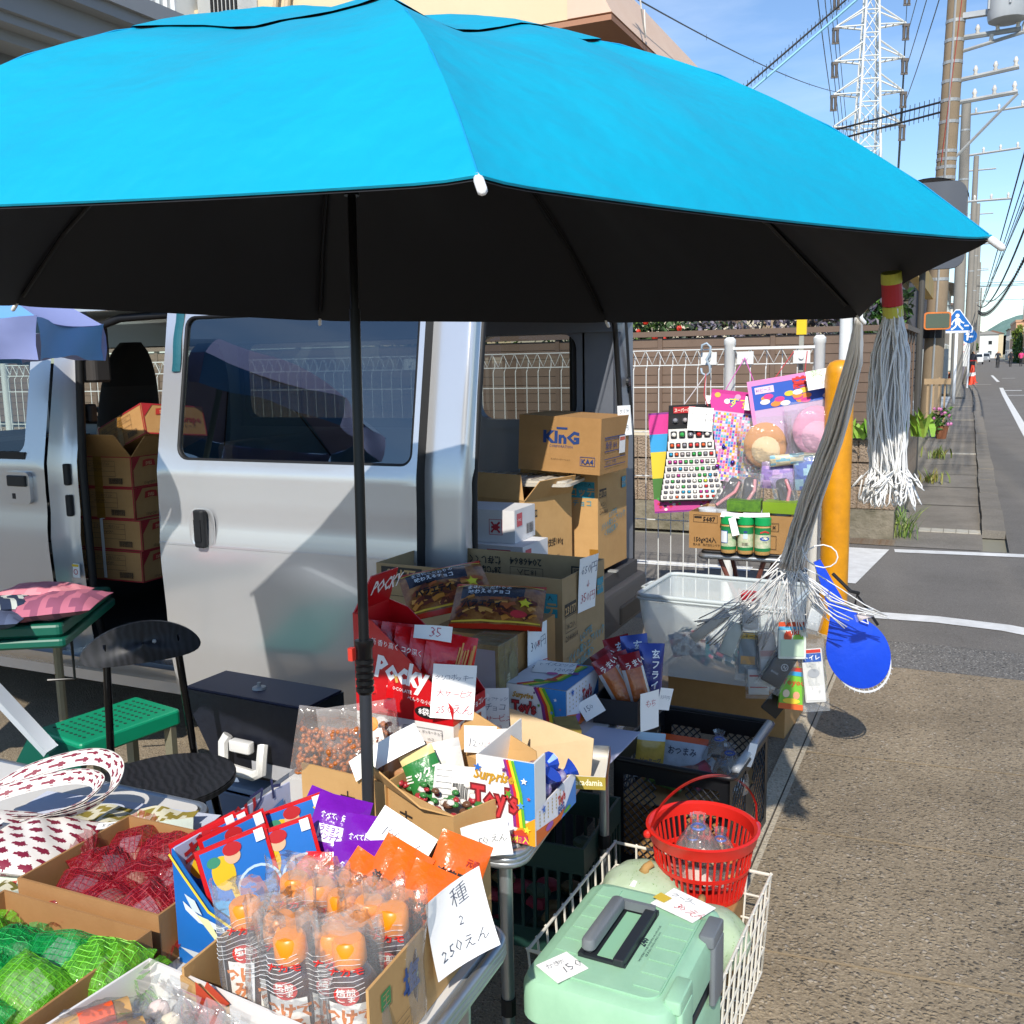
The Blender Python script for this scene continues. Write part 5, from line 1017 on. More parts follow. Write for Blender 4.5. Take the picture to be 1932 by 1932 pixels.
M_pol = mat('pole_black', '0f1012', .32, .3); M_pol2 = mat('pole_grey', '3c3f45', .38, .5)
b = MB(); b.tube([pp(1.42), pp(2.1)], .0075, 14); part('upper_pole', b, M_pol, um, world=True, smooth=True, auto=40)
b = MB(); b.tube([pp(.985), pp(1.6)], .0095, 14); part('middle_pole', b, M_pol, um, world=True, smooth=True, auto=40)
b = MB(); b.tube([pp(0), pp(1.0)], .0115, 14); part('lower_pole', b, M_pol2, um, world=True, smooth=True, auto=40)
b = MB(); b.tube([pp(.9), pp(.905), pp(.985), pp(.99), pp(1.0)], [.013, .0155, .0155, .018, .018], 16)
for i in range(5): b.tube([pp(.905+i*.013), pp(.912+i*.013)], .017, 16)
cl = part('collar', b, M_pol, um, world=True, smooth=True, auto=40)
b = MB(); c_ = pp(.975); b.box(c_.x-.024, c_.x-.014, c_.y-.018, c_.y-.008, c_.z-.012, c_.z+.012); part('red_lever', b, mat('lever_red', 'c93a2c', .4), cl, world=True)
b = MB(); b.tube([pp(1.80), pp(1.85)], .0135, 14); rn = part('runner', b, M_pol, um, world=True)
b = MB(); c_ = pp(1.82); b.ball(c_+Vector((.0, -.014, 0)), .005, 8, 6); part('button', b, mat('lever_red', 'c93a2c'), rn, world=True)
# second parasol, left of the frame
u2 = thing('parasol', 'pale blue and lavender parasol whose edge shows at the left', 'parasol', (-3.32, 1.98, 0), rad(8))
M_pb = mat('pale_blue_cloth', '6aa7d8', .6, noise=(3, .3, '8a9fd8')); M_lav = mat('lavender_cloth', 'a5aee0', .7)
def c2(k, u, v): 
    a0, a1 = k*PI/4, (k+1)*PI/4; R_ = .83; p = Vector((math.cos(a0), math.sin(a0))).lerp(Vector((math.cos(a1), math.sin(a1))), u)*R_*v; w = 4*u*(1-u)
    p *= 1-.03*w*v**3; return Vector((p.x, p.y, 1.93-.27*v*v-.015*w*v))
for k in range(8):
    b = MB(); b.grid(lambda u, v: c2(k, u, .01+.99*v), 8, 10); b.grid(lambda u, v: c2(k, 1-u, .01+.99*v)-Vector((0, 0, .003)), 8, 10); part('panel', b, M_pb if k % 2 else M_lav, u2, smooth=True)
    b = MB(); b.grid(lambda u, v: c2(k, u, 1)+Vector((0, 0, -.13*v*(1-.25*math.sin(u*PI))+.004*math.sin(u*14+k)))+Vector((math.cos((k+u)*PI/4), math.sin((k+u)*PI/4), 0))*(.01*math.sin(u*9+3*v)), 12, 3); part('valance', b, M_lav if k % 2 else M_pb, u2, smooth=True)
    b = MB(); b.tube([c2(k, 0, s)-Vector((0, 0, .008)) for s in (.05, .5, 1)], .004, 5); part('rib', b, M_ribm, u2)
b = MB(); b.tube([(0, 0, 0), (0, 0, 1.95)], .014, 10); part('pole', b, mat('pole_pale', 'a9c3c0', .4), u2)
# pale tubular rack standing beside it at the picture edge
# ================================================================== black chair
M_wood = mat('black_ash', '17181b', .5, bump=(9, .4, .004)); 
m = M_wood; N_ = m.node_tree.nodes; wv = N_.new('ShaderNodeTexWave'); wv.inputs['Scale'].default_value = 16; wv.inputs['Distortion'].default_value = 7; wv.inputs['Detail'].default_value = 2; rp = N_.new('ShaderNodeValToRGB'); rp.color_ramp.elements[0].color = lin('0d0e10'); rp.color_ramp.elements[1].color = lin('232327')
_t = N_.new('ShaderNodeTexCoord'); m.node_tree.links.new(_t.outputs['Object'], wv.inputs['Vector']); m.node_tree.links.new(wv.outputs[0], rp.inputs[0]); m.node_tree.links.new(rp.outputs[0], N_['Principled BSDF'].inputs['Base Color'])
ch = thing('chair', 'black cafe chair with oval seat and kidney shaped backrest', 'chair', (-1.885, 1.85, 0), rad(54)); M_chm = mat('black_gloss_tube', '0b0b0c', .15, .4)
sl = [(.185*math.cos(a*PI/20), .165*math.sin(a*PI/20)*(1.0 if math.sin(a*PI/20) > 0 else 1.12)) for a in range(40)]
b = MB(); b.prism([(x*.97, y*.97) for x, y in sl], .412, .416); b.prism(sl, .416, .428); b.prism([(x*.985, y*.985) for x, y in sl], .428, .432); part('seat', b, M_wood, ch)
def bck(u, v):
    a = 2*PI*u; x = .16*math.cos(a); z = .056*math.sin(a)+.032*(1-(x/.16)**2)
    return Vector((x*v, .19+.03*math.sin(a)*.3-.03*(x*v/.16)**2*-1.0, .725+z*v+(.03*(1-v))))
b = MB()
for off, flip in ((-.007, 0), (.007, 1)): b.grid(lambda u, v: bck(u if flip else 1-u, max(v, .02))+Vector((0, off, 0)), 36, 6)
b.grid(lambda u, v: bck(u, 1)+Vector((0, -.007+.014*v, 0)), 36, 1); part('backrest', b, M_wood, ch, smooth=True, auto=40)
b = MB(); b.lathe([(.006, 0), (.004, .003)], 8, Matrix.Translation((.03, .185, .755)) @ Matrix.Rotation(PI/2, 4, 'X')); part('screw', b, M_galv, ch)
for sx in (-1, 1):
    b = MB(); b.tube([(sx*.095, .208, .76), (sx*.095, .20, .70), (sx*.11, .155, .42), (sx*.15, .20, .0)], .0105, 10); part('leg', b, M_chm, ch, smooth=True)
    b = MB(); b.tube([(sx*.11, -.06, .412), (sx*.155, -.15, .0)], .0105, 10); part('leg', b, M_chm, ch, smooth=True)
b = MB(); b.tube([(-.12, -.08, .3), (.12, -.08, .3)], .006, 6); part('stretcher', b, M_chm, ch)
# ================================================================== green folding picnic table with benches
M_grn = mat('green_plastic', '0c8f66', .4, noise=(4, .25, '0a7a58'), bump=(200, .15, .003)); M_grd = mat('dark_green_plastic', '0b5f4c', .45, noise=(4, .3, '084c3d')); M_alu = mat('aluminium', 'a9aeb2', .35, .8, noise=(8, .3, '8b9094')); M_leg = mat('khaki_leg', '86836f', .5, .3)
pt_ = thing('picnic_table', 'green folding picnic table with attached bench seats', 'picnic table', (-2.95, 2.1, 0), rad(31))
b = MB(); b.rbox(-.5, .29, .02, .6, .62, .665, .02); b.rbox(-.51, .30, .01, .61, .585, .618, .02); part('table_top', b, M_grd, pt_)
BM = Matrix.Translation((-2.53, 2.27, 0)) @ Matrix.Rotation(rad(-10), 4, 'Z')
def bench(x0, x1, y0, y1, nx, ny, name='bench_seat'):
    q = MB(); z1 = .36; q.rbox(x0, x1, y0, y1, .305, z1, .015, M=BM); st = part(name, q, M_grn, pt_, world=True)
    h = MB(); hw = (x1-x0-.06)/nx; hd = (y1-y0-.05)/ny
    for i in range(nx):
        for j in range(ny):
            cx = x0+.03+(i+.5)*hw; cy = y0+.025+(j+.5)*hd; r_ = .34*min(hw, hd); h.prism([(cx-r_, cy), (cx, cy-r_*.7), (cx+r_, cy), (cx, cy+r_*.7)], z1, z1+.0012, M=BM)
    part('perforations', h, mat('hole_dark', '0a2a20', .9), st, world=True, kind='stuff'); return st
bench(-.125, .125, -.185, .185, 8, 11)
b = MB(); b.sheet((-2.70, 2.10, .315), (-2.26, 1.60, .315), (-2.20, 1.80, .315), (-2.42, 2.09, .315), .03); part('seat_bridge', b, M_grd, pt_, world=True)
for x, y in ((-2.40, 2.40), (-2.40, 2.10), (-2.60, 2.42), (-2.30, 1.72)):
    b = MB(); b.box(x-.016, x+.016, y-.012, y+.012, 0.04, .315); lg = part('leg', b, M_leg, pt_, world=True)
    b = MB(); b.box(x-.02, x+.02, y-.016, y+.016, 0, .045); part('rubber_foot', b, M_rub, lg, world=True)
b = MB(); b.sheet((-2.72, 1.93, .58), (-2.44, 1.935, .37), (-2.455, 1.99, .37), (-2.735, 1.985, .58), .018); part('arm', b, mat('alu_pale', 'c3cad0', .4, .4), pt_, world=True)
for x, y in ((-.4, .1), (-.4, .5), (.1, .5)): b = MB(); b.tube([(x, y, 0), (x, y, .6)], .017, 8); part('leg', b, M_leg, pt_)
b = MB(); b.tube([(.29, .1, .585), (.29, .1, .45), (.2, .1, .45)], .005, 6); part('wire_hook', b, M_ribm, pt_)
# folded cloths lying on the green table
def folded(label, loc, rot, w, d, h, c1, c2_, k, seed, rolls=True):
    t = thing('folded_cloth', label, 'cloth', loc, rot, 'cloth goods on the green table'); pl = Pillow(w, d, h, seed, .02, .22)
    part('cloth', pl.mb(14, 14, mf=lambda u, v: int(math.sin(u*k+math.sin(v*9)*1.3) > .15)), [mat('cl_'+c1, c1, .9, bump=(300, .4, .003)), mat('cl_'+c2_, c2_, .9, bump=(300, .4, .003))], t, smooth=True); return t
folded('pink and mauve striped folded cloth on the green table', (-2.83, 2.33, .70), (0, rad(-4), rad(30)), .34, .26, .075, 'b5687c', '8a4d66', 30, 3)
folded('pink cloth roll at the back of the green table', (-2.95, 2.40, .725), (0, 0, rad(15)), .3, .16, .07, 'd88a92', 'cf7a86', 20, 5)
folded('navy cloth with pale flower pattern on the green table', (-2.93, 2.24, .72), (0, rad(6), rad(60)), .24, .18, .06, '22304a', 'c3c8c0', 60, 7)
folded('slate blue folded cloth at the edge of the green table', (-2.92, 2.14, .695), (0, 0, rad(35)), .26, .2, .06, '54607c', '454f6a', 25, 9)
# ================================================================== black hard case on a grey container
cs = thing('hard_case', 'black hard case with white carry handle standing behind the goods', 'case', (-1.90, 2.28, .0), rad(-3))
b = MB(); prof = [(-.24, .53), (.23, .53), (.23, .36), (.18, .29), (-.12, .29), (-.21, .45)]
b.prism(prof, -.1, .08, FR); part('shell', b, mat('case_black', '15171f', .45, noise=(4, .4, '1f2536'), bump=(40, .3, .006)), cs)
b = MB(); b.box(-.235, .226, -.075, .095, .5305, .537); part('lid', b, mat('case_top', '1a2140', .5), cs)
b = MB(); b.lathe([(.022, 0), (.02, .006), (.006, .008), (.006, .02)], 12, Matrix.Translation((-.01, .0, .537))); part('latch', b, M_galv, cs)
b = MB(); b.tube([(-.05, -.1, .42), (-.06, -.11, .40), (-.055, -.12, .345), (-.03, -.12, .325), (.06, -.12, .32), (.09, -.12, .335), (.095, -.12, .375), (.085, -.1, .41)], .016, 8); b.rbox(-.03, .05, -.125, -.095, .38, .415, .008); part('handle', b, mat('handle_white', 'd9d8d4', .4), cs, smooth=True, auto=40)
b = MB(); b.box(.02, .226, -.083, -.0805, .30, .345); part('label_plate', b, mat('case_plate', 'a7a8ac', .5), cs)
gs = thing('grey_container', 'blue grey plastic container under the black hard case', 'container', (-1.93, 2.32, 0), rad(-3))
b = MB(); b.rbox(-.17, .2, -.13, .12, 0, .255, .03); part('body', b, mat('bluegrey_plastic', '8496b0', .5), gs, smooth=True, auto=35)
b = MB(); b.rbox(-.08, .21, -.145, -.131, .06, .24, .012); part('panel', b, mat('bluegrey_dark', '5d6f8c', .5), gs)
bt = thing('drink_bottle', 'clear drink bottle with white cap and blue green label behind the parasol pole', 'bottle', (-1.60, 2.47, .335))
b = MB(); b.lathe([(.03, 0), (.033, .01), (.033, .13), (.03, .15), (.014, .185), (.0135, .2)], 18); part('body', b, mat('pet', 'd5ece6', .08, alpha=.4, spec=.8), bt, smooth=True)
b = MB(); b.lathe([(.0335, .03), (.0335, .125)], 18, caps=False); part('label', b, mat('bottle_label', '2a8fae', .4, noise=(60, .8, '3fa86a')), bt)
b = MB(); b.lathe([(.0155, .198), (.0155, .222), (.012, .225)], 14); part('cap', b, mat('cap_white', 'ecece8', .4), bt)
b = MB(); b.rbox(-1.72, -1.42, 2.40, 2.62, 0, .335, .02); solo('dark_crate_box', b, mat('dark_box', '26272b', .6), 'dark plastic box in the shade beside the van carrying the drink bottle', 'box')
# ================================================================== folding tables
M_top = mat('table_white', 'd6d4cf', .45, noise=(5, .3, 'c2bfb8')); M_cloth = mat('lavender_sheet', 'c9cbe0', .6)
def ftable(label, loc, rot, w, d, h, legs, top=M_top):
    """folding table: x 0..w, y 0..d"""
    t = thing('folding_table', label, 'table', loc, rot, 'folding tables of the stall')
    b = MB(); b.prism(rloop(0.012, w-.012, .012, d-.012, .03), h-.014, h); part('table_top', b, top, t)
    b = MB(); lp = rloop(0, w, 0, d, .04); n = len(lp)
    for dz in (.008, .018, .027): b.tube([(x, y, h-dz) for x, y in lp], .0085, 8, closed=True)
    part('rim', b, M_alu, t, smooth=True)
    for x, y in legs: 
        b = MB(); b.tube([(x, y, .0), (x, y, h-.03)], .0125, 10); lg = part('leg', b, M_alu, t, smooth=True, auto=40)
        b = MB(); b.tube([(x, y, .0), (x, y, .03)], .016, 8); part('rubber_foot', b, M_rub, lg)
        b = MB(); b.tube([(x, y, .25), (x, y, .285)], .0155, 8); part('joint_sleeve', b, M_rub, lg)
    for x in sorted(set(q[0] for q in legs)): b = MB(); ys_ = [q[1] for q in legs if q[0] == x]; b.tube([(x, min(ys_), .12), (x, max(ys_), .12)], .01, 8); part('crossbar', b, M_alu, t)
    b = MB(); b.tube([(legs[0][0], legs[0][1], .3), (w*.5, legs[0][1], h-.035)], .006, 6); part('brace', b, mat('brace_green', '6f9088', .5, .5), t); return t
ftable('white folding table carrying the chocolate goods under the parasol', (-1.30, 1.475, 0), rad(4), .60, .82, .62, [(.05, .06), (.05, .76), (.55, .06), (.55, .76)])
ftable('white folding table in front with the open snack cartons', (-1.348, .48, 0), rad(1), .745, .80, .62, [(.06, .06), (.06, .74), (.69, .06), (.69, .74)])
ftable('white folding table at the left with the cloth bags', (-2.06, .80, 0), rad(0), .70, .66, .62, [(.06, .06), (.06, .6), (.64, .06), (.64, .6)])
b = MB(); b.sheet((-.80, 1.80, .6212), (-.685, 1.82, .6212), (-.672, 2.16, .6212), (-.79, 2.16, .6212), .001); solo('table_sheet', b, M_cloth, 'pale lavender sheet lying on the right edge of the rear table', 'sheet')
Z0 = .6215
# ------------------------------------------------------------------ large open chocolate carton
t = thing('chocolate_carton', 'large open chocolate carton standing at the back of the rear table', 'carton', (-1.665, 2.575, Z0-.02), rad(-2.5)); w, d, h = .64, .32, .285
carton(t, w, d, h, card('grey', 'a98f69', '9a8059')); lotte_print_front(t, w, h); lotte_print_side(t, w, d, h)
pr = Print.plane((w-.004, d-.0045, h), (-1, 0, 0), (0, 0, -1)); pr.P = (lambda P0: (lambda x, y, k: P0(x, y, 0)+Vector((0, -k-.0005, 0))))(pr.P); k_ = '2c2823'
pr.text('28℃以下の涼しいところに', .36, .055, .021, k_, bold=.02, sx=.85); pr.text('保存してください', .36, .022, .021, k_, bold=.02, sx=.85); pr.text('2046864', .21, .018, .024, k_, bold=.01); pr.frame(.205, .048, .12, .075, .0015, k_); pr.text('18コ入', .225, .055, .018, k_); pr.text('124Gパイ SP', .21, .088, .016, k_, sx=.8); pr.rect(.02, .03, .085, .06, k_); pr.rect(.025, .035, .075, .05, 'a98f69'); pr.bars(.028, .038, .07, .044, seed=9); pr.build(t, 'inner_print')
b = MB(); b.box(-1.66, -1.06, 2.56, 2.88, 0, .60); solo('support_crate', b, mat('crate_navy', '20242c', .6), 'dark crate under the large open chocolate carton', 'crate', rot=None)
price('price note crossed out and lowered on the large open chocolate carton', (-1.006, 2.70, .845), face(80, -4), .105, .165, [('650円', -.042, .03, .026, '3f4a6a'), ('↓', -.01, -.015, .022, 'c03a40'), ('350円', -.042, -.055, .026, 'b8404c')], seed=5)
# ------------------------------------------------------------------ red stick-biscuit display box
RED = 'c4141c'; M_red = mat('display_red', RED, .32, coat=.3, noise=(6, .15, 'a80f16'))
t = thing('biscuit_display_box', 'red display box of chocolate biscuit sticks behind the parasol pole', 'display box', (-1.177, 1.72, .7048), rad(-2)); t.scale = (.905,)*3; w, d = .268, .155
b = MB(); b.box(0, w, 0, d, 0, .058); part('white_base', b, mat('display_white', 'e2dfdb', .5), t)
P_ = [(0, .0585), (w, .0585), (w, .10), (w-.02, .125), (.055, .285), (0, .30)]
for y0, nm in ((0, 'side_panel'), (d-.003, 'side_panel')): b = MB(); b.prism(P_, -y0-.003, -y0, FR); part(nm, b, M_red, t)
b = MB(); b.box(w-.003, w, .003, d-.003, .0585, .098); part('front_lip', b, M_red, t); b = MB(); b.box(0, .003, .003, d-.003, .0585, .30); b.sheet((.0, .003, .30), (.0, d-.003, .30), (.035, d-.01, .385), (.035, .03, .385), .003); part('header_card', b, M_red, t)
pr = Print.plane((0, 0, 0), (1, 0, 0), (0, 0, 1)); wh = 'f4efec'
pr.text('Pocky', .055, .155, .052, wh, bold=.045, sx=.82, rot=-.12, shear=.12); pr.text('CHOCOLATE', .088, .128, .0085, wh, rot=-.1, bold=.01); pr.text('新 香り高く コク深く', .05, .232, .012, wh, rot=-.12, sx=.9); pr.ell(.2, .083, .034, .015, '17100f'); pr.text('8袋入', .2, .076, .014, wh, 'c', bold=.02, rot=-.08); pr.text('べんりな小袋タイプ', .2, .103, .0085, wh, 'c', rot=-.1)
pr.frame(.135, .012, .105, .034, .001, '3a3836'); pr.bars(.139, .016, .04, .022, seed=11); pr.text('ポッキーチョコ', .185, .034, .0065, '3a3836', sx=.9); pr.text('10コ', .2, .018, .0065, '3a3836'); pr.build(t)
pr = Print.plane((w, 0, 0), (0, 1, 0), (0, 0, 1)); pr.text('ポッキーチョコレート', .03, .072, .013, wh, bold=.02, sx=.8); pr.rect(.03, .012, .1, .04, 'b0531f'); 
for i in range(10): pr.band([(.04+i*.009, .014), (.044+i*.008, .05)], .003, '3b1d10' if i % 2 else 'd8a860')
pr.text('新', .02, .044, .009, 'b02a2a'); pr.build(t)
pr = Print(lambda x, y, k: Vector((.004+k, .02+x, .305))+Vector((.035, .0, .085)).normalized()*y+Vector((.001, 0, 0))); pr.text('POCKY', .03, .03, .036, wh, bold=.03, sx=.75, shear=.15); pr.build(t)
def biscuit_pack(i, loc, rot, lab):
    t = thing('biscuit_pack', lab, 'snack pack', loc, rot, 'red packs in the biscuit display box'); pl = Pillow(.113, .154, .031, 20+i, .05, .22); part('wrapper', pl.mb(10, 14), mat('pack_red', 'd3121a', .22, coat=.4, bump=(35, .5, .006)), t, smooth=True)
    p = pl.printer(); r = random.Random(i)
    for k in range(9): x = .02+r.uniform(-.012, .028); p.band([(x*.5, -.05), (x, .0), (x+.006, .045+r.uniform(0, .02))], .0035, 'd89a54'); p.band([(x*.5, -.055), (x*.75, -.02)], .0042, '3d1a10')
    p.text('Pocky', -.047, -.042, .03, 'caa04a', bold=.03, sx=.7, rot=.35); p.build(t); return t
for i, (x, y, z, yaw, lab) in enumerate(((-1.127, 1.778, .866, 52, 'red biscuit pack at the back of the display box'), (-1.091, 1.774, .866, 50, 'red biscuit pack second from the back of the display box'), (-1.054, 1.769, .862, 50, 'red biscuit pack in the middle of the display box'), (-1.018, 1.774, .857, 46, 'red biscuit pack second from the front of the display box'), (-.982, 1.778, .853, 42, 'foremost red biscuit pack showing its lettering'))): biscuit_pack(i, (x, y, z), face(yaw, 10, -14), lab)
price('large price card on the red biscuit display box', (-.937, 1.72, .83), face(30, 6, -6), .09, .113, [('グリコポッキー', -.042, .025, .0096, '3c4a6a'), ('大サービス', -.035, -.01, .0125, 'c23a4a'), ('250えん', -.035, -.045, .016, 'c23a4a')], seed=7)
price('curled price slip on top of the red biscuit packs', (-.996, 1.747, .943), face(35, 35, -10), .08, .032, [('35', -.01, -.01, .02, 'c86a78')], seed=8, bend=.6)
b = MB(); b.box(-1.17, -.94, 1.722, 1.862, Z0, .7042); solo('riser_carton', b, M_cb2, 'low brown carton under the red biscuit display box', 'carton')
# ------------------------------------------------------------------ chocolate bags on their carton
t = thing('chocolate_bag_carton', 'brown carton with chocolate bags lying on top', 'carton', (-1.24, 2.16, Z0), rad(-3)); w, d, h = .235, .26, .2; plain(t, w, d, h, M_cbd)
pr = Print.plane((w, 0, 0), (0, 1, 0), (0, 0, 1)); pr.text('激チョコ', .03, .02, .026, '5a1f24', bold=.03); pr.build(t)
def choco_bag(i, loc, rot, lab):
    t = thing('chocolate_bag', lab, 'snack bag', loc, rot, 'dark chocolate bags'); pl = Pillow(.24, .17, .045, 30+i, .05, .2)
    part('bag', pl.mb(14, 14, mf=lambda u, v: 1 if v > .95 or v < .05 else 2 if v > .55 and .1 < u < .8 else 0), [mat('bag_brown', '7a4526', .22, noise=(28, .8, 'c08a4e'), coat=.3, bump=(35, .5, .006)), mat('bag_red', 'c23018', .25), mat('bag_dark', '1c1c2a', .25, coat=.3)], t, smooth=True)
    p = pl.printer(); p.rect(-.115, .066, .23, .004, 'e0c23a', 6); p.rect(-.115, -.07, .23, .004, 'e0c23a', 6); p.text('まさにこだわりの', -.09, .046, .013, 'e6ecf2', bold=.01, sx=.85); p.text('味わえるチョコ', -.085, .024, .014, 'e6ecf2', bold=.02, sx=.85); rr_ = random.Random(i)
    for k in range(46): x, y, a = rr_.uniform(-.1, .1), rr_.uniform(-.06, .006), rr_.uniform(-.9, .9); L_ = rr_.uniform(.008, .02); p.band([(x-L_*math.cos(a), y-L_*math.sin(a)*.7), (x, y+.003), (x+L_*math.cos(a), y+L_*math.sin(a)*.7)], rr_.uniform(.006, .013), rr_.choice(['b05a2a', '8a3f20', 'c9822e', '6a2f1c', 'd89a4a', '4a2218'])); p.k -= p.step*.8
    p.star(.075, -.012, .02, 'e0d02a'); p.ell(.075, -.012, .012, .009, 'e8dc3a'); p.ell(.06, -.05, .022, .011, 'c8333a'); p.text('バラエティ', -.095, -.03, .02, '1a1216', bold=.05, sx=.8); p.build(t); return t
choco_bag(0, (-1.09, 2.26, .868), face(22, 62, -4), 'dark chocolate bag lying on the right of its carton'); choco_bag(1, (-1.30, 2.36, .875), face(30, 55, 12), 'dark chocolate bag half hidden behind the red biscuit display')
price('price note on the side of the chocolate bag carton', (-.985, 2.27, .745), face(86, 0), .11, .165, [('300円', -.04, .02, .026, '4a5068'), ('×', -.01, .02, .028, 'c03a40'), ('250円', -.045, -.05, .03, 'b8404c')], seed=9)
# ------------------------------------------------------------------ film wrapped nut chocolate stack
t = thing('wrapped_chocolate_stack', 'film wrapped block of gold nut chocolate boxes on end', 'boxes', (-1.085, 2.05, Z0), rad(-3)); w, d, h = .095, .1, .21
for i in range(3): b = MB(); b.box(0, w, i*d/3+.001, (i+1)*d/3-.001, 0, h); part('box', b, mat('gold_box', '8c7636', .35, .2, noise=(40, .6, 'b9a24e')), t)
pr = Print.plane((0, .001, 0), (1, 0, 0), (0, 0, 1)); pr.rect(.008, .012, w-.016, h-.024, 'b7b2bd'); pr.build(t)
pr = Print.plane((w, 0, 0), (0, 1, 0), (0, 0, 1)); pr.text('Macadamia', .018, .02, .012, 'e8dcae', rot=PI/2, bold=.02); pr.text('Macadamia', .055, .02, .018, 'e8dcae', rot=PI/2, bold=.02); pr.ell(.07, .15, .02, .03, '9a8a4e'); pr.build(t)
b = MB(); b.rbox(-.002, w+.002, -.001, d+.002, -.0, h+.003, .004); part('shrink_film', b, film('shrink', 'ffffff', .12, .08), t)
price('price note for the nut chocolates in front of their stack', (-.985, 1.99, .685), face(26, 4), .085, .12, [('マカダミアナッツ', -.038, .03, .008, '3c4a6a'), ('チョコ', -.015, .008, .013, '3c4a6a'), ('大サービス', -.03, -.02, .013, 'c23a4a'), ('250円', -.025, -.045, .015, 'c23a4a')], seed=11)
# ------------------------------------------------------------------ toy egg boxes
def egg_print(t, w, d, h, full=True):
    pr = Print.plane((0, 0, 0), (1, 0, 0), (0, 0, 1)); x1 = w
    pr.rect(0, 0, x1*.66, h, 'f2efec'); pr.rect(x1*.66, h*.3, x1*.34, h*.7, '2f86d0'); pr.poly([(x1*.5, 0), (x1, 0), (x1, h*.34), (x1*.72, h*.2)], 'f0a020'); pr.rect(0, 0, x1*.55, h*.1, '8a2f86')
    for i, c_ in enumerate(('8a2f86', 'd8302c', 'f2d42a', '62b02e')): pr.band([(x1*(.5+.045*i), h), (x1*(.62+.05*i), h*.62), (x1*(.66+.055*i), h*.2)], x1*.05, c_)
    pr.text('Surprise', x1*.3, h*.72, h*.13, 'c9962a', 'c', bold=.04, shear=.3, sx=.85); pr.text("Toy's", x1*.32, h*.38, h*.26, '7c1f24', 'c', bold=.09, sx=.75); pr.text("Toy's", x1*.32, h*.38, h*.26, 'c9343a', 'c', bold=.02, sx=.75); pr.text('Egg', x1*.3, h*.08, h*.24, '24509c', 'c', bold=.05, sx=.85)
    for (a, c_, s_, cl) in ((.04, .86, .045, '2f6fc4'), (.5, .88, .03, '6a2f6a'), (.57, .6, .04, '5a9a2a'), (.84, .78, .035, 'f4f2ee'), (.78, .48, .04, '4f9ae0'), (.88, .2, .04, 'f6e23a'), (.92, .58, .02, 'd84a2a')): pr.star(x1*a, h*c_, h*s_*1.3, cl, a*3)
    pr.poly([(x1*.62, h*.02), (x1*.84, h*.04), (x1*.9, h*.14), (x1*.8, h*.2), (x1*.64, h*.16)], 'c8442a')
    if not full: pr.rect(x1*.6, h*.03, x1*.3, h*.09, 'c22a6a'); pr.text('24個入', x1*.75, h*.045, h*.06, 'f6e23a', 'c', bold=.03)
    pr.build(t)
    pr = Print.plane((w, 0, 0), (0, 1, 0), (0, 0, 1)); hh = h if full else h*.42
    pr.rect(0, 0, d, hh, 'eceaf0'); pr.poly([(0, 0), (d, 0), (d, hh*.3), (d*.5, hh*.2), (0, hh*.45)], 'd86a2a'); pr.poly([(d*.6, 0), (d, 0), (d, hh*.8)], '3f7fc8')
    for i in range(6):
        for j in range(5): pr.ell(d*(.08+i*.1), hh*(.5+j*.1), d*.012, d*.012, 'c9b06a', 6); pr.k -= pr.step
    pr.text("Toy's", d*.62, hh*.5, hh*.26, 'c9343a', 'c', bold=.05, sx=.7); pr.text('EGG', d*.6, hh*.24, hh*.22, '24509c', 'c', bold=.04, sx=.8); pr.ell(d*.3, hh*.2, d*.09, hh*.1, '9a5ab0'); pr.ell(d*.75, hh*.12, d*.09, hh*.07, '5aa03a'); pr.star(d*.16, hh*.88, d*.05, '2f6fc4'); pr.build(t)
t = thing('toy_egg_box', 'closed bright toy egg box with a price slip on its lid', 'box', (-.992, 2.085, Z0), rad(-2)); w, d, h = .162, .2, .108
b = MB(); b.box(0, w, 0, d, 0, h); part('carton_body', b, mat('egg_board', 'e6e4e0', .45), t); egg_print(t, w, d, h)
pr = Print.plane((0, 0, h), (1, 0, 0), (0, 1, 0)); pr.rect(0, 0, w, d, 'e2e4ec'); pr.poly([(w*.55, 0), (w, 0), (w, d), (w*.5, d), (w*.8, d*.55)], '3f8ad0'); 
for i, c_ in enumerate(('d8302c', 'f2d42a', '62b02e')): pr.band([(w*.2+w*.1*i, .0), (w*.6+w*.07*i, d*.3), (w*.72+w*.06*i, d*.95)], w*.07, c_)
for (a, c_, cl) in ((.45, .2, '5a9a3a'), (.62, .28, 'b8542a'), (.8, .6, '6a3a8a'), (.5, .5, 'd060a0')): pr.ell(w*a, d*c_, w*.09, d*.05, cl)
pr.text('Surprise', w*.1, d*.6, .022, '2a2a2e', bold=.05, rot=.3); pr.build(t, 'lid_print')
price('price slip lying on the closed toy egg box', (-.915, 2.215, Z0+.116), face(8, 80, 0), .105, .06, [('トイズエッグ', -.045, .008, .013, '4a5a7a'), ('120円', .0, -.02, .014, '4a5a7a')], seed=13, bend=.1)
t = thing('toy_egg_box', 'opened toy egg display box with foil eggs inside, at the table edge', 'box', (-.80, 1.55, Z0), rad(0)); w, d, h = .118, .20, .16
b = MB(); b.box(0, w, 0, .003, 0, h); b.box(0, .003, .003, d, 0, h); b.box(w-.003, w, .003, d, 0, .065); b.box(.003, w-.003, .003, d, 0, .003); part('carton_body', b, mat('egg_board', 'e6e4e0'), t); egg_print(t, w, d, h, False)
b = MB(); b.box(w-.004, w+.0, .003, .05, .065, h); part('corner_strip', b, mat('egg_board', 'e6e4e0'), t)
b = MB(); b.sheet((-.06, d+.09, .05), (w+.0, d+.09, .0), (w+.005, d+.10, .098), (-.075, d+.11, .135), .003); part('raised_lid', b, card('cream', 'd9bd93', 'cdb086'), t)
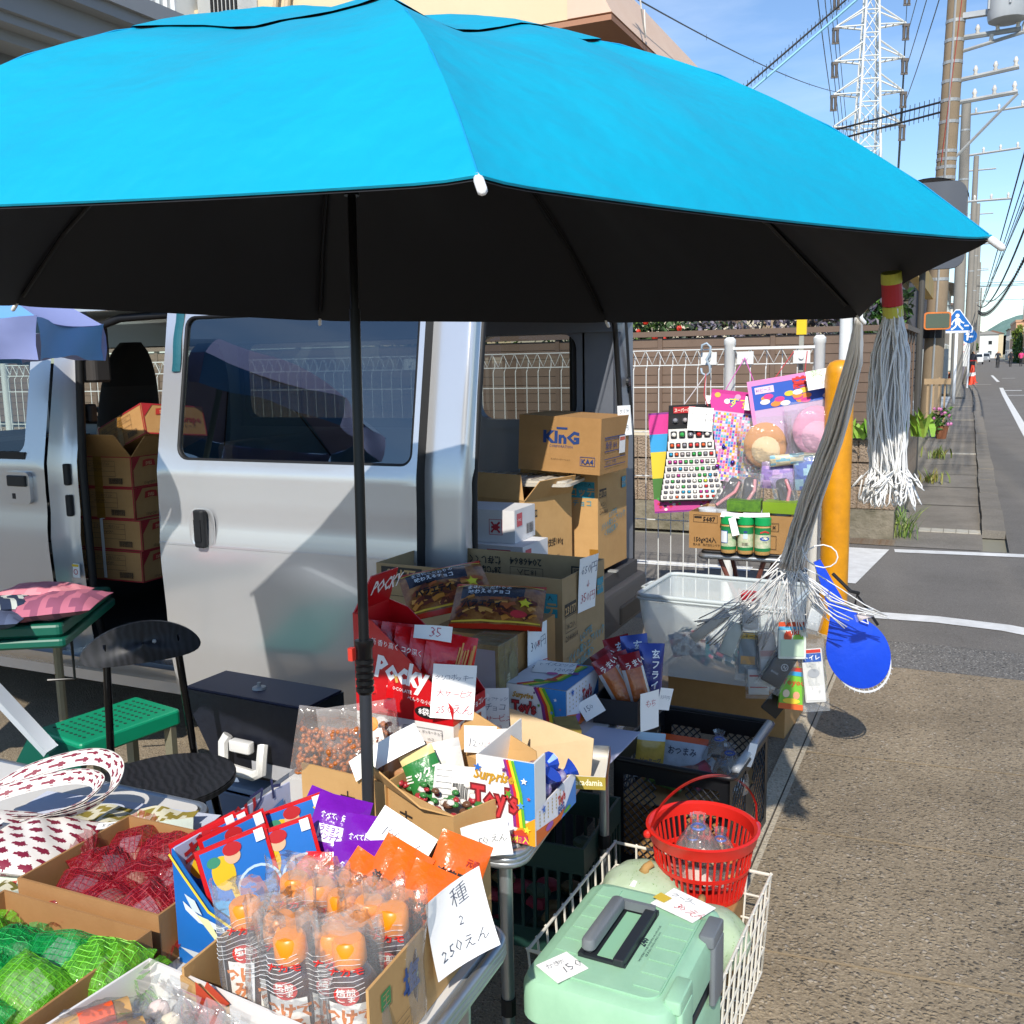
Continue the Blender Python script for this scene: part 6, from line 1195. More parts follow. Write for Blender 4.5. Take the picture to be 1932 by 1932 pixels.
for i, (x, y, z, lab) in enumerate(((.05, .055, .06, 'foil toy egg at the front of the opened box'), (.085, .09, .06, 'foil toy egg against the right wall of the opened box'), (.05, .13, .06, 'foil toy egg in the middle of the opened box'), (.085, .16, .055, 'foil toy egg at the back of the opened box'), (.075, .10, .095, 'foil toy egg lying on top with its twisted end up'))):
    e = thing('foil_egg', lab, 'toy egg', (-.80+x, 1.55+y, Z0+z), (rad(20*i), rad(30), rad(40*i)), 'foil eggs in the opened box'); b = MB(); b.ball((0, 0, 0), .024, 12, 9, sc=(1, 1, 1.35)); part('egg', b, mat('foil_blue_%d' % (i % 2), ('3458b8', '6a4aa8')[i % 2], .25, .3, noise=(55, .9, ('e0a84a', 'e2dcd8')[i % 2])), e, smooth=True)
    b = MB(); b.lathe([(.006, .03), (.008, .036), (.02, .052)], 10); part('twist', b, mat('foil_twist', '2a50c0', .25, .3), e)
price('white price card propped in the opened toy egg box', (-.865, 1.70, .745), face(14, 8), .07, .055, [('120', -.03, -.015, .016, '5a5f70')], seed=15)
price('second white price card beside the first in the opened toy egg box', (-.825, 1.69, .745), face(30, 6), .05, .06, [('120えん', -.03, -.01, .014, 'c27a84')], seed=16)
# ------------------------------------------------------------------ nut chocolate boxes at the right edge
t = thing('nut_chocolate_box', 'gold nut chocolate box standing on end at the table edge', 'box', (-.765, 1.87, Z0), rad(30)); w, d, h = .05, .085, .095; b = MB(); b.box(0, w, 0, d, 0, h); part('box', b, mat('gold_box', '8c7636'), t)
pr = Print.plane((0, 0, 0), (1, 0, 0), (0, 0, 1)); pr.rect(.001, .001, w-.002, h-.002, 'b09a42'); pr.text('Macadamia', .003, .058, .014, '3c2c18', bold=.02, sx=.62, rot=.06); pr.ell(.016, .03, .013, .016, 'c8c08a'); pr.ell(.038, .035, .01, .013, '5a2f22'); pr.ell(.037, .016, .009, .009, 'c09a5a'); pr.build(t)
t = thing('nut_chocolate_tray', 'open gold and white nut chocolate tray overhanging the table edge', 'box', (-.735, 1.80, Z0), rad(16)); w, d, h = .095, .17, .028; b = MB(); b.box(0, w, 0, .002, 0, h); b.box(0, w, d-.002, d, 0, h); b.box(0, .002, .002, d-.002, 0, h); b.box(w-.002, w, .002, d-.002, 0, h); b.box(.002, w-.002, .002, d-.002, 0, .002); part('tray', b, mat('tray_white', 'e0dcd4', .5), t)
pr = Print.plane((0, 0, 0), (1, 0, 0), (0, 0, 1)); pr.rect(0, 0, w, h, 'a89238'); pr.text('macadamia', .02, .009, .014, 'f0e8c8', bold=.02, sx=.8); pr.build(t); pr = Print.plane((w, 0, 0), (0, 1, 0), (0, 0, 1)); pr.rect(0, 0, d, h, 'b0622e'); pr.text('Macadamia', .04, .009, .013, 'e8cfa8'); pr.build(t)
# ------------------------------------------------------------------ black tray with fried snack bags
t = thing('snack_tray', 'black open tray of fried doughnut stick packs at the table corner', 'tray', (-.80, 2.18, Z0), rad(3)); w, d, h = .112, .26, .063; carton(t, w, d, h, mat('black_card', '1d1e22', .6), t=.004, name='tray')
def stick_pack(i, loc, rot, lab):
    t = thing('snack_pack', lab, 'snack pack', loc, rot, 'fried stick packs in the black tray'); pl = Pillow(.055, .17, .036, 40+i, .05, .12)
    part('pack', pl.mb(8, 14, mf=lambda u, v: 1 if v > .78 else 2 if u < .14 or u > .9 else 0), [mat('fried_orange', 'b5602a', .28, noise=(45, .6, '8c4418'), coat=.3, bump=(70, .6, .006)), mat('pack_maroon', '8a2028', .25, coat=.3), mat('pack_film', 'c3c6c8', .2, .2)], t, smooth=True)
    p = pl.printer(); p.text('うまい', -.018, .048, .013, 'f2e8e0', bold=.02, rot=.2); p.build(t)
for i, (x, y, yaw, rl, lab) in enumerate(((-.755, 2.235, 30, 28, 'foremost fried stick pack at the left of the black tray'), (-.735, 2.26, 30, 20, 'fried stick pack leaning in the middle of the black tray'), (-.712, 2.255, 30, 12, 'upright fried stick pack at the right of the black tray'), (-.775, 2.29, 20, 34, 'fried stick pack lying low at the left of the black tray'))): stick_pack(i, (x, y, .70), face(yaw, 12, rl), lab)
def fry_pack(i, loc, rot, lab, c1, c2_):
    t = thing('snack_pack', lab, 'snack pack', loc, rot, 'blue and silver packs behind the fried sticks'); pl = Pillow(.07, .15, .03, 50+i, .05, .2); part('pack', pl.mb(8, 12, mf=lambda u, v: 1 if v > .7 else 0), [mat('pk_'+c1, c1, .22, coat=.3, bump=(60, .5, .006)), mat('pk_'+c2_, c2_, .2, .2)], t, smooth=True); p = pl.printer()
    for k, ch_ in enumerate('玄フライ'): p.text(ch_, -.004, .04-.026*k, .017, 'eef2f6', bold=.03)
    p.build(t)
fry_pack(0, (-.70, 2.33, .715), face(40, 6, -6), 'navy fried snack pack with white lettering in the black tray', '1f2f7a', '2a3c8c'); fry_pack(1, (-.745, 2.36, .725), face(25, 8, 6), 'silver and blue snack pack at the back of the black tray', 'b9bcc4', '3a4f9a'); fry_pack(2, (-.785, 2.37, .715), face(10, 8, 18), 'silver snack pack with red print at the back left of the black tray', 'c3c3c8', 'a82a32')
price('torn price tag taped to the left of the black snack tray', (-.80, 2.165, .665), face(24, 0, 30), .055, .05, [('150', -.02, -.005, .013, '5a5f70')], seed=17, bend=.6); price('price tag hanging from the front corner of the black snack tray', (-.665, 2.21, .66), face(60, 0), .06, .095, [('もち', -.018, .01, .016, 'c2505a')], seed=18); price('second tag hanging beside the first at the tray corner', (-.645, 2.27, .672), face(55, 0, -15), .04, .055, [('150円', -.017, 0, .009, '5a5f70')], seed=19)
# ------------------------------------------------------------------ cartons of caramel snacks and mixed sweets
t = thing('snack_carton', 'brown carton of caramel popcorn bags right of the parasol pole', 'carton', (-1.195, 1.54, Z0-.0), rad(-6)); w, d, h = .215, .17, .085; carton(t, w, d, h, M_cb2)
pr = Print.plane((0, 0, 0), (1, 0, 0), (0, 0, 1)); pr.text('木', .1, .015, .03, '2c241e'); pr.build(t)
def ball_bag(i, loc, rot, lab, w_, h_, n):
    t = thing('caramel_bag', lab, 'snack bag', loc, rot, 'clear bags of caramel balls'); pl = Pillow(w_, h_, .075, 60+i, .1, .25); r = random.Random(i); b = MB()
    for k in range(n):
        u, v = r.uniform(.1, .9), r.uniform(.1, .72); z = r.uniform(-.9, .9)*.034*pl._t(u, v); b.ball(((u-.5)*w_, (v-.5)*h_, z), .0058*r.uniform(.8, 1.15), 6, 5)
    part('caramel_balls', b, mat('caramel', 'a4561c', .3, noise=(70, .5, 'c9782e'), coat=.3), t, smooth=True, kind='stuff'); part('bag', pl.mb(10, 12), film('bag', 'fff4ee', .2, .1), t, smooth=True)
    if i == 0: p = pl.printer(); p.poly([(.01, -.05), (.06, -.04), (.055, .03), (.015, .035)], 'f2e6dc'); p.text('きなり', .018, .0, .015, '7a3a1e'); p.ell(.035, .04, .014, .014, 'e08a2e'); p.build(t)
ball_bag(0, (-1.09, 1.60, .735), face(22, 18, 8), 'clear bag of caramel balls with a cream label behind the pole', .165, .17, 420); ball_bag(1, (-1.165, 1.59, .728), face(32, 14, -10), 'clear bag of caramel balls at the left end of the carton', .135, .15, 330)
t = thing('sweets_carton', 'open brown carton of mixed sweets with a tall back flap', 'carton', (-1.03, 1.545, Z0), rad(-22)); w, d, h = .25, .20, .08; carton(t, w, d, h, M_cb2)
b = MB(); b.sheet((0, d, h), (w+.02, d, h), (w-.02, d+.03, h+.05), (.04, d+.03, h+.085), .003); part('back_flap', b, M_cb2, t); b = MB(); b.sheet((0, 0, h), (w, 0, h), (w-.07, -.02, h+.0), (.02, -.035, h+.055), -.003); part('front_flap', b, M_cb2, t)
pr = Print.plane((0, 0, 0), (1, 0, 0), (0, 0, 1)); pr.text('志', .09, .01, .03, '2c241e', bold=.02); pr.build(t)
def sweet(i, lab, loc, rot, w_, h_, d_, c1, c2_, txt=None, extra=None):
    t = thing('sweets_pack', lab, 'snack pack', loc, rot, None); pl = Pillow(w_, h_, d_, 70+i, .05, .18); part('pack', pl.mb(10, 12, mf=lambda u, v: 1 if v > .8 else 0), [mat('pk_'+c1, c1, .3, coat=.2, bump=(60, .4, .006)), mat('pk_'+c2_, c2_, .3)], t, smooth=True); p = pl.printer()
    if txt: p.text(txt, 0, 0, h_*.13, extra or 'f4f0e6', 'c', bold=.03)
    if extra == 'bar': pass
    p.build(t); return p
sweet(0, 'green and cream sweets pack in the mixed carton', (-.925, 1.575, .705), face(20, 25, 25), .07, .11, .025, '2f7a3a', 'd8c68a', 'ミックス'); sweet(1, 'white sweets pack in the mixed carton', (-.92, 1.63, .705), face(28, 20, 10), .09, .1, .02, 'dcdad4', 'c6c4c0')
t = thing('sweets_pack', 'white flat pack with barcode in the mixed carton', 'snack pack', (-.855, 1.565, .695), face(25, 18, -6)); pl = Pillow(.085, .09, .02, 77, .04, .08); part('pack', pl.mb(8, 8), mat('pk_white', 'e2e0da', .35, bump=(60, .3, .004)), t, smooth=True); p = pl.printer(); p.bars(-.005, -.02, .03, .034, seed=15); 
for k in range(6): p.rect(-.038, .035-.011*k, .03, .0015, '8a8a88')
p.build(t)
b = MB(); r = random.Random(5)
for k in range(70): b.ball((r.uniform(.03, w-.02), r.uniform(.02, .1), .05+r.uniform(0, .035)), .008*r.uniform(.7, 1.3), 6, 4, m=r.randrange(4), sc=(1.3, .9, .7))
part('loose_sweets', b, [mat('sw_'+c_, c_, .3) for c_ in ('e8e2d8', 'a83038', '3a7a3e', '6a4a36')], t if False else bpy.data.objects['sweets_carton'], smooth=True, kind='stuff')
sweet(2, 'clear bag of small crackers in the mixed carton', (-.98, 1.61, .71), face(20, 20, -12), .1, .1, .04, 'b08058', 'c9b09a')
price('curled white price slip sticking up between the two snack cartons', (-1.0, 1.55, .755), face(15, 30, 32), .15, .045, [], seed=21, bend=.9)
price('white price card hanging from the right flap of the mixed sweets carton', (-.745, 1.475, .66), face(30, -4, 8), .085, .07, [('150', -.03, -.01, .016, '5a5f66'), ('えん', .005, -.008, .012, '5a5f66')], seed=22, bend=.5)
# ================================================================== front table goods
t = thing('goods_carton', 'large brown carton with torn front holding bottles and snack bags', 'carton', (-.92, .905, Z0), rad(2)); w, d, h = .29, .37, .125
b = MB(); zz = [(i*w/30, .075-.062*(i/30)+RND.uniform(-.003, .003)) for i in range(31)]; b.prism([(0, 0), (w, 0)]+zz[::-1], -.004, 0, FR); part('torn_front', b, M_cb2, t)
b = MB(); b.box(w-.004, w, .004, d, 0, h); b.box(0, .004, .004, d, 0, h*.7); b.box(.004, w-.004, d-.004, d, 0, h); b.box(.004, w-.004, .004, d-.004, 0, .004); part('carton_body', b, M_cb2, t)
pr = Print.plane((w, 0, 0), (0, 1, 0), (0, 0, 1)); pr.rect(.03, .078, .024, .024, '3f8a4e'); pr.text('王', .042, .083, .014, 'b99a68', 'c'); pr.text('塩', .085, .062, .032, '2a4a8a', bold=.03); pr.frame(.05, .012, .05, .03, .001, '6a5236'); 
for k in range(3): pr.rect(.054, .018+.007*k, .04, .0012, '6a5236')
pr.build(t)
pr = Print.plane((0, -.0042, 0), (1, 0, 0), (0, 0, 1)); pr.poly([(.03, .012), (.065, .012), (.075, .05), (.03, .08)], 'b8452c'); pr.poly([(.075, .055), (.085, .062), (.05, .085), (.045, .075)], 'b8452c'); pr.build(t, 'front_print')
def sauce(i, x, y, lab, rz):
    """squeeze bottle of miso sauce with orange cap, in a clear printed bag"""
    t = thing('sauce_bottle', lab, 'bottle', (x, y, Z0+.006), (rad(RND.uniform(-4, 4)), rad(RND.uniform(-5, 5)), rz), 'miso sauce bottles in clear bags'); t.scale = (1.16, 1.16, 1)
    b = MB(); b.lathe([(.024, 0), (.03, .008), (.031, .07), (.028, .105), (.018, .125), (.012, .13)], 16, sx=1, sy=.72); part('bottle', b, mat('miso_brown', '3a1a12', .2, coat=.5, noise=(30, .4, '57291a')), t, smooth=True)
    b = MB(); b.lathe([(.0165, .126), (.0185, .13), (.018, .156), (.015, .16), (.0, .161)], 18); part('cap', b, mat('cap_orange', 'f08a10', .35), t, smooth=True, auto=40)
    pr = Print(lambda X_, Y_, k: Vector(((.0315+k)*math.sin(X_/.03), -(.0315*.74+k)*math.cos(X_/.03), Y_))); pr.rect(-.022, .018, .044, .07, 'f3ece2', 5); pr.text('つけて', 0, .062, .016, 'd8761c', 'c', bold=.05, sx=.8); pr.text('みそ', 0, .042, .016, 'd8761c', 'c', bold=.05, sx=.8); pr.text('かけて', 0, .024, .014, 'd8761c', 'c', bold=.04, sx=.8); pr.ell(.0, .1, .013, .013, 'c32a20'); pr.text('焙煎', 0, .101, .007, 'f6ede2', 'c', bold=.02); pr.text('ごま', 0, .0925, .007, 'f6ede2', 'c', bold=.02); pr.text('ナカモ', .002, .128, .0085, 'd02a20', 'c', bold=.03); pr.build(t, 'label')
    pr = Print(lambda X_, Y_, k: Vector(((.0315+k)*math.sin(X_/.03), -(.0315*.74+k)*math.cos(X_/.03), Y_))); pr.rect(-.058, .01, .026, .095, 'ece8e4', 4); pr.text('賞味 26.10.21', -.056, .09, .0042, '4a4a4a'); 
    for k in range(8): pr.rect(-.055, .02+.007*k, .02, .0014, '8a8886')
    pr.build(t, 'back_label')
    bag = MB(); r = random.Random(80+i); ph = r.uniform(0, 6)
    def bf(u, v):
        a = 2*PI*u; q = .0365*(1+.06*math.sin(5*a+ph)+.05*math.sin(3*a+9*v)); sy_ = .78*(1-max(0, v-.55)*1.9); z = .002+v*.188
        return Vector((q*math.cos(a)*(1+.15*max(0, v-.6)), q*math.sin(a)*max(sy_, .04)+.012*max(0, v-.6)*math.sin(7*a), z+.006*math.sin(4*a+ph)*v*v))
    bag.grid(bf, 24, 14); part('clear_bag', bag, film('crisp', 'ffffff', .17, .06), t, smooth=True)
    ln = MB()
    for k in range(8):
        pts = [bf(.55+.3*q/6-.004*k, .46+.03*k+.09*q/6)*1.006 for q in range(7)]; ln.tube(pts, .00032, 3)
    part('bag_print', ln, mat('white_print', 'f4f4f2', .5), t)
caps = [(-.862, .955), (-.800, .935), (-.858, 1.03), (-.800, 1.03), (-.752, .925), (-.752, 1.015), (-.712, .945), (-.712, 1.03), (-.662, .94), (-.662, 1.02)]
labs = ['at the front left end', 'second from left in the front row', 'at the back left', 'second from left in the back row', 'third from left in the front row', 'in the middle of the back row', 'fourth from left in the front row', 'fourth from left in the back row', 'at the front right corner', 'at the back right of the carton']
for i, (x, y) in enumerate(caps): sauce(i, x+.018-.13*(x+.86), y+.012, 'miso sauce bottle with orange cap '+labs[i], rad(28+RND.uniform(-16, 16)))
# glider packs in their blue display box
t = thing('glider_display_box', 'blue display box of toy glider packs at the left of the front carton', 'display box', (-1.035, 1.02, Z0), rad(-3)); w, d, h = .13, .26, .18; M_bl = mat('display_blue', '1c66b4', .4, noise=(5, .3, '2f86cc'))
b = MB(); b.prism([(0, 0), (w, 0), (w, .085), (w*.55, .105), (w*.2, .15), (.0, h)], -.003, 0, FR); part('side_panel', b, M_bl, t); b = MB(); b.box(0, .003, 0.003, d, 0, h); part('back_panel', b, mat('display_lilac', 'c3c4da', .5), t); b = MB(); b.box(w-.003, w, .003, d, 0, .08); b.box(.003, w, d-.003, d, 0, .1); b.box(.003, w-.003, .003, d-.003, 0, .003); part('tray', b, M_bl, t)
pr = Print.plane((0, -.003, 0), (1, 0, 0), (0, 0, 1)); pr.poly([(.02, .105), (.05, .09), (.10, .082), (.10, .074), (.05, .078), (.025, .092)], 'd9e2e6'); pr.poly([(.045, .09), (.085, .055), (.095, .055), (.07, .088)], 'e2e0a8'); pr.poly([(.04, .095), (.025, .118), (.045, .112), (.058, .092)], 'c9d4d8'); pr.band([(.0, h-.006), (w*.2, .146), (w*.55, .101), (w, .082)], .005, 'e6c83a'); pr.poly([(.01, .03), (.05, .015), (.085, .02), (.05, .03)], 'c3ccd2'); pr.build(t)
pr = Print.plane((.003, 0, 0), (0, 1, 0), (0, 0, 1)); pr.text('ギリギリ', .02, .14, .03, 'b8262c', bold=.04, rot=.1); pr.text('フト', .16, .165, .03, '3a3f6a', bold=.02, rot=.1); pr.poly([(.16, h-.04), (d-.02, h-.02), (d-.02, .1), (.17, .1)], '5a8ac4'); pr.build(t, 'back_print')
def glider(i, loc, rot, lab):
    t = thing('glider_pack', lab, 'toy pack', loc, rot, 'red edged glider packs'); w_, h_ = .108, .15; b = MB(); b.box(-w_/2, w_/2, -h_/2, h_/2, -.002, .002); part('pack', b, mat('pack_edge_red', 'cc1a1e', .3), t)
    p = Print.plane((0, 0, .002), (1, 0, 0), (0, 1, 0)); p.rect(-w_/2+.006, -h_/2+.006, w_-.012, h_-.012, '1f6fc0'); p.poly([(-w_/2+.006, -h_/2+.006), (0, -h_/2+.006), (-.01, -.02), (-w_/2+.006, 0)], '3aa0d8'); p.ring(.022, -.01, .03, .034, 'bcd6ea'); p.ell(-.022, .03, .017, .026, 'e0b81e'); p.ell(-.032, .05, .01, .008, '3a8a6a'); p.ell(-.004, .05, .012, .012, 'd8b08a'); p.ell(-.002, .06, .014, .01, 'b81e22'); p.band([(-.015, .012), (-.012, -.02)], .008, 'e0b81e'); p.poly([(-.04, -.03), (-.015, -.03), (-.02, -.075), (-.045, -.075)], 'bfe0e2'); p.rect(.034, .055, .014, .018, 'f2f2ee')
    if i == 4:
        for k, ch_ in enumerate('ソフトグライダー'): p.text(ch_, .03, .045-.0155*k, .0125, 'e6c83a', bold=.03)
    p.build(t)
for i, (x, y, yaw, lab) in enumerate(((-1.018, 1.075, 64, 'first red edged glider pack against the box back'), (-1.008, 1.09, 62, 'second red edged glider pack in the display box'), (-.985, 1.10, 60, 'third red edged glider pack in the display box'), (-.955, 1.06, 52, 'front left glider pack with the blue picture'), (-.945, 1.19, 46, 'rear glider pack with yellow lettering'), (-.915, 1.115, 44, 'foremost glider pack with the large blue picture'))): glider(i, (x+.006, y+.012, .735), face(yaw, 14, 10), lab)
# purple, red and orange packs
def small_pack(i, name, lab, loc, rot, w_, h_, d_, c1, lines, group, seal='same'):
    t = thing(name, lab, 'snack pack', loc, rot, group); pl = Pillow(w_, h_, d_, 100+i, .06, .22); part('pack', pl.mb(10, 12), mat('pk_'+c1, c1, .22, coat=.35, bump=(45, .5, .006)), t, smooth=True); p = pl.printer()
    for (tx, x, y, s_, cl, bd) in lines:
        if tx == '#': p.rect(x, y, s_[0], s_[1], cl, 4)
        else: p.text(tx, x, y, s_, cl, bold=bd, sx=.8)
    p.build(t)
pur = [('#', -.03, -.018, (.06, .026), 'f0ecf4', 0), ('ラミョンで', -.028, -.002, .0085, '6a1f9a', .03), ('メンテナンス', -.028, -.014, .0085, '6a1f9a', .03), ('食べて、気分爽快！', -.032, .018, .008, 'f0ecf4', .02)]
for i, (x, y, z, yaw, rl, lab) in enumerate(((-.925, 1.235, .755, 24, -22, 'purple snack pack at the left of the purple group'), (-.88, 1.215, .765, 30, -16, 'upper purple snack pack near the pole'), (-.815, 1.20, .75, 20, -6, 'purple snack pack behind the white price slip'), (-.80, 1.16, .73, 22, 2, 'lowest purple snack pack in front'))): small_pack(i, 'purple_pack', lab, (x, y, z), face(yaw, 32, rl), .088, .115, .03, '6f1ba0', pur, 'purple snack packs')
for i in range(7): small_pack(20+i, 'red_packet', 'thin red snack packet, %s in the red row' % ('first', 'second', 'third', 'fourth', 'fifth', 'sixth', 'last')[i], (-.925+.022*i, 1.125+.006*i, .715), face(18, 16+2*i, 2), .085, .10, .012, 'd0121a', [('旨辛', .0, .0, .02, 'e6c83a', .03)] if i == 6 else [], 'thin red snack packets')
orl = [('浪花屋の', -.032, .0, .014, '2a1a12', .04), ('柿の種', -.026, -.022, .014, '2a1a12', .04), ('元祖', .008, .03, .009, 'b0301c', .03), ('#', -.034, -.05, (.014, .01), 'b8202a', 0)]
for i, (x, y, z, yaw, rl, lab) in enumerate(((-.785, 1.12, .72, 26, -34, 'orange snack bag at the left of the orange group'), (-.745, 1.15, .735, 24, -30, 'orange snack bag second from left'), (-.71, 1.125, .73, 28, -30, 'orange snack bag in the middle of the orange group'), (-.67, 1.12, .725, 34, -28, 'foremost orange snack bag with large black lettering'), (-.665, 1.20, .735, 36, -26, 'orange snack bag at the right wall of the carton'))): small_pack(40+i, 'orange_bag', lab, (x, y, z), face(yaw, 24, rl), .082, .135, .034, 'e8651a', orl, 'orange snack bags')
price('white price slip between the purple and orange packs', (-.76, 1.215, .78), face(20, 30, -30), .10, .055, [('100', -.035, -.01, .016, '4a5060'), ('えん', .005, -.01, .013, '4a5060')], seed=25); price('large creased price sheet taped over the right wall of the front carton', (-.614, 1.12, .728), face(66, 6, 8), .105, .12, [('種', -.005, .025, .024, '5a5f70'), ('2', .0, -.005, .016, '5a5f70'), ('250えん', -.04, -.04, .018, '4a5060')], seed=26, bend=.9)
# ------------------------------------------------------------------ trays of netted soaps
def tray_box(label, loc, rot, w, d, h, m, name='open_tray'):
    t = thing(name, label, 'tray', loc, rot); carton(t, w, d, h, m); return t
tray_box('brown tray of red netted soaps on the front table', (-1.335, .99, Z0), rad(1), .29, .235, .085, card('tray', 'a5794a', '966b3e'))
tray_box('brown tray of green netted soaps at the lower left', (-1.335, .70, Z0), rad(1), .30, .27, .075, card('tray', 'a5794a'))
def net_bag(i, lab, loc, rot, col, s, group):
    t = thing('netted_soap', lab, 'netted soap', loc, rot, group); r = random.Random(200+i); b = MB()
    for k in range(3): b.ball((r.uniform(-.02, .02)*s, r.uniform(-.02, .02)*s, r.uniform(-.005, .01)), .022*s, 9, 7, sc=(1, .9, .75), m=k % 3)
    part('soap', b, [mat('soap_'+c_, c_, .6) for c_ in ('e6d9b8', '2c3550', 'b8b4ae')], t, smooth=True)
    pl = Pillow(.105*s, .09*s, .074*s, 210+i, .02, .22); rt = bpy.data.objects
    part('net', pl.mb(26, 22), mat('net_'+col, col, .3, alpha=.58, coat=.3, noise=(140, .8, tuple(q*.5 for q in lin(col)[:3])+(1,)), bump=(160, .8, .006)), t, smooth=True)
    b = MB()
    for k in range(1, 11): b.tube([pl.pt(k/11, q/10, 1, .0006) for q in range(11)], .0005, 3); b.tube([pl.pt(q/10, k/11, 1, .0006) for q in range(11)], .0005, 3)
    part('net_threads', b, mat('thread_'+col, tuple(min(1, q*1.1+.01) for q in lin(col)[:3])+(1,), .5), t, kind='stuff'); b = MB()
    for k in range(14):
        a = 2*PI*k/14; b.add([(.045*s, .0, .0), (.045*s+.035*s*r.uniform(.7, 1.2), .03*s*math.cos(a), .03*s*math.sin(a)), (.045*s+.032*s, .03*s*math.cos(a+.4), .03*s*math.sin(a+.4))], ((0, 1, 2),))
    part('net_tuft', b, mat('net_'+col, col), t)
    if i % 2 == 0: b = MB(); b.sheet((-.024*s, -.016*s, .022*s), (.01*s, -.024*s, .026*s), (.016*s, .01*s, .03*s), (-.016*s, .016*s, .026*s), .001); part('paper_tag', b, mat('tag_paper', 'd0c6d4', .7), t)
pos = [(.05, .19), (.12, .2), (.19, .195), (.25, .19), (.06, .12), (.135, .125), (.205, .13), (.255, .11), (.08, .05), (.15, .055), (.225, .05)]
wd = ['back left', 'second in the back row', 'third in the back row', 'back right', 'middle row left', 'middle row second', 'middle row third', 'middle row right', 'front left', 'front middle', 'front right']
for i, (x, y) in enumerate(pos): net_bag(i, 'red netted soap, %s of the red tray' % wd[i], (-1.335+x, .99+y, Z0+.04), (RND.uniform(-.5, .5), RND.uniform(-.5, .5), RND.uniform(0, 6.3)), '9c0f22', 1.05, 'red netted soaps')
pos = [(.05, .17), (.13, .18), (.21, .19), (.27, .2), (.07, .10), (.15, .11), (.23, .12), (.10, .04), (.19, .05)]
for i, (x, y) in enumerate(pos): net_bag(20+i, 'green netted soap, %s of the green tray' % wd[i], (-1.335+x, .70+y, Z0+.045), (RND.uniform(-.5, .5), RND.uniform(-.5, .5), RND.uniform(0, 6.3)), '12a84e' if i % 3 else '6fc42a', 1.15, 'green netted soaps')
# white tray of sweets with orange bands
tray_box('white tray of orange banded sweets at the bottom edge', (-1.03, .62, Z0), rad(-6), .42, .31, .07, mat('white_board2', 'e4e0dc', .6, noise=(12, .3, 'd2ccc6')))
pr = Print.plane((-1.03+.06, .62+.29, Z0+.01), (math.cos(rad(-6)), math.sin(rad(-6)), 0), (0, 0, 1)); pr.frame(.05, .0, .05, .05, .002, 'b8303c'); pr.band([(.06, .04), (.075, .025), (.09, .04)], .006, 'b8303c'); pr.band([(.06, .01), (.075, .025), (.09, .01)], .006, 'b8303c'); pr.P = pr.P; q = part('tray_print', pr.mb, pr.mats, bpy.data.objects['open_tray.002'], world=True)
for i in range(5):
    x = -.985+.048*i; y = .81-.022*i; t = thing('banded_sweet', 'cellophane wrapped sweet roll with orange band, %s from the left' % ('first', 'second', 'third', 'fourth', 'fifth')[i], 'sweet', (x, y, Z0+.05), (0, 0, rad(-32)), 'orange banded sweets')
    b = MB(); b.tube([(0, -.05, 0), (0, .05, 0)], .019, 14); part('roll', b, mat('biscuit', 'c49a62', .7, noise=(30, .4, 'a87e48')), t, smooth=True, auto=40)
    b = MB(); b.tube([(0, -.012, .0), (0, .03, .0)], .0205, 16); part('band', b, mat('band_orange', 'ef5a26', .5), t, smooth=True, auto=40)
    pl = Pillow(.06, .15, .046, 300+i, .12, .3); part('cellophane', pl.mb(10, 12), film('crisp', 'ffffff'), t, smooth=True)
for i in range(8):
    x = -.93+.034*i; y = .875-.008*(i % 3)-.006*i; t = thing('wrapped_sweet', 'cellophane wrapped cake, number %s along the back of the white tray' % ('one', 'two', 'three', 'four', 'five', 'six', 'seven', 'eight')[i], 'sweet', (x, y, Z0+.045), face(20, 20, -20), 'clear wrapped cakes'); pl = Pillow(.05, .085, .03, 320+i, .15, .35)
    part('cellophane', pl.mb(8, 10), film('crisp', 'ffffff'), t, smooth=True); b = MB(); b.ball((0, -.008, 0), .017, 10, 7, sc=(1, 1.3, .6)); part('cake', b, mat('cake_%d' % (i % 2), ('e2c8c0', 'dccfb4')[i % 2], .7), t, smooth=True)
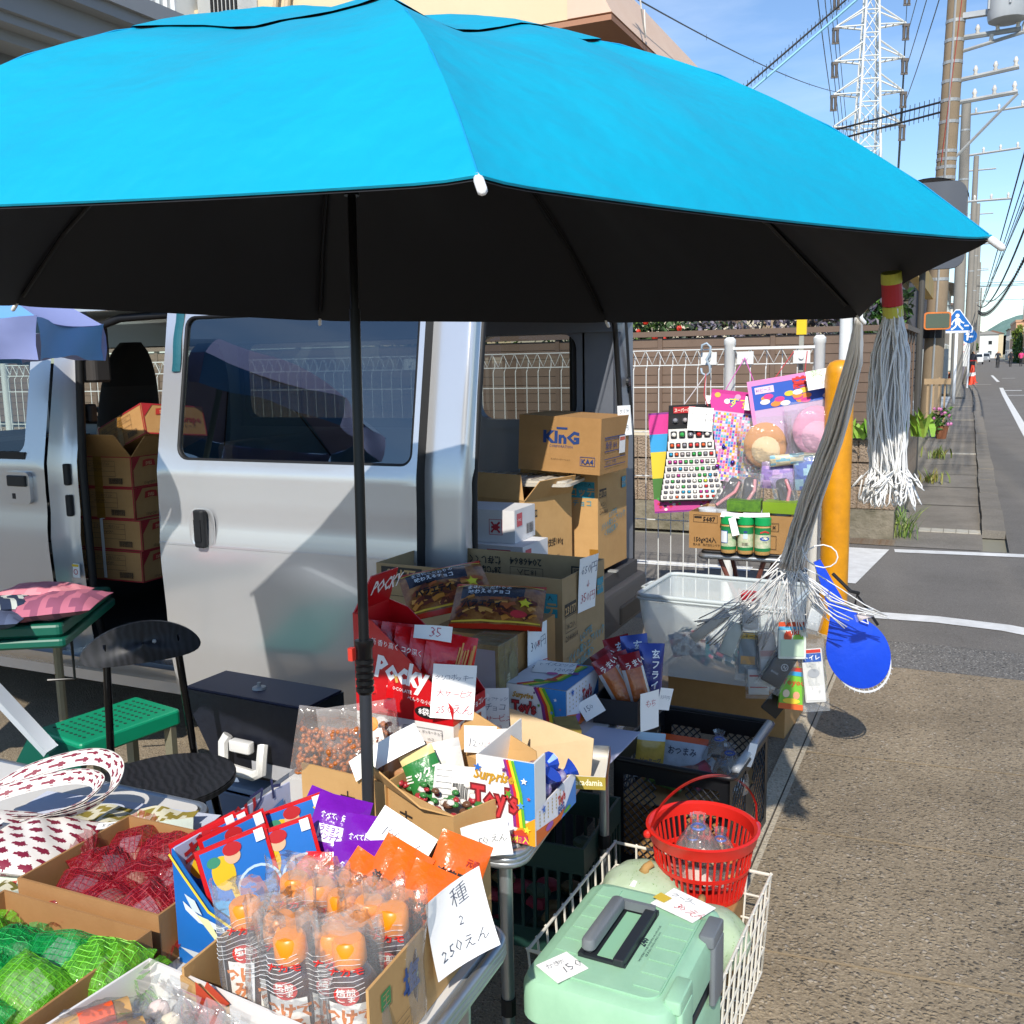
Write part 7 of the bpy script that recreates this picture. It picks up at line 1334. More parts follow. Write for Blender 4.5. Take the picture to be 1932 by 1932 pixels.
# ------------------------------------------------------------------ cloth bags at the left
M_yag = ink('e2dcd4'); M_yag2 = ink('7c1a34')
def arrow(u, v, nu, nv):
    i = math.floor(v*nv); f = (u*nu+(.5 if i % 2 else 0)) % 1; g = (v*nv) % 1; return int((f < .42 and abs(g-.5) < .10+.42*f and g > .06) or (.42 <= f < .72 and abs(g-.5) < .42*(.72-f)/.3 and abs(g-.5) > .5*(.42-f)))
t = thing('arrow_pattern_bag', 'white cloth bag with maroon arrow feather pattern and loop handles', 'cloth bag', (-1.56, 1.13, Z0+.002), rad(12))
pl = Pillow(.31, .2, .06, 401, .02, .2); b = pl.mb(110, 80, mf=lambda u, v: arrow(u, v, 7, 9)); part('bag', b, [M_yag, M_yag2], t, smooth=True).location = (0, 0, .035)
def strap(pts, w, nrep):
    q = MB(); P4 = [Vector(p) for p in pts]; n = 150
    def bz(s):
        k = min(int(s*(len(P4)-1)), len(P4)-2); f = s*(len(P4)-1)-k; p0, p1, p2, p3 = P4[max(k-1, 0)], P4[k], P4[k+1], P4[min(k+2, len(P4)-1)]; return .5*(2*p1+(p2-p0)*f+(2*p0-5*p1+4*p2-p3)*f*f+(3*p1-p0-3*p2+p3)*f**3)
    def fn(u, v):
        p = bz(u); d = (bz(min(u+.02, 1))-bz(max(u-.02, 0))).normalized(); sd = Vector((0, 0, 1)).cross(d)
        sd = sd.normalized() if sd.length > .05 else Vector((1, 0, 0)); return p+sd*(v-.5)*w*.75+Vector((0, 0, (v-.5)*w*.6+.006*math.sin(PI*v)))
    q.grid(fn, n, 18, mf=lambda u, v: arrow(u, v, nrep, 3)); q.grid(lambda u, v: fn(u, 1-v)-Vector((0, 0, .004)), n, 18, mf=lambda u, v: arrow(u, v, nrep, 3)); return q
part('handle', strap([(-.12, .1, .06), (-.05, .16, .10), (.06, .19, .125), (.13, .17, .115), (.14, .12, .08), (.08, .07, .06), (.0, .04, .06)], .034, 14), [M_yag, M_yag2], t, smooth=True); part('handle', strap([(-.14, .06, .06), (-.06, .12, .08), (.05, .15, .10), (.11, .14, .095), (.10, .09, .07), (.02, .03, .055)], .03, 14), [M_yag, M_yag2], t, smooth=True)
def drape(name, lab, loc, rot, w, d, mats, mf, seed, hz=.018):
    r = random.Random(seed); ph = [(r.uniform(2, 7), r.uniform(2, 8), r.uniform(0, 6)) for _ in range(4)]; b = MB(); fn = lambda u, v: Vector(((u-.5)*w, (v-.5)*d, hz*(1+sum(math.sin(a*u*2+c_*v+e) for a, c_, e in ph)/4)+.004)); b.grid(fn, 26, 22, mf=mf); b.grid(lambda u, v: fn(1-u, v)*.985-Vector((0, 0, .003)), 26, 22); t = thing(name, lab, 'cloth bag', loc, rot, 'cloth goods on the front table'); part('cloth', b, mats, t, smooth=True); return t, fn
cm = lambda c_: mat('cloth_'+c_, c_, .9, bump=(320, .4, .002))
t, fn = drape('printed_cloth', 'pale green cloth with blue bird print beside the red soap tray', (-1.375, 1.17, Z0+.004), rad(42), .34, .2, [cm('d8e2d2'), cm('7f9fd0'), cm('c0564a')], lambda u, v: 1 if (abs(u-.62) < .13 and abs(v-.5) < .12+.1*math.sin(u*20)) else 2 if (u-.12)**2+(v-.3)**2 < .002 else 0, 3)
drape('printed_cloth', 'olive and cream leaf print cloth behind the arrow patterned bag', (-1.43, 1.29, Z0-.004), rad(10), .24, .15, [cm('cfcab0'), cm('8a7a2c'), cm('5f5a26')], lambda u, v: int(math.sin(u*25)*math.sin(v*19+u*6) > .2)+int(math.sin(u*33+1)*math.sin(v*12) > .7), 5, .02)
drape('printed_cloth', 'olive patterned cloth under the pale green one', (-1.44, .985, Z0+.001), rad(-10), .17, .14, [cm('cfcab0'), cm('6a6428')], lambda u, v: int(math.sin(u*22)*math.sin(v*26+u*8) > .1), 6, .012)
drape('plain_cloth', 'pale grey sheet lying under the arrow patterned bag', (-1.50, 1.27, Z0-.012), rad(8), .42, .26, [cm('c3c9d8')], None, 7, .01)
drape('plain_cloth', 'lilac ribbon cloth at the corner of the green soap tray', (-1.41, .90, Z0+.001), rad(30), .14, .1, [cm('c9b0e0')], None, 8, .02)
price('small handwritten tag on the pale green cloth', (-1.40, 1.245, Z0+.046), (0, 0, rad(35)), .06, .024, [('577円', -.022, -.006, .011, '4a4a52')], seed=31, bend=.05); price('small handwritten tag on the arrow patterned bag', (-1.565, 1.115, Z0+.078), (0, 0, rad(10)), .05, .026, [('700', -.018, -.006, .012, '6a3a4a')], seed=32, bend=.05)
# ================================================================== goods standing on the ground
# mint cooler box
co = thing('cooler_box', 'mint green cooler box with dark folding handle and price notes', 'cooler', (-.523, 1.60, 0), rad(-2)); co.scale = (.93, .93, 1.08); M_mint = mat('mint_plastic', '9fcbab', .38, noise=(14, .45, '83b293'), bump=(160, .08, .002)); M_cdk = mat('cooler_dark', '23272c', .5); M_cgr = mat('cooler_grey', '6f7478', .45)
w, d = .145, .195
b = MB(); b.rbox(-w, w, -d, d, 0, .30, .035, n=5); part('body', b, M_mint, co, smooth=True, auto=30)
b = MB(); b.rbox(-w+.002, w-.002, -d+.002, d-.002, .301, .318, .034, n=5); part('seal_strip', b, M_cdk, co, smooth=True, auto=30)
b = MB(); b.rbox(-w-.004, w+.004, -d-.004, d+.004, .319, .415, .045, n=6); lid = part('lid', b, M_mint, co, smooth=True, auto=30)
b = MB(); b.prism(rloop(-w+.03, w-.03, -d+.03, d-.03, .03), .4155, .4185); part('lid_panel', b, M_mint, lid)
for i in range(7):
    y = -.14+.043*i
    for x0, x1 in ((-.112, -.068), (.062, .112)): b = MB(); b.box(x0, x1, y, y+.037, .419, .4205); part('rib_pad', b, M_mint, lid)
b = MB(); b.box(-.064, .032, -.10, .10, .4187, .4200); b.box(-.064, -.054, -.1, .1, .4201, .426); b.box(-.054, .032, .088, .1, .4201, .428); b.box(-.054, .032, -.1, -.092, .4201, .424); part('handle_well', b, M_cdk, co)
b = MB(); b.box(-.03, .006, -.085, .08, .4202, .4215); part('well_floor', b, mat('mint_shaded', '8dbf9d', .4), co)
b = MB(); b.rbox(-.062, -.034, -.095, .085, .424, .448, .012, n=4); b.box(-.055, .028, .082, .092, .424, .44); part('handle', b, M_cgr, co, smooth=True, auto=35)
b = MB(); b.rbox(.008, .03, -.105, .09, .4204, .434, .004); part('handle_bar', b, M_cdk, co)
pr = Print.plane((.042, -.07, .4187), (0, 1, 0), (-1, 0, 0)); pr.text('240', .05, .0, .014, '2c3a40', bold=.04); pr.text('THE PORTABLE COOLER FOR ENJOYING OUR OUTDOOR LIFE', .0, -.008, .0042, '3c5048', sx=.8); pr.text('SIZE 24ℓ (25L) / STRONG COMPACT COOL', .02, -.015, .0042, '3c5048', sx=.8); pr.build(co, 'lid_print')
pr = Print.plane((w, -.16, .13), (0, 1, 0), (0, 0, 1)); pr.text('DAYLLAND', .02, .06, .034, 'a8343a', bold=.0, sx=.8); 
for k in range(5): pr.rect(.02, .04-.012*k, .24-.03*k, .003, '6a8076')
pr.build(co, 'side_print')
for y, nm in ((.10, 'latch'), (-.12, 'latch')): b = MB(); b.rbox(w+.001, w+.014, y-.035, y+.035, .29, .40, .006); b.rbox(w-.02, w+.012, y-.04, y+.04, .398, .421, .006); part(nm, b, M_cgr if y > 0 else M_mint, co, smooth=True, auto=30)
b = MB(); b.rbox(w+.002, w+.016, -.145, -.095, .24, .3, .005); part('clasp', b, M_galv, co)
price('white price note with yellow tape on the far corner of the cooler lid', (-.455, 1.735, .457), (0, 0, rad(-22)), .10, .075, [('クーラー', -.04, .012, .012, '4a5060'), ('30えん', -.01, -.02, .018, 'c8404c')], seed=41, bend=.12)
b = MB(); b.sheet((-.515, 1.735, .4605), (-.49, 1.725, .4605), (-.48, 1.745, .4605), (-.505, 1.757, .4605), .0008); solo('yellow_tape', b, mat('tape_yellow', 'd8b83a', .4), 'short strip of yellow tape holding the cooler price note', 'tape')
price('octagonal white price sticker on the near corner of the cooler lid', (-.598, 1.465, .4545), (0, 0, rad(60)), .068, .062, [('150', -.01, -.018, .02, '3a4050'), ('かき氷', -.025, .008, .01, '3a4050')], seed=42, bend=.04)
# white wire basket with winter melons
wb = thing('wire_basket', 'white coated wire basket holding pale winter melons', 'basket', (-.59, 2.02, 0), rad(-2)); M_wire = mat('wire_white', 'e2ddd0', .4, noise=(20, .3, 'cfc6b4')); w, d, h = .20, .262, .26
wires = MB()
def rect(z, k=1.0): return [(-w*k, -d*k, z), (w*k, -d*k, z), (w*k, d*k, z), (-w*k, d*k, z)]
for z in (.012, .075, .14, .2): q = rect(z, .93+.07*z/h); wires.tube(q, .003, 6, closed=True)
b = MB(); b.tube(rect(h), .0042, 8, closed=True); part('top_rim', b, M_wire, wb)
for i in range(12):
    y = -d+2*d*i/11
    for sx in (-1, 1): wires.tube([(sx*w*.93, y*.93, .01), (sx*w, y, h), (sx*(w+.004), y, h+.004)], .0028, 5)
    wires.tube([(-w*.93, y*.93, .01), (w*.93, y*.93, .01)], .0025, 5)
for i in range(8):
    x = -w+2*w*i/7
    for sy in (-1, 1): wires.tube([(x*.93, sy*d*.93, .01), (x, sy*d, h), (x, sy*(d+.004), h+.004)], .0028, 5)
part('wire_grid', wires, M_wire, wb)
def melon(label, loc, r, rot, seed):
    t = thing('winter_melon', label, 'melon', loc, rot, 'winter melons in the wire basket'); b = MB(); rr_ = random.Random(seed)
    def f(u, v):
        th = PI*v; a = 2*PI*u; k = 1+.035*math.cos(10*a)*math.sin(th); return Vector((r*k*math.sin(th)*math.cos(a), r*k*math.sin(th)*math.sin(a), -r*.78*math.cos(th)*(1-.10*math.exp(-((v-1)/.12)**2))))
    b.grid(f, 40, 22); m = mat('melon_skin', 'b9c9b0', .6, noise=(7, .6, '8fae74'), bump=(90, .3, .004)); part('fruit', b, m, t, smooth=True)
    sp = MB()
    for k in range(150):
        u, v = rr_.random(), rr_.uniform(.3, .95); p = f(u, v)*1.003; q = f(u+.012*rr_.uniform(-1, 1), v+.012)*1.003; n = p.normalized(); sd = (q-p).cross(n).normalized()*.0009; sp.add([p-sd, p+sd, q], ((0, 1, 2),))
    part('streaks', sp, mat('melon_green', '6f9450', .6), t)
    b = MB(); b.tube([(0, 0, r*.66), (.006, .004, r*.78), (.022, .006, r*.86)], [.014, .01, .009], 8); part('stem', b, mat('melon_stem', 'b08a54', .8), t, smooth=True)
    b = MB(); b.grid(lambda u, v: f(.62+.035*u, .80+.06*v)*1.008, 4, 3); part('price_sticker', b, mat('sticker', 'e8e8e2', .6), t)
melon('winter melon at the left of the wire basket', (-.665, 2.16, .20), .105, (rad(6), 0, rad(30)), 1); melon('winter melon at the right of the wire basket with curled stem', (-.49, 2.06, .19), .10, (rad(-12), rad(14), rad(80)), 2); melon('winter melon hidden low in front of the wire basket', (-.60, 1.93, .105), .09, (0, 0, 0), 3)
b = MB(); b.ball((-.70, 2.04, .14), .05, 14, 10, sc=(1, 1, .85)); solo('gourd', b, mat('gourd_orange', 'c98a4a', .6, noise=(10, .4, 'b07434')), 'orange gourd peeking behind the mint cooler in the wire basket', 'gourd', smooth=True)
b = MB()
for i in range(26): b.tube([(-.60+.004*i, 2.285, .155), (-.598+.004*i, 2.29, .168), (-.597+.004*i, 2.285, .155)], .0012, 4)
solo('coil_spring', b, M_galv, 'thin metal spring coil hung inside the far side of the wire basket', 'spring')
# red plastic basket
rb = thing('red_basket', 'round red plastic basket with raised arched handle', 'basket', (-.545, 2.26, .20)); M_rp = mat('red_plastic', 'd8281e', .32, noise=(5, .2, 'c01e18'), spec=.6)
R0, R1, hb_ = .10, .13, .165
b = MB(); b.lathe([(R1-.004, hb_-.032), (R1, hb_-.03), (R1+.006, hb_-.004), (R1+.009, hb_), (R1+.002, hb_+.003), (R1-.006, hb_-.002), (R1-.008, hb_-.03), (R1-.004, hb_-.032)], 40, caps=False); part('rim', b, M_rp, rb, smooth=True, auto=40)
b = MB(); b.lathe([(R0-.003, 0), (R0, 0), (R0+.003, .014), (R0-.002, .014), (R0-.003, 0)], 32, caps=False); b.lathe([(.01, .002), (R0, .002)], 32, caps=False); q = R0+(R1-R0)*.5; b.lathe([(q-.002, .07), (q+.001, .07), (q+.003, .08), (q, .08), (q-.002, .07)], 36, caps=False); part('base', b, M_rp, rb)
b = MB(); b.box(-.0022, .0022, -.0016, .0016, 0, 1); sm = b.mesh('slat', M_rp)
for i in range(46):
    a = 2*PI*i/46; o = part('slat', sm, None, rb); o.location = (R0*math.cos(a), R0*math.sin(a), .006); k = math.atan2(R1-.006-R0, hb_-.035); o.rotation_euler = (Matrix.Rotation(a, 3, 'Z') @ Matrix.Rotation(k, 3, 'Y')).to_euler(); o.scale = (1, 1.6, (hb_-.03)/math.cos(k))
ha = rad(32); hp = []
for i in range(25):
    s_ = -1+2*i/24; hp.append(Vector((math.cos(ha)*R1*1.07*s_, math.sin(ha)*R1*1.07*s_, 0))+Vector((.01, .06, .12))*math.sqrt(max(0, 1-s_*s_))+Vector((0, 0, hb_-.012)))
b = MB()
def hf(u, v):
    k = u*24; i = min(int(k), 23); p = hp[i].lerp(hp[i+1], k-i); return p+Vector((-math.sin(ha), math.cos(ha), -.3))*(v-.5)*(.012+.012*max(0, 1-abs(u-.5)*5))
b.grid(hf, 48, 2); b.grid(lambda u, v: hf(u, 1-v)+Vector((0, 0, -.004)), 48, 2); part('handle', b, M_rp, rb, smooth=True)
for s_ in (0, -1): b = MB(); b.ball(hp[s_], .011, 8, 6); part('hinge', b, M_rp, rb)
def knot_bag(label, loc, s, cols, seed, group=None):
    t = thing('knotted_bag', label, 'snack bag', loc, 0, group); r = random.Random(seed); b = MB()
    for k in range(26): a = r.uniform(0, 6.3); q = r.random()**.5*.05*s; e = Euler((r.uniform(-1, 1), r.uniform(-1, 1), a)).to_matrix(); c_ = Vector((q*math.cos(a), q*math.sin(a), r.uniform(.01, .05)*s)); vs = [c_+e @ Vector(p)*s for p in ((-.016, -.01, 0), (.016, -.01, 0), (.016, .01, .003), (-.016, .01, .003))]; b.add(vs, ((0, 1, 2, 3),), r.randrange(len(cols)))
    part('contents', b, [mat('swt_'+c_, c_, .5) for c_ in cols], t, kind='stuff')
    b = MB(); b.grid(lambda u, v: (lambda a, q, z: Vector((q*math.cos(a)*(1+.08*math.sin(9*a)*min(1, v*2)), q*math.sin(a)*(1+.08*math.sin(9*a)*min(1, v*2)), z)))(2*PI*u, s*(.058*math.sqrt(max(.02, 1-(v*1.25)**2)) if v < .72 else .024*(1-(v-.72)*2.4)+.004 if v < .82 else .009+.05*(v-.82)), s*(.005+.14*v)), 30, 16); part('bag', b, film('crisp', 'ffffff'), t, smooth=True)
    b = MB(); b.tube([Vector((.014*s*math.cos(a*PI/6), .014*s*math.sin(a*PI/6), .118*s)) for a in range(12)], .003*s, 5, closed=True); part('tie', b, mat('tie_blue', '2a58c0', .5), t)
knot_bag('tied clear bag of pale red sweets in the red basket', (-.55, 2.235, .235), 1.15, ['e0cfc6', 'c9988c', 'b0605a', 'd8c0b4'], 3); knot_bag('tied clear bag of orange sweets low in the red basket', (-.505, 2.28, .215), .95, ['d89a4a', 'c97a2e', 'e2c890'], 4); knot_bag('tied clear bag of mixed sweets at the bottom of the red basket', (-.575, 2.28, .21), .9, ['c0503a', 'd8b060', 'b8432e'], 5)
b = MB(); b.rbox(-.64, -.45, 2.17, 2.34, 0, .199, .01); solo('basket_stand', b, M_cbd, 'brown carton under the red plastic basket', 'carton')
# black folding crate with goods
ck = thing('black_crate', 'black slotted plastic crate of snack packs beside the rear table', 'crate', (-.72, 2.86, 0), rad(-3)); M_ck = mat('black_plastic', '141518', .4, noise=(5, .3, '202228'), spec=.5); w, d, h = .175, .225, .34
def crate_wall(L_, horizontal=True):
    """one wall with diamond grid windows and a hand hole, in x-z, thickness along y"""
    q = MB(); T_ = .006; q.box(-L_, L_, 0, T_, 0, .035); q.box(-L_, L_, 0, T_, h-.05, h); q.box(-L_, -L_+.03, 0, T_, .035, h-.05); q.box(L_-.03, L_, 0, T_, .035, h-.05); q.box(-.045, .045, 0, T_, .035, h-.13)
    q.box(-.045, .045, 0, T_, h-.065, h-.05)
    for x0, x1 in ((-L_+.03, -.045), (.045, L_-.03)):
        n = 4; st = (x1-x0)/n
        for k in range(-10, n+1):
            for sgn in (1, -1):
                a = Vector((x0+k*st if sgn > 0 else x1-k*st, 0, .035)); e = Vector((sgn*1, 0, 1)); t0 = max(0, ((x0-a.x)/e.x if sgn > 0 else (x1-a.x)/e.x)); t1 = min(h-.085, (x1-a.x)/e.x if sgn > 0 else (x0-a.x)/e.x)
                if t1 > t0+.004: q.tube([a+e*t0+Vector((0, T_/2, 0)), a+e*t1+Vector((0, T_/2, 0))], .0022, 4)
    return q
for (L_, M_) in ((w, Matrix.Translation((0, -d, 0))), (w, Matrix.Translation((0, d-.006, 0))), (d, Matrix.Translation((-w+.006, 0, 0)) @ Matrix.Rotation(PI/2, 4, 'Z')), (d, Matrix.Translation((w, 0, 0)) @ Matrix.Rotation(PI/2, 4, 'Z'))):
    q = crate_wall(L_); q.v = [M_ @ v for v in q.v]; part('side_wall', q, M_ck, ck)
b = MB(); b.box(-w, w, -d, d, 0, .006); part('floor', b, M_ck, ck)
b = MB(); lp = rloop(-w-.014, w+.014, -d-.014, d+.014, .02); b.tube([(x, y, h) for x, y in lp], .009, 8, closed=True); part('rim', b, M_ck, ck, smooth=True)
b = MB(); b.box(-w+.01, w-.01, -d+.01, d-.01, .01, .2); solo('inner_carton', b, M_cbd, 'carton filling the bottom of the black crate', 'carton', (-.72, 2.86, 0), rad(-3))
def flat_pack(i, lab, loc, rot, w_, h_, d_, c1, c2_, lines, mf=None):
    t = thing('snack_pack', lab, 'snack pack', loc, rot, 'packs in the black crate'); pl = Pillow(w_, h_, d_, 500+i, .06, .2); part('pack', pl.mb(10, 12, mf=mf or (lambda u, v: 1 if v > .86 or v < .06 else 0)), [mat('pk_'+c1, c1, .28, coat=.2, noise=(40, .5, tuple(q*.6 for q in lin(c1)[:3])+(1,)), bump=(50, .5, .006)), mat('pk_'+c2_, c2_, .3)], t, smooth=True); p = pl.printer()
    for (tx, x, y, s_, cl) in lines: p.text(tx, x, y, s_, cl, bold=.02, sx=.85)
    p.build(t)
flat_pack(0, 'yellow sausage snack pack standing at the left of the black crate', (-.855, 2.84, .275), face(30, 10, -8), .09, .14, .02, 'd9b24a', 'c3d8e2', [('ソーセージ', -.035, -.02, .012, '2a4a6a')]); flat_pack(1, 'wide pale snack bag with orange header in the black crate', (-.765, 2.90, .265), face(10, 30, -4), .15, .12, .03, 'c3ccd2', 'd85a26', [('おつまみ', -.05, .0, .02, '4a5060')])
flat_pack(2, 'red sweets pack lying in the black crate', (-.69, 2.84, .235), face(40, 60, 20), .1, .08, .03, 'b83a4a', '8a2a3a', []); flat_pack(3, 'green sweets pack lying at the front of the black crate', (-.78, 2.78, .235), face(10, 70, -20), .12, .08, .03, '6f8a3a', '4a6a2a', []); flat_pack(4, 'brown biscuits pack lying in the middle of the black crate', (-.74, 2.80, .245), face(-20, 65, 30), .1, .07, .03, '7a4a36', '5a3426', [])
knot_bag('tied clear bag with blue twist at the back of the black crate', (-.655, 2.92, .21), 1.0, ['c9d0d4', '8aa8c8', 'dfe2e0'], 11); knot_bag('tied clear bag with blue twist at the right of the black crate', (-.60, 2.82, .21), 1.0, ['d8dcde', '9ab4cc', 'c9d0d4'], 12)
b = MB(); b.tube([(0, -.2, 0), (0, .2, 0)], .012, 10); solo('bar_clip', b, mat('clear_tube', 'c9ced2', .2, alpha=.6), 'clear plastic bar along the right rim of the black crate', 'bar', (-.535, 2.84, .355), rad(-3), smooth=True)
price('torn paper tag clipped on the right rim of the black crate', (-.528, 2.77, .352), face(50, 0, 70), .07, .03, [], seed=51, bend=.5)
# dark green crate under the table
gc = thing('green_crate', 'dark green slotted crate in the shade under the rear table', 'crate', (-1.02, 2.30, 0), rad(2)); M_gc = mat('bottle_green', '14342c', .5); b = MB(); b.box(-.2, .2, -.16, .16, 0, .01); part('floor', b, M_gc, gc)
for (x0, x1, y0, y1) in ((-.2, .2, -.16, -.152), (-.2, .2, .152, .16), (-.2, -.192, -.152, .152), (.192, .2, -.152, .152)):
    b = MB(); b.box(x0, x1, y0, y1, .01, .06); b.box(x0, x1, y0, y1, .23, .30); n = 12
    for k in range(n+1):
        f = k/n
        if x1-x0 > .1: xx = x0+(x1-x0-.008)*f; b.box(xx, xx+.008, y0+.0005, y1-.0005, .06, .23)
        else: yy = y0+(y1-y0-.008)*f; b.box(x0+.0005, x1-.0005, yy, yy+.008, .06, .23)
    part('side_wall', b, M_gc, gc)
b = MB(); r = random.Random(4)
for k in range(30): b.ball((r.uniform(-.15, .15), r.uniform(-.12, .12), r.uniform(.02, .2)), .03, 7, 5, m=r.randrange(3), sc=(1.2, .8, .6))
part('packs', b, [mat('swt_'+c_, c_, .5) for c_ in ('8a2a3a', '3a4a3a', '6a5a3a')], gc, kind='stuff')
# carton with translucent tub on it
t = thing('low_carton', 'brown carton on the ground under the translucent tub', 'carton', (-1.085, 3.87, 0), rad(-4)); plain(t, .485, .34, .235, M_cb)
tb = thing('storage_tub', 'translucent plastic storage tub full of small prizes', 'tub', (-.86, 3.90, .237), rad(-3)); M_tub = mat('frosted_tub', 'e2ebec', .4, alpha=.36, spec=.5, bump=(8, .2, .01)); w, d, h = .30, .22, .33
def tubf(u, v, k=0):
    z = .004+h*v; ww, dd = w*(.86+.14*v)-k, d*(.86+.14*v)-k; lp = tubf.l; n = len(lp); f = u*n; i = int(f) % n; p = lp[i]; q = lp[(i+1) % n]; g = f-int(f); x = p[0]+(q[0]-p[0])*g; y = p[1]+(q[1]-p[1])*g; return Vector((x*ww, y*dd, z))
tubf.l = rloop(-1, 1, -1, 1, .16, 6)
b = MB(); b.grid(lambda u, v: tubf(u, v), 28, 6); b.grid(lambda u, v: tubf(1-u, v, .004), 28, 6); b.add([tubf(i/28, 0) for i in range(28)], [tuple(range(27, -1, -1))]); part('wall', b, M_tub, tb, smooth=True, auto=50)
b = MB(); b.tube([tubf(i/28, 1)*1.0 for i in range(28)], .009, 8, closed=True); b.tube([tubf(i/28, 1)*1.02-Vector((0, 0, .02)) for i in range(28)], .005, 6, closed=True); b.tube([(-w-.0, -.06, h), (-w-.035, -.05, h-.004), (-w-.035, .05, h-.004), (-w, .06, h)], .006, 6); part('rim', b, mat('tub_rim', 'cfd8d8', .35, alpha=.8), tb, smooth=True)
r = random.Random(6); cols = [('2a5a6a', 'e2dcd4'), ('3a4a7a', 'c84a5a'), ('d8d0c8', '8a5a4a'), ('2f7a86', 'd86a8a'), ('c3c8cc', '5a6a8a'), ('d2b8a0', 'b84a4a')]
for i in range(12):
    a = cols[i % 6]; lt = thing('prize_pack', 'small prize pack lying in the storage tub, %s' % ('teal at the left end', 'navy beside the teal one', 'beige in the middle', 'blue green near the front', 'grey toward the right', 'tan at the right', 'teal under the left ones', 'navy in the second layer', 'beige in the second layer', 'blue green at the back', 'grey at the back', 'tan at the back right')[i], 'toy pack', (-1.05+.034*i, 3.83+r.uniform(-.06, .12), .30+r.uniform(0, .07)), (r.uniform(.2, 1.2), r.uniform(-.5, .5), r.uniform(-1, 1)), 'prize packs in the tub'); pl = Pillow(.13, .1, .02, 520+i, .06, .2); part('pack', pl.mb(8, 8, mf=lambda u, v: int(math.sin(u*14)*math.sin(v*11+i) > .3)), [mat('pk_'+a[0], a[0], .3), mat('pk_'+a[1], a[1], .3)], lt, smooth=True)
# prize strings: twisted rope bundles hanging from the parasol
M_rope = mat('white_string', 'f0efec', .8)
def bundle(label, path, n, spread, loc, red=None, loops=0, seed=1, r_=.0016, tails=0):
    t = thing('string_bundle', label, 'string bundle', loc, 0, 'white prize strings hanging from the parasol'); rr_ = random.Random(seed); P4 = [Vector(p) for p in path]; q = MB()
    for i in range(n):
        a = rr_.uniform(0, 6.3); b_ = rr_.random()**.5; tw = rr_.uniform(-2.4, 2.4); pts = []
        for k in range(25):
            f = k/24*(len(P4)-1); j = min(int(f), len(P4)-2); p = P4[j].lerp(P4[j+1], f-j); s_ = spread[j]+(spread[j+1]-spread[j])*(f-j); w_ = a+tw*k/24; pts.append(p+Vector((math.cos(w_), math.sin(w_), .1*math.sin(w_*2)))*s_*b_+Vector((rr_.uniform(-1, 1), rr_.uniform(-1, 1), 0))*.0012)
        if loops:
            e = pts[-1]; d_ = Vector((math.cos(a), math.sin(a), 0))*rr_.uniform(.006, .028)*b_*1.4; dz = Vector((0, 0, -rr_.uniform(.015, .06))); sd = Vector((-math.sin(a), math.cos(a), 0))*.008
            pts += [e+d_*.5+dz*.5, e+d_+dz, e+d_*1.1+dz*1.12+sd*.5, e+d_*.95+dz+sd, e+d_*.4+dz*.4+sd]
        q.tube(pts, r_, 4)
    part('strings', q, M_rope, t, world=True, smooth=True, kind='stuff')
    if red:
        for (f0, f1, c_) in red:
            a = P4[0].lerp(P4[1], f0); b_ = P4[0].lerp(P4[1], f1); k = MB(); k.tube([a, b_], [spread[0]*1.25, spread[0]*1.3], 16); part('binding_tape', k, mat('bind_'+c_, c_, .5), t, world=True)
    return t
bundle('short string bundle with red and yellow binding at the parasol tip', [(-.119, 1.72, 1.615), (-.116, 1.735, 1.565), (-.118, 1.74, 1.50), (-.12, 1.74, 1.40), (-.115, 1.74, 1.315)], 120, [.0125, .014, .03, .034, .03], (-.118, 1.74, 1.6), red=[(-.3, .02, 'bfc24a'), (.02, .70, 'b8222e'), (.72, 1.05, 'c9c64e')], loops=1, seed=2, r_=.0013)
bundle('long string bundle sweeping from the parasol down to the prize bags', [(-.215, 2.215, 1.585), (-.232, 2.32, 1.49), (-.305, 2.62, 1.30), (-.40, 2.95, 1.10), (-.47, 3.20, .93), (-.515, 3.33, .80)], 60, [.005, .018, .028, .038, .04, .046], (-.4, 2.9, 1.1), seed=3, r_=.0028)
sp = thing('string_bundle', 'fan of loose white strings running to the prize bags', 'string bundle', (-.515, 3.33, .80), 0, 'white prize strings hanging from the parasol'); q = MB(); r = random.Random(9)
ends = [(-.86, 3.42, .56), (-.80, 3.40, .50), (-.74, 3.40, .62), (-.70, 3.42, .56), (-.66, 3.38, .60), (-.62, 3.40, .50), (-.58, 3.38, .56), (-.545, 3.40, .58), (-.52, 3.36, .60), (-.50, 3.38, .58), (-.47, 3.40, .56), (-.40, 3.40, .62), (-.33, 3.42, .60), (-.26, 3.42, .66), (-.22, 3.44, .63)]
for e in ends:
    for k in range(4):
        a = Vector((-.515, 3.33, .80))+Vector((r.uniform(-.03, .03), r.uniform(-.03, .03), r.uniform(-.02, .05))); b_ = Vector(e)+Vector((r.uniform(-.015, .015), r.uniform(-.01, .01), r.uniform(-.02, .02))); m_ = a.lerp(b_, .5)+Vector((r.uniform(-.02, .02), 0, -.03+r.uniform(-.02, .03))); q.tube([a, a.lerp(m_, .5)+Vector((0, 0, .006)), m_, m_.lerp(b_, .5)-Vector((0, 0, .006)), b_], .0021, 4)
a = Vector((-.46, 3.2, .90)); q.tube([a+Vector((.055*(1-math.cos(k*.45)), 0, -.05*math.sin(k*.45)-.004*k)) for k in range(15)], .0024, 5)
part('strings', q, M_rope, sp, world=True, smooth=True, kind='stuff')
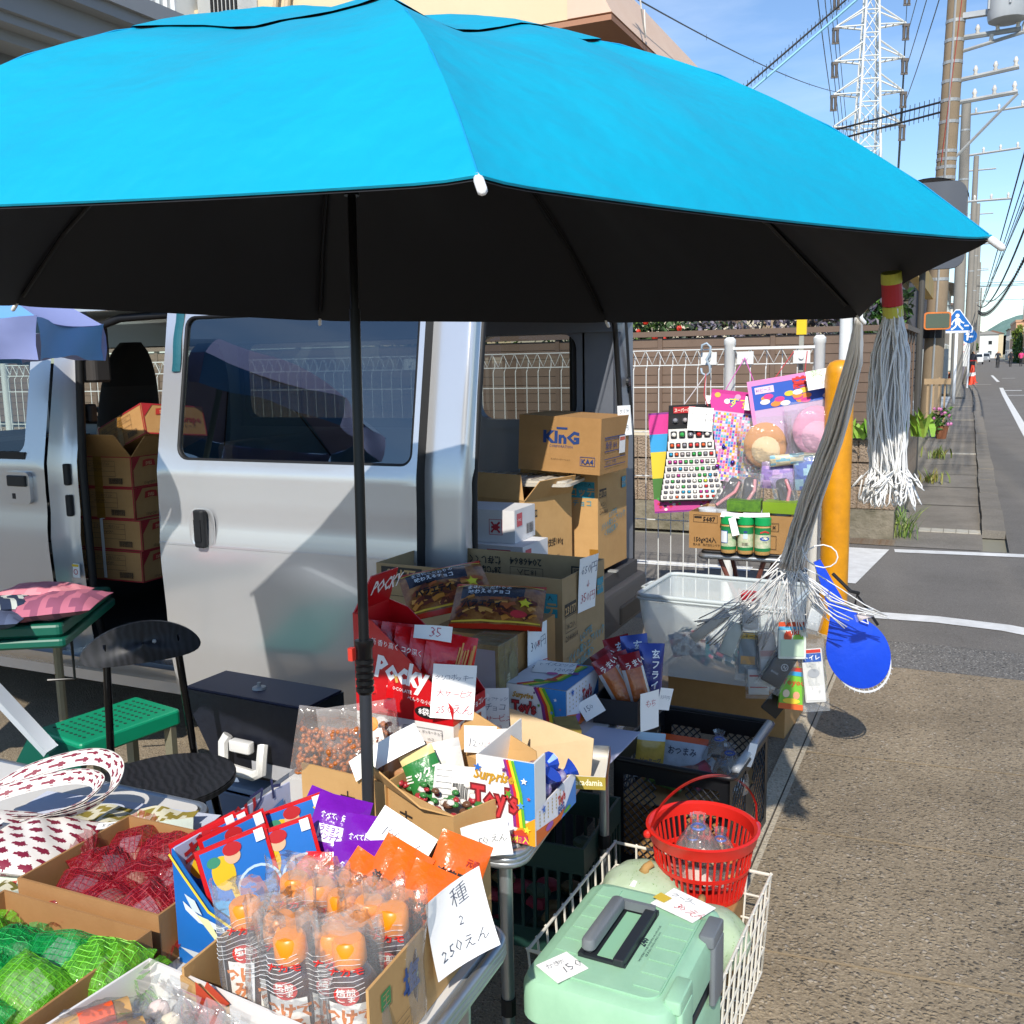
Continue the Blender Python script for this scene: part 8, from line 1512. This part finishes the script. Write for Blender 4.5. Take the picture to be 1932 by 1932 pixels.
# prizes hanging at the string ends
def prize(i, lab, loc, rot, w_, h_, d_, m1, lines=(), clear=True, name='prize_bag'):
    t = thing(name, lab, 'prize bag', loc, rot, 'prizes tied to the strings'); b = MB(); b.rbox(-w_/2, w_/2, -h_/2, h_/2, -d_/2, d_/2, min(w_, h_)*.06) if d_ > .008 else b.box(-w_/2, w_/2, -h_/2, h_/2, -d_/2, d_/2); part('prize', b, m1, t)
    p = Print.plane((0, 0, d_/2), (1, 0, 0), (0, 1, 0))
    for q_ in lines:
        if q_[0] == '#': p.rect(q_[1], q_[2], q_[3], q_[4], q_[5])
        elif q_[0] == 'o': p.ell(q_[1], q_[2], q_[3], q_[4], q_[5])
        elif q_[0] == 'O': p.ring(q_[1], q_[2], q_[3], q_[4], q_[5])
        else: p.text(q_[0], q_[1], q_[2], q_[3], q_[4], 'c', bold=.02)
    if lines: p.build(t)
    if clear: pl = Pillow(w_*1.3, h_*1.35, d_*1.5+.018, 600+i, .1, .35); part('clear_bag', pl.mb(12, 14), film('crisp', 'ffffff'), t, smooth=True)
    return t
wm = lambda c_: mat('prize_'+c_, c_, .35)
prize(0, 'flat black boxed gadget with round white emblem in a clear bag', (-.555, 3.40, .425), face(25, 4, -32), .075, .13, .012, wm('15161a'), [('O', .012, .012, .0105, .013, 'cfd2d6'), ('N', .012, .006, .012, 'cfd2d6'), ('BANK', -.008, -.024, .008, 'a8acb2')])
t = prize(1, 'green candy bag with cartoon print hanging below the black gadget', (-.515, 3.43, .35), face(20, 6, -6), .085, .15, .016, wm('7cc43a'), [('#', -.042, -.075, .085, .02, 'e0642a'), ('#', -.042, .06, .085, .015, 'c83a2a'), ('#', -.042, .045, .085, .015, '3aa0d0'), ('Yoyou', 0, .012, .022, 'd8412a'), ('o', -.02, -.02, .012, .014, 'f0d8b8'), ('o', .015, -.024, .012, .014, 'e8a07a'), ('o', 0, -.045, .03, .01, 'f0d23a')], clear=False)
prize(2, 'upper green and white candy bag hanging at the strings', (-.515, 3.40, .53), face(20, 4, 0), .095, .13, .014, wm('dfe8dc'), [('#', -.047, .05, .095, .016, 'd0502a'), ('#', -.047, .038, .095, .012, '5ab0d8'), ('o', -.015, .015, .014, .018, 'd8562e'), ('o', .02, .01, .018, .014, '8ac44a'), ('yuki', 0, .022, .02, 'd23a2a'), ('#', -.04, -.055, .08, .06, 'c6dcc0')], clear=False)
prize(3, 'white boxed tool pack with blue and red print hanging on the right', (-.445, 3.44, .40), face(15, 4, 6), .07, .19, .014, wm('d8d8d4'), [('#', -.03, .05, .06, .03, '2a5ab0'), ('#', -.03, .082, .06, .012, 'c8382e'), ('トイレ', 0, .058, .014, 'f2f4f6'), ('o', 0, .01, .02, .016, 'a8acb0'), ('#', -.03, -.085, .06, .05, 'eceae6')])
prize(4, 'white lotion bottle with red cap in a clear bag', (-.66, 3.40, .61), face(10, 6, 4), .055, .11, .04, wm('e6e4e0'), [('#', -.02, -.03, .04, .03, 'cfcac4')]); b = MB(); b.rbox(-.69, -.64, 3.375, 3.425, .662, .69, .008); solo('bottle_cap', b, wm('c8303a'), 'red cap on the lotion bottle hung at the strings', 'cap')
prize(5, 'long pale boxed item in a clear bag slanting left', (-.80, 3.40, .555), face(10, 4, -50), .035, .16, .02, wm('d8cdbc')); prize(6, 'grey boxed stationery set with yellow label in a clear bag', (-.66, 3.43, .46), face(8, 4, 0), .085, .15, .012, wm('8d9ba4'), [('#', -.04, .052, .08, .022, 'e0b83a'), ('ネーム', 0, .056, .012, '3a3a3a'), ('#', -.035, -.04, .05, .03, 'd8a86a')]); prize(7, 'white and pink tube pack hanging in the middle', (-.60, 3.42, .47), face(12, 6, 4), .06, .15, .016, wm('e0d6d0'), [('#', -.025, -.06, .05, .04, 'f0eeea'), ('#', -.025, -.01, .05, .02, 'd8a8a0')])
prize(8, 'white card pack with red print low among the strings', (-.63, 3.42, .36), face(10, 4, 3), .07, .09, .008, wm('eae6e0'), [('#', -.03, .02, .06, .006, 'c84a4a'), ('#', -.03, -.02, .06, .004, 'c84a4a')]); prize(9, 'clear bag with white tag hanging right of the bundle', (-.44, 3.40, .62), face(20, 4, -16), .045, .09, .006, wm('e2e4e4'), [('#', -.018, -.02, .036, .04, 'c9ced2')]); prize(10, 'empty looking clear bag tied out to the far right', (-.28, 3.42, .635), face(15, 4, -70), .02, .05, .006, wm('e6d8d8')); prize(11, 'small clear pack slanting out under the strings', (-.72, 3.38, .52), face(15, 4, -20), .05, .12, .012, wm('c9cfc4'))
prize(12, 'flat black box hanging lowest behind the green candy bag', (-.575, 3.46, .275), face(30, 4, -40), .07, .09, .012, wm('101114'), clear=False)
# blue racket bag with white racket
rk = thing('racket', 'toy racket in a bright blue zip cover hanging at the right', 'racket', (-.31, 3.56, .46), face(18, 4, 24)); R_ = .115
b = MB(); b.grid(lambda u, v: (lambda a, q: Vector((q*.93*math.cos(a), q*1.12*math.sin(a)+.0+max(0, math.sin(a))**8*q*.55, .014*(1-v*v)+.002)))(2*PI*u, R_*v), 40, 6); b.grid(lambda u, v: (lambda a, q: Vector((q*.93*math.cos(a), q*1.12*math.sin(a)+max(0, math.sin(a))**8*q*.55, -.014*(1-v*v)-.002)))(-2*PI*u, R_*v), 40, 6); part('cover', b, mat('cover_blue', '0f49d8', .4, noise=(8, .3, '0c3cb8'), bump=(30, .4, .006)), rk, smooth=True)
b = MB(); b.prism([(-.035, .16), (.03, .16), (.012, .36), (-.012, .36)], -.008, .008); part('handle_cover', b, mat('cover_blue', '0f49d8'), rk)
b = MB(); b.tube([(.105*.93*math.cos(a), -.02+.125*math.sin(a), -.004) for a in [rad(200+i*8) for i in range(20)]], .004, 6)
for i in range(13): a = rad(215+i*9); b.tube([(.095*math.cos(a), -.015+.112*math.sin(a), -.002), (.11*math.cos(a), -.02+.132*math.sin(a), -.004)], .0012, 4)
part('racket_frame', b, mat('racket_white', 'e0e2e4', .4), rk)
b = MB(); b.tube([(.05, .155, .01), (.075, .20, .016), (.09, .13, .012), (.10, .07, .008)], .005, 6); b.tube([(.03, .30, .012), (.06, .22, .02), (.085, .2, .015)], .006, 6); part('zip_strap', b, M_rub, rk)
b = MB(); b.tube([(.055, .14, .018), (.075, .12, .02), (.07, .09, .02), (.05, .11, .02), (.055, .14, .018)], .003, 6); part('cord', b, M_rope, rk)
# ================================================================== folding stool with jars
st = thing('folding_stool', 'small folding stool with black top and steel rim beside the mesh fence', 'stool', (-.87, 4.37, 0)); b = MB(); b.rbox(-.175, .185, -.13, .17, .645, .662, .02); part('top', b, mat('stool_black', '17181a', .4), st); b = MB(); b.tube([(x, y, .638) for x, y in rloop(-.18, .19, -.135, .175, .03)], .012, 8, closed=True); part('rim', b, M_alu, st, smooth=True)
for (x0, y0, x1, y1) in ((-.1, -.1, .12, .12), (.1, -.1, -.12, .12), (-.1, .12, .12, -.1), (.12, .14, -.1, -.08)): b = MB(); b.tube([(x0, y0, .635), ((x0+x1)*.5, (y0+y1)*.5, .3), (x1, y1, .0)], .011, 8); part('leg', b, mat('stool_leg', '7a4a40', .4), st)
t = thing('snack_carton', 'brown carton numbered 5687 standing on the folding stool', 'carton', (-1.105, 4.27, .664), rad(-4)); w, d, h = .47, .26, .165; carton(t, w, d, h, M_cbd)
pr = Print.plane((0, 0, 0), (1, 0, 0), (0, 0, 1)); k_ = '2a2018'; pr.frame(.02, .118, .11, .034, .0018, k_); pr.text('5687', .064, .125, .02, k_, bold=.03); pr.rect(.025, .138, .034, .008, k_); pr.text('150g×24入', .02, .032, .02, k_, bold=.02, sx=.85); pr.text('輸入者　株式会社レヴクリエイト', .02, .014, .0095, k_, sx=.85); pr.text('ゆば', .15, .075, .035, k_, bold=.02); pr.frame(.36, .02, .03, .06, .002, k_); pr.frame(.36, .1, .04, .035, .002, k_); pr.text('×', .38, .105, .025, k_, 'c'); pr.build(t)
for i, (x, y) in enumerate(((-1.03, 4.34), (-.95, 4.33), (-.80, 4.37), (-.72, 4.35))):
    j = thing('snack_tub', 'clear lidded snack tub in the 5687 carton, %s from the left' % ('first', 'second', 'third', 'fourth')[i], 'tub', (x, y, .668), 0, 'lidded tubs in the carton'); b = MB(); b.lathe([(.042, 0), (.045, .155)], 18); part('body', b, mat('tub_tan', 'b0784a', .3, noise=(40, .6, '8a5630')), j, smooth=True, auto=40); b = MB(); b.lathe([(.048, .152), (.05, .156), (.05, .168), (.04, .169)], 20); part('lid', b, mat('lid_white', 'd3d8dc', .3), j, smooth=True, auto=40)
for i, x in enumerate((-.918, -.845, -.772)):
    j = thing('coffee_jar', 'jar with green lid, %s of the three jars on the stool' % ('left one', 'middle one', 'right one')[i], 'jar', (x, 4.225, .664), rad((-25, 10, 25)[i]), 'three green lidded jars'); b = MB(); b.lathe([(.031, 0), (.0335, .006), (.0335, .118), (.03, .126)], 24); part('glass_jar', b, mat('jar_tan', 'c29a5e', .12, noise=(9, .5, 'a87a40'), coat=.5), j, smooth=True, auto=40)
    b = MB(); b.lathe([(.0338, .022), (.0338, .115)], 24, caps=False); part('label', b, mat('jar_label', 'd8cfb4', .4, noise=(18, .9, '3f9a58')), j, smooth=True); b = MB(); b.lathe([(.034, .016), (.034, .03)], 24, caps=False); part('label_band', b, mat('jar_green', '1f7a44', .4), j); b = MB(); b.lathe([(.0338, .088), (.034, .089), (.034, .118)], 24, caps=False); part('label_band', b, mat('jar_green', '1f7a44'), j); b = MB(); b.lathe([(.033, .126), (.035, .128), (.035, .158), (.032, .161), (0, .162)], 24); part('lid', b, mat('lid_green', '149a52', .35), j, smooth=True, auto=40)
    pr = Print(lambda X_, Y_, k: Vector(((.0342+k)*math.sin(X_/.034), -(.0342+k)*math.cos(X_/.034), Y_)))
    if i == 0: pr.rect(-.018, .045, .036, .055, '2f5a9a', 5); pr.rect(-.015, .048, .03, .049, 'dfe4ea', 5)
    elif i == 1: pr.ell(0, .098, .008, .005, '1f3a7a'); pr.rect(-.009, .068, .018, .022, 'c3d2da', 3); pr.bars(-.014, .038, .028, .014, seed=5)
    else: pr.ell(0, .072, .02, .009, '1f4a9a'); pr.text('Ginger', 0, .069, .007, 'f2f4f6', 'c'); pr.poly([(-.02, .1), (0, .108), (.02, .1), (.018, .094), (0, .1), (-.018, .094)], 'b8322a'); pr.text('COFFEE', 0, .055, .004, '4a3a2a', 'c')
    pr.build(j, 'emblem')
price('price slip lying across the jar lids, left one', (-.90, 4.215, .828), face(10, 70, -8), .10, .045, [], seed=61, bend=.4); price('price slip lying across the jar lids, right one', (-.80, 4.225, .832), face(10, 72, 3), .11, .04, [('150円', -.03, -.01, .014, 'a05a80')], seed=62, bend=.1); price('curled price tag hanging between the jars', (-.888, 4.185, .785), face(20, 0, 14), .03, .08, [], seed=63, bend=1.2)
for i, (x, lab) in enumerate(((-.87, 'patterned green tissue carton on the jars carton'), (-.715, 'plain olive green carton lid on the jars carton'))):
    t = thing('green_tray', lab, 'carton', (x-.07, 4.28, .835), rad(4-8*i)); b = MB(); b.box(0, .145, 0, .1, 0, .048); part('box', b, mat('tray_green_%d' % i, ('5d8a22', '7a9a1c')[i], .5, noise=(45, .9 if i == 0 else .2, ('2f5a1e', '6a8a1a')[i])), t)
for i, (x, lab) in enumerate(((-.95, 'dark slippers in a clear bag, left pair'), (-.86, 'dark slippers in a clear bag, middle pair'), (-.70, 'dark slippers in a clear bag, right pair'))):
    t = thing('slipper_bag', lab, 'slippers', (x, 4.36, .90), face(12, 14, -30+22*i), 'bagged slippers on the stool'); b = MB(); b.rbox(-.03, .03, -.08, .08, -.02, .006, .02); part('slipper', b, mat('navy_felt', '191b26', .8), t); b = MB(); b.tube([(-.02, -.07, .012), (.02, .02, .02), (.015, .07, .012)], .008, 6); part('strap', b, mat('pink_felt', 'c9868c', .7), t); pl = Pillow(.1, .2, .06, 640+i, .06, .35); part('clear_bag', pl.mb(10, 12), film('crisp', 'ffffff'), t, smooth=True)
# ================================================================== toy lottery cards hung on the mesh fence
hk = thing('s_hook', 'bent grey s hook on the mesh fence holding the ball card', 'hook', (-1.345, 5.55, 1.46)); pts = [(-.03, 0, .08), (-.025, 0, .115), (.0, 0, .125), (.022, 0, .105), (.02, 0, .07), (.0, 0, .035), (.018, 0, .0), (.022, 0, -.035), (.0, 0, -.055), (-.026, 0, -.04), (-.03, 0, -.012)]; b = MB(); b.tube(pts, .0065, 8); part('hook', b, mat('hook_grey', '9fb0bc', .4), hk, smooth=True)
def cord(label, pts, col, r_=.0025): q = MB(); q.tube(pts, r_, 6); return solo('hanging_cord', q, mat('cord_'+col, col, .6), label, 'cord', group='cords of the hanging cards')
bcard = thing('ball_lottery_card', 'tapered black and white card of bouncy balls hanging from the s hook', 'toy card', (-1.39, 5.40, .98), face(14, 0, 2))
def taper(y): f = (y+.27)/.54; return .185-.07*f-.012*math.sin(PI*f)
b = MB(); N = 14; L_ = [(-taper(-.27+.54*i/N), -.27+.54*i/N) for i in range(N+1)]; R_ = [(taper(-.27+.54*i/N), -.27+.54*i/N) for i in range(N+1)]; b.prism([p for p in L_[::-1]]+[p for p in R_], -.003, .0); part('card', b, mat('card_black', '141416', .5), bcard)
rows = [(.185, 4, .022), (.105, 5, .03), (.045, 7, .022), (-.005, 8, .018), (-.047, 9, .016), (-.087, 9, .016), (-.124, 10, .0145), (-.156, 10, .0135), (-.187, 10, .0135), (-.217, 10, .013), (-.245, 10, .0125)]
p = Print.plane((0, 0, 0), (1, 0, 0), (0, 1, 0))
for k, (y, n, s_) in enumerate(rows): w_ = taper(y)*2-.012; p.rect(-w_/2, y-s_*1.22, w_, s_*2.3, 'e6e2dc' if k > 0 else '1a1416')
p.rect(-.09, .225, .12, .035, 'b8242a'); p.text('スーパーボール', -.085, .232, .018, 'f0e0d0', bold=.03, sx=.7)
cells = MB()
for k, (y, n, s_) in enumerate(rows):
    w_ = taper(y)*2-.024
    for i in range(n): x = -w_/2+w_*(i+.5)/n; q = min(s_*.85, w_/n*.38); p.poly(rloop(x-q, x+q, y-s_*.68, y+s_*.68, q*.4, 2), '2a2a30'); p.k -= p.step
p.k += p.step; p.build(bcard, 'card_print')
bc = ['c8322a', '3aa04a', 'e8e4da', 'd85a20', 'b8388a', 'c8d832', '8a8a90', '2a9ac0', 'a8a0a0', '6a6a72']; bmats = [mat('ball_'+c_, c_, .12, coat=.5) for c_ in bc]; r = random.Random(77); bmesh_cache = {}
for k, (y, n, s_) in enumerate(rows):
    w_ = taper(y)*2-.024
    for i in range(n):
        x = -w_/2+w_*(i+.5)/n; q = min(s_*.66, w_/n*.31); ci = r.choice([0, 1, 3, 4, 5, 6, 8, 9, 2, 7, 6, 8, 9, 6, 9] if k > 3 else [0, 1, 3, 2, 6, 8, 7, 0]); key = (round(q, 4), ci)
        if key not in bmesh_cache: bb = MB(); bb.ball((0, 0, 0), q, 8, 6); bmesh_cache[key] = bb.mesh('ball', bmats[ci], True)
        o = part('ball', bmesh_cache[key], None, bcard); o.location = (x, y, q*.55)
price('white price note on the ball card', (-1.335, 5.385, 1.17), face(14, 0, -4), .135, .13, [('スーパーボール', -.055, .02, .0155, '2f333c'), ('くじ 50円', -.035, -.015, .02, '2f333c'), ('一回', .0, -.05, .013, '5a5f66')], seed=71, bend=.1)
back1 = thing('backing_card', 'colourful toy backing card behind the ball card', 'toy card', (-1.41, 5.43, .945), face(14, 0, 4)); b = MB(); b.box(-.21, .19, -.30, .27, -.006, -.003); part('card', b, mat('bk_multi', '8a3a8a', .5), back1); p = Print.plane((-.01, 0, -.003), (1, 0, 0), (0, 1, 0)); p.rect(-.2, .15, .39, .11, 'd83a90'); p.rect(-.2, .05, .39, .1, '3aa0d8'); p.rect(-.2, -.1, .39, .15, 'e0c83a'); p.rect(-.2, -.22, .39, .12, '4a7a3a'); p.rect(-.2, -.29, .39, .07, 'c84a90'); r = random.Random(5)
for k in range(40): p.ell(r.uniform(-.18, .17), r.uniform(-.28, -.2), .01, .008, r.choice(['e8e4da', 'c83a4a', '4aa04a', '2a2a30']), 8); p.k -= p.step*.9
p.build(back1)
cord('red and white cord from the s hook to the ball card, left strand', [(-1.345, 5.54, 1.41), (-1.43, 5.40, 1.25)], 'c8c0c0'); cord('red and white cord from the s hook to the ball card, right strand', [(-1.345, 5.54, 1.41), (-1.31, 5.40, 1.25)], 'c8c0c0'); cord('red cord beside the white one under the s hook', [(-1.345, 5.54, 1.415), (-1.325, 5.42, 1.30), (-1.30, 5.41, 1.24)], 'b8303a')
scard = thing('bell_lottery_card', 'pink headed bell lottery card covered in coloured squares', 'toy card', (-1.135, 5.47, 1.065), face(14, 2, -7)); w_, h_ = .37, .50; b = MB(); b.box(-w_/2, w_/2, -h_/2, h_/2, -.004, 0); part('card', b, mat('card_pale', 'd8b8d0', .5), scard); p = Print.plane((0, 0, 0), (1, 0, 0), (0, 1, 0)); p.rect(-w_/2, h_/2-.115, w_, .115, 'd83a96'); p.rect(-w_/2, h_/2-.02, w_, .02, 'c42a86'); r = random.Random(8); cc = ['e04a90', 'f0d03a', '3a9ad8', 'e8e4ea', 'b84ab0', 'f08a3a', '5ac0c8', 'd8d0e0', 'e87ab0', '4a5ac0']
for j in range(24):
    for i in range(24): p.rect(-w_/2+.008+i*.0148, -h_/2+.008+j*.0155, .0118, .0122, r.choice(cc)); p.k -= p.step
p.k += p.step; p.text('すず', -.09, h_/2-.085, .045, '3f6ac8', bold=.06); p.text('すず', -.09, h_/2-.085, .045, 'f2e03a', bold=.01); p.text('あつめ', .04, h_/2-.05, .02, 'f4eef2', bold=.04); [p.ell(-.15+.055*k, h_/2-.03-.03*(k % 2), .016, .014, c_) for k, c_ in enumerate(('e8b84a', 'f0eef2', 'f2a0c0', '8ac84a', 'f0d03a'))]; p.build(scard, 'card_print')
for i, (x, y, q, c_) in enumerate(((.08, .0, .022, '1f2f6a'), (.075, -.11, .036, 'b81a22'), (-.08, -.06, .011, '2a3a9a'), (-.02, -.14, .013, '3a2a8a'), (-.1, -.17, .013, '7a2a8a'), (.0, -.03, .011, 'b83a3a'))): b = MB(); b.ball((x, y, q*.7), q, 14, 10); part('bell', b, mat('bell_'+c_, c_, .12, .6, coat=.6), scard, smooth=True)
price('white price note on the bell card', (-1.045, 5.45, 1.25), face(14, 2, -6), .12, .075, [('すず くじ', -.045, .005, .018, '4a4a4a'), ('50えん', -.02, -.025, .018, '5a5a5a')], seed=72, bend=.05); price('white price note tucked behind the ball card', (-1.27, 5.445, 1.26), face(14, 2, -4), .1, .07, [('すずくじ', -.04, .0, .017, '4a4a4a')], seed=73, bend=.05)
cord('pink cord of the bell card, left strand', [(-1.135, 5.57, 1.50), (-1.225, 5.47, 1.315)], 'c858a8'); cord('pink cord of the bell card, right strand', [(-1.135, 5.57, 1.50), (-1.035, 5.47, 1.30)], 'c858a8')
mcard = thing('mask_lottery_card', 'blue and pink headed lottery card behind the hanging plush prizes', 'toy card', (-.83, 5.46, 1.20), face(14, 2, 9)); w_, h_ = .47, .42; b = MB(); b.box(-w_/2, w_/2, -h_/2, h_/2, -.004, 0); part('card', b, mat('card_lilac', 'c8a8c8', .5), mcard); p = Print.plane((0, 0, 0), (1, 0, 0), (0, 1, 0)); p.rect(-w_/2, h_/2-.16, w_, .16, '2a58b8'); p.rect(-w_/2, h_/2-.028, w_, .028, 'e08ac0'); p.rect(-w_/2, -h_/2, .02, h_, 'e08ac0'); p.rect(-w_/2+.035, h_/2-.075, .1, .036, 'e8c8e0'); p.text('80ピース', -w_/2+.04, h_/2-.066, .018, '6a2a8a', sx=.8); p.text('夢', .0, h_/2-.09, .06, 'd8322a', bold=.06); p.text('当て', .065, h_/2-.08, .034, 'f2f2ee', bold=.04)
for k in range(16): p.ell(RND.uniform(-.18, .2), h_/2-RND.uniform(.09, .15), .026, .014, RND.choice(['f0c83a', 'd83a8a', '3aa0d8', 'e8e4ea', 'f08a3a'])); p.k -= p.step*.9
p.build(mcard, 'card_print'); price('white dream lottery note pinned on the blue card', (-.70, 5.435, 1.385), face(14, 2, 10), .16, .10, [('夢くじ', -.06, .01, .03, '7ab04a'), ('100円', -.01, -.03, .02, 'd8c88a')], seed=74, bend=.05)
cord('red cord of the blue lottery card, left strand', [(-.87, 5.57, 1.53), (-.95, 5.47, 1.39)], 'b8303a'); cord('red cord of the blue lottery card, right strand', [(-.80, 5.57, 1.53), (-.795, 5.47, 1.42)], 'b8303a')
def plush(label, loc, rot, rx, ry, c1, c2_, ears):
    t = thing('plush_pouch', label, 'plush pouch', loc, rot, 'plain plush pouches in clear bags'); b = MB(); b.ball((0, 0, 0), 1, 22, 16, sc=(rx, ry, .03)); part('pouch', b, mat('plush_'+c1, c1, .85, bump=(120, .3, .004), sheen=.3), t, smooth=True); b = MB(); b.ball((0, -ry*.15, .012), 1, 18, 12, sc=(rx*.72, ry*.7, .025)); part('front_patch', b, mat('plush_'+c2_, c2_, .85, sheen=.3), t, smooth=True); pl = Pillow(rx*2.5, ry*2.45, .09, 660, .05, .3); part('clear_bag', pl.mb(14, 14), film('crisp', 'ffffff'), t, smooth=True)
plush('plain tan plush pouch in a clear bag on the left', (-.985, 5.41, 1.03), face(14, 4, 4), .115, .125, 'c98a4e', 'e6c89a', 0); plush('plain pink plush pouch in a clear bag on the right', (-.72, 5.42, 1.11), face(14, 4, 6), .125, .135, 'e09ab8', 'eab0c8', 0)
def pouch(i, label, loc, rot, w_, h_, c1, c2_): t = thing('toy_pouch', label, 'toy pouch', loc, rot, 'vinyl pouches under the plush'); pl = Pillow(w_, h_, .03, 680+i, .03, .15); part('pouch', pl.mb(12, 10, mf=lambda u, v: int(math.sin(u*13+i)*math.sin(v*9) > .25)), [mat('pk_'+c1, c1, .25, coat=.3), mat('pk_'+c2_, c2_, .3)], t, smooth=True); pl2 = Pillow(w_*1.05, h_*1.05, .04, 690+i, .03, .25); part('clear_bag', pl2.mb(10, 10), film('crisp', 'ffffff'), t, smooth=True)
pouch(0, 'lilac vinyl pouch under the tan plush pouch', (-.89, 5.40, .87), face(14, 2, -4), .22, .15, '9a78c8', 'c8a0d8'); pouch(1, 'blue vinyl pouch with picture strip under the pink plush pouch', (-.70, 5.40, .90), face(14, 2, 4), .25, .19, '5a78c8', 'a8d0e0'); pouch(2, 'bright picture card strip between the plush pouches', (-.80, 5.385, .965), face(14, 2, 6), .3, .06, 'd8c8a0', '6ab0c8')
b = MB(); b.box(-.095, .095, -.012, .012, 0, .004);
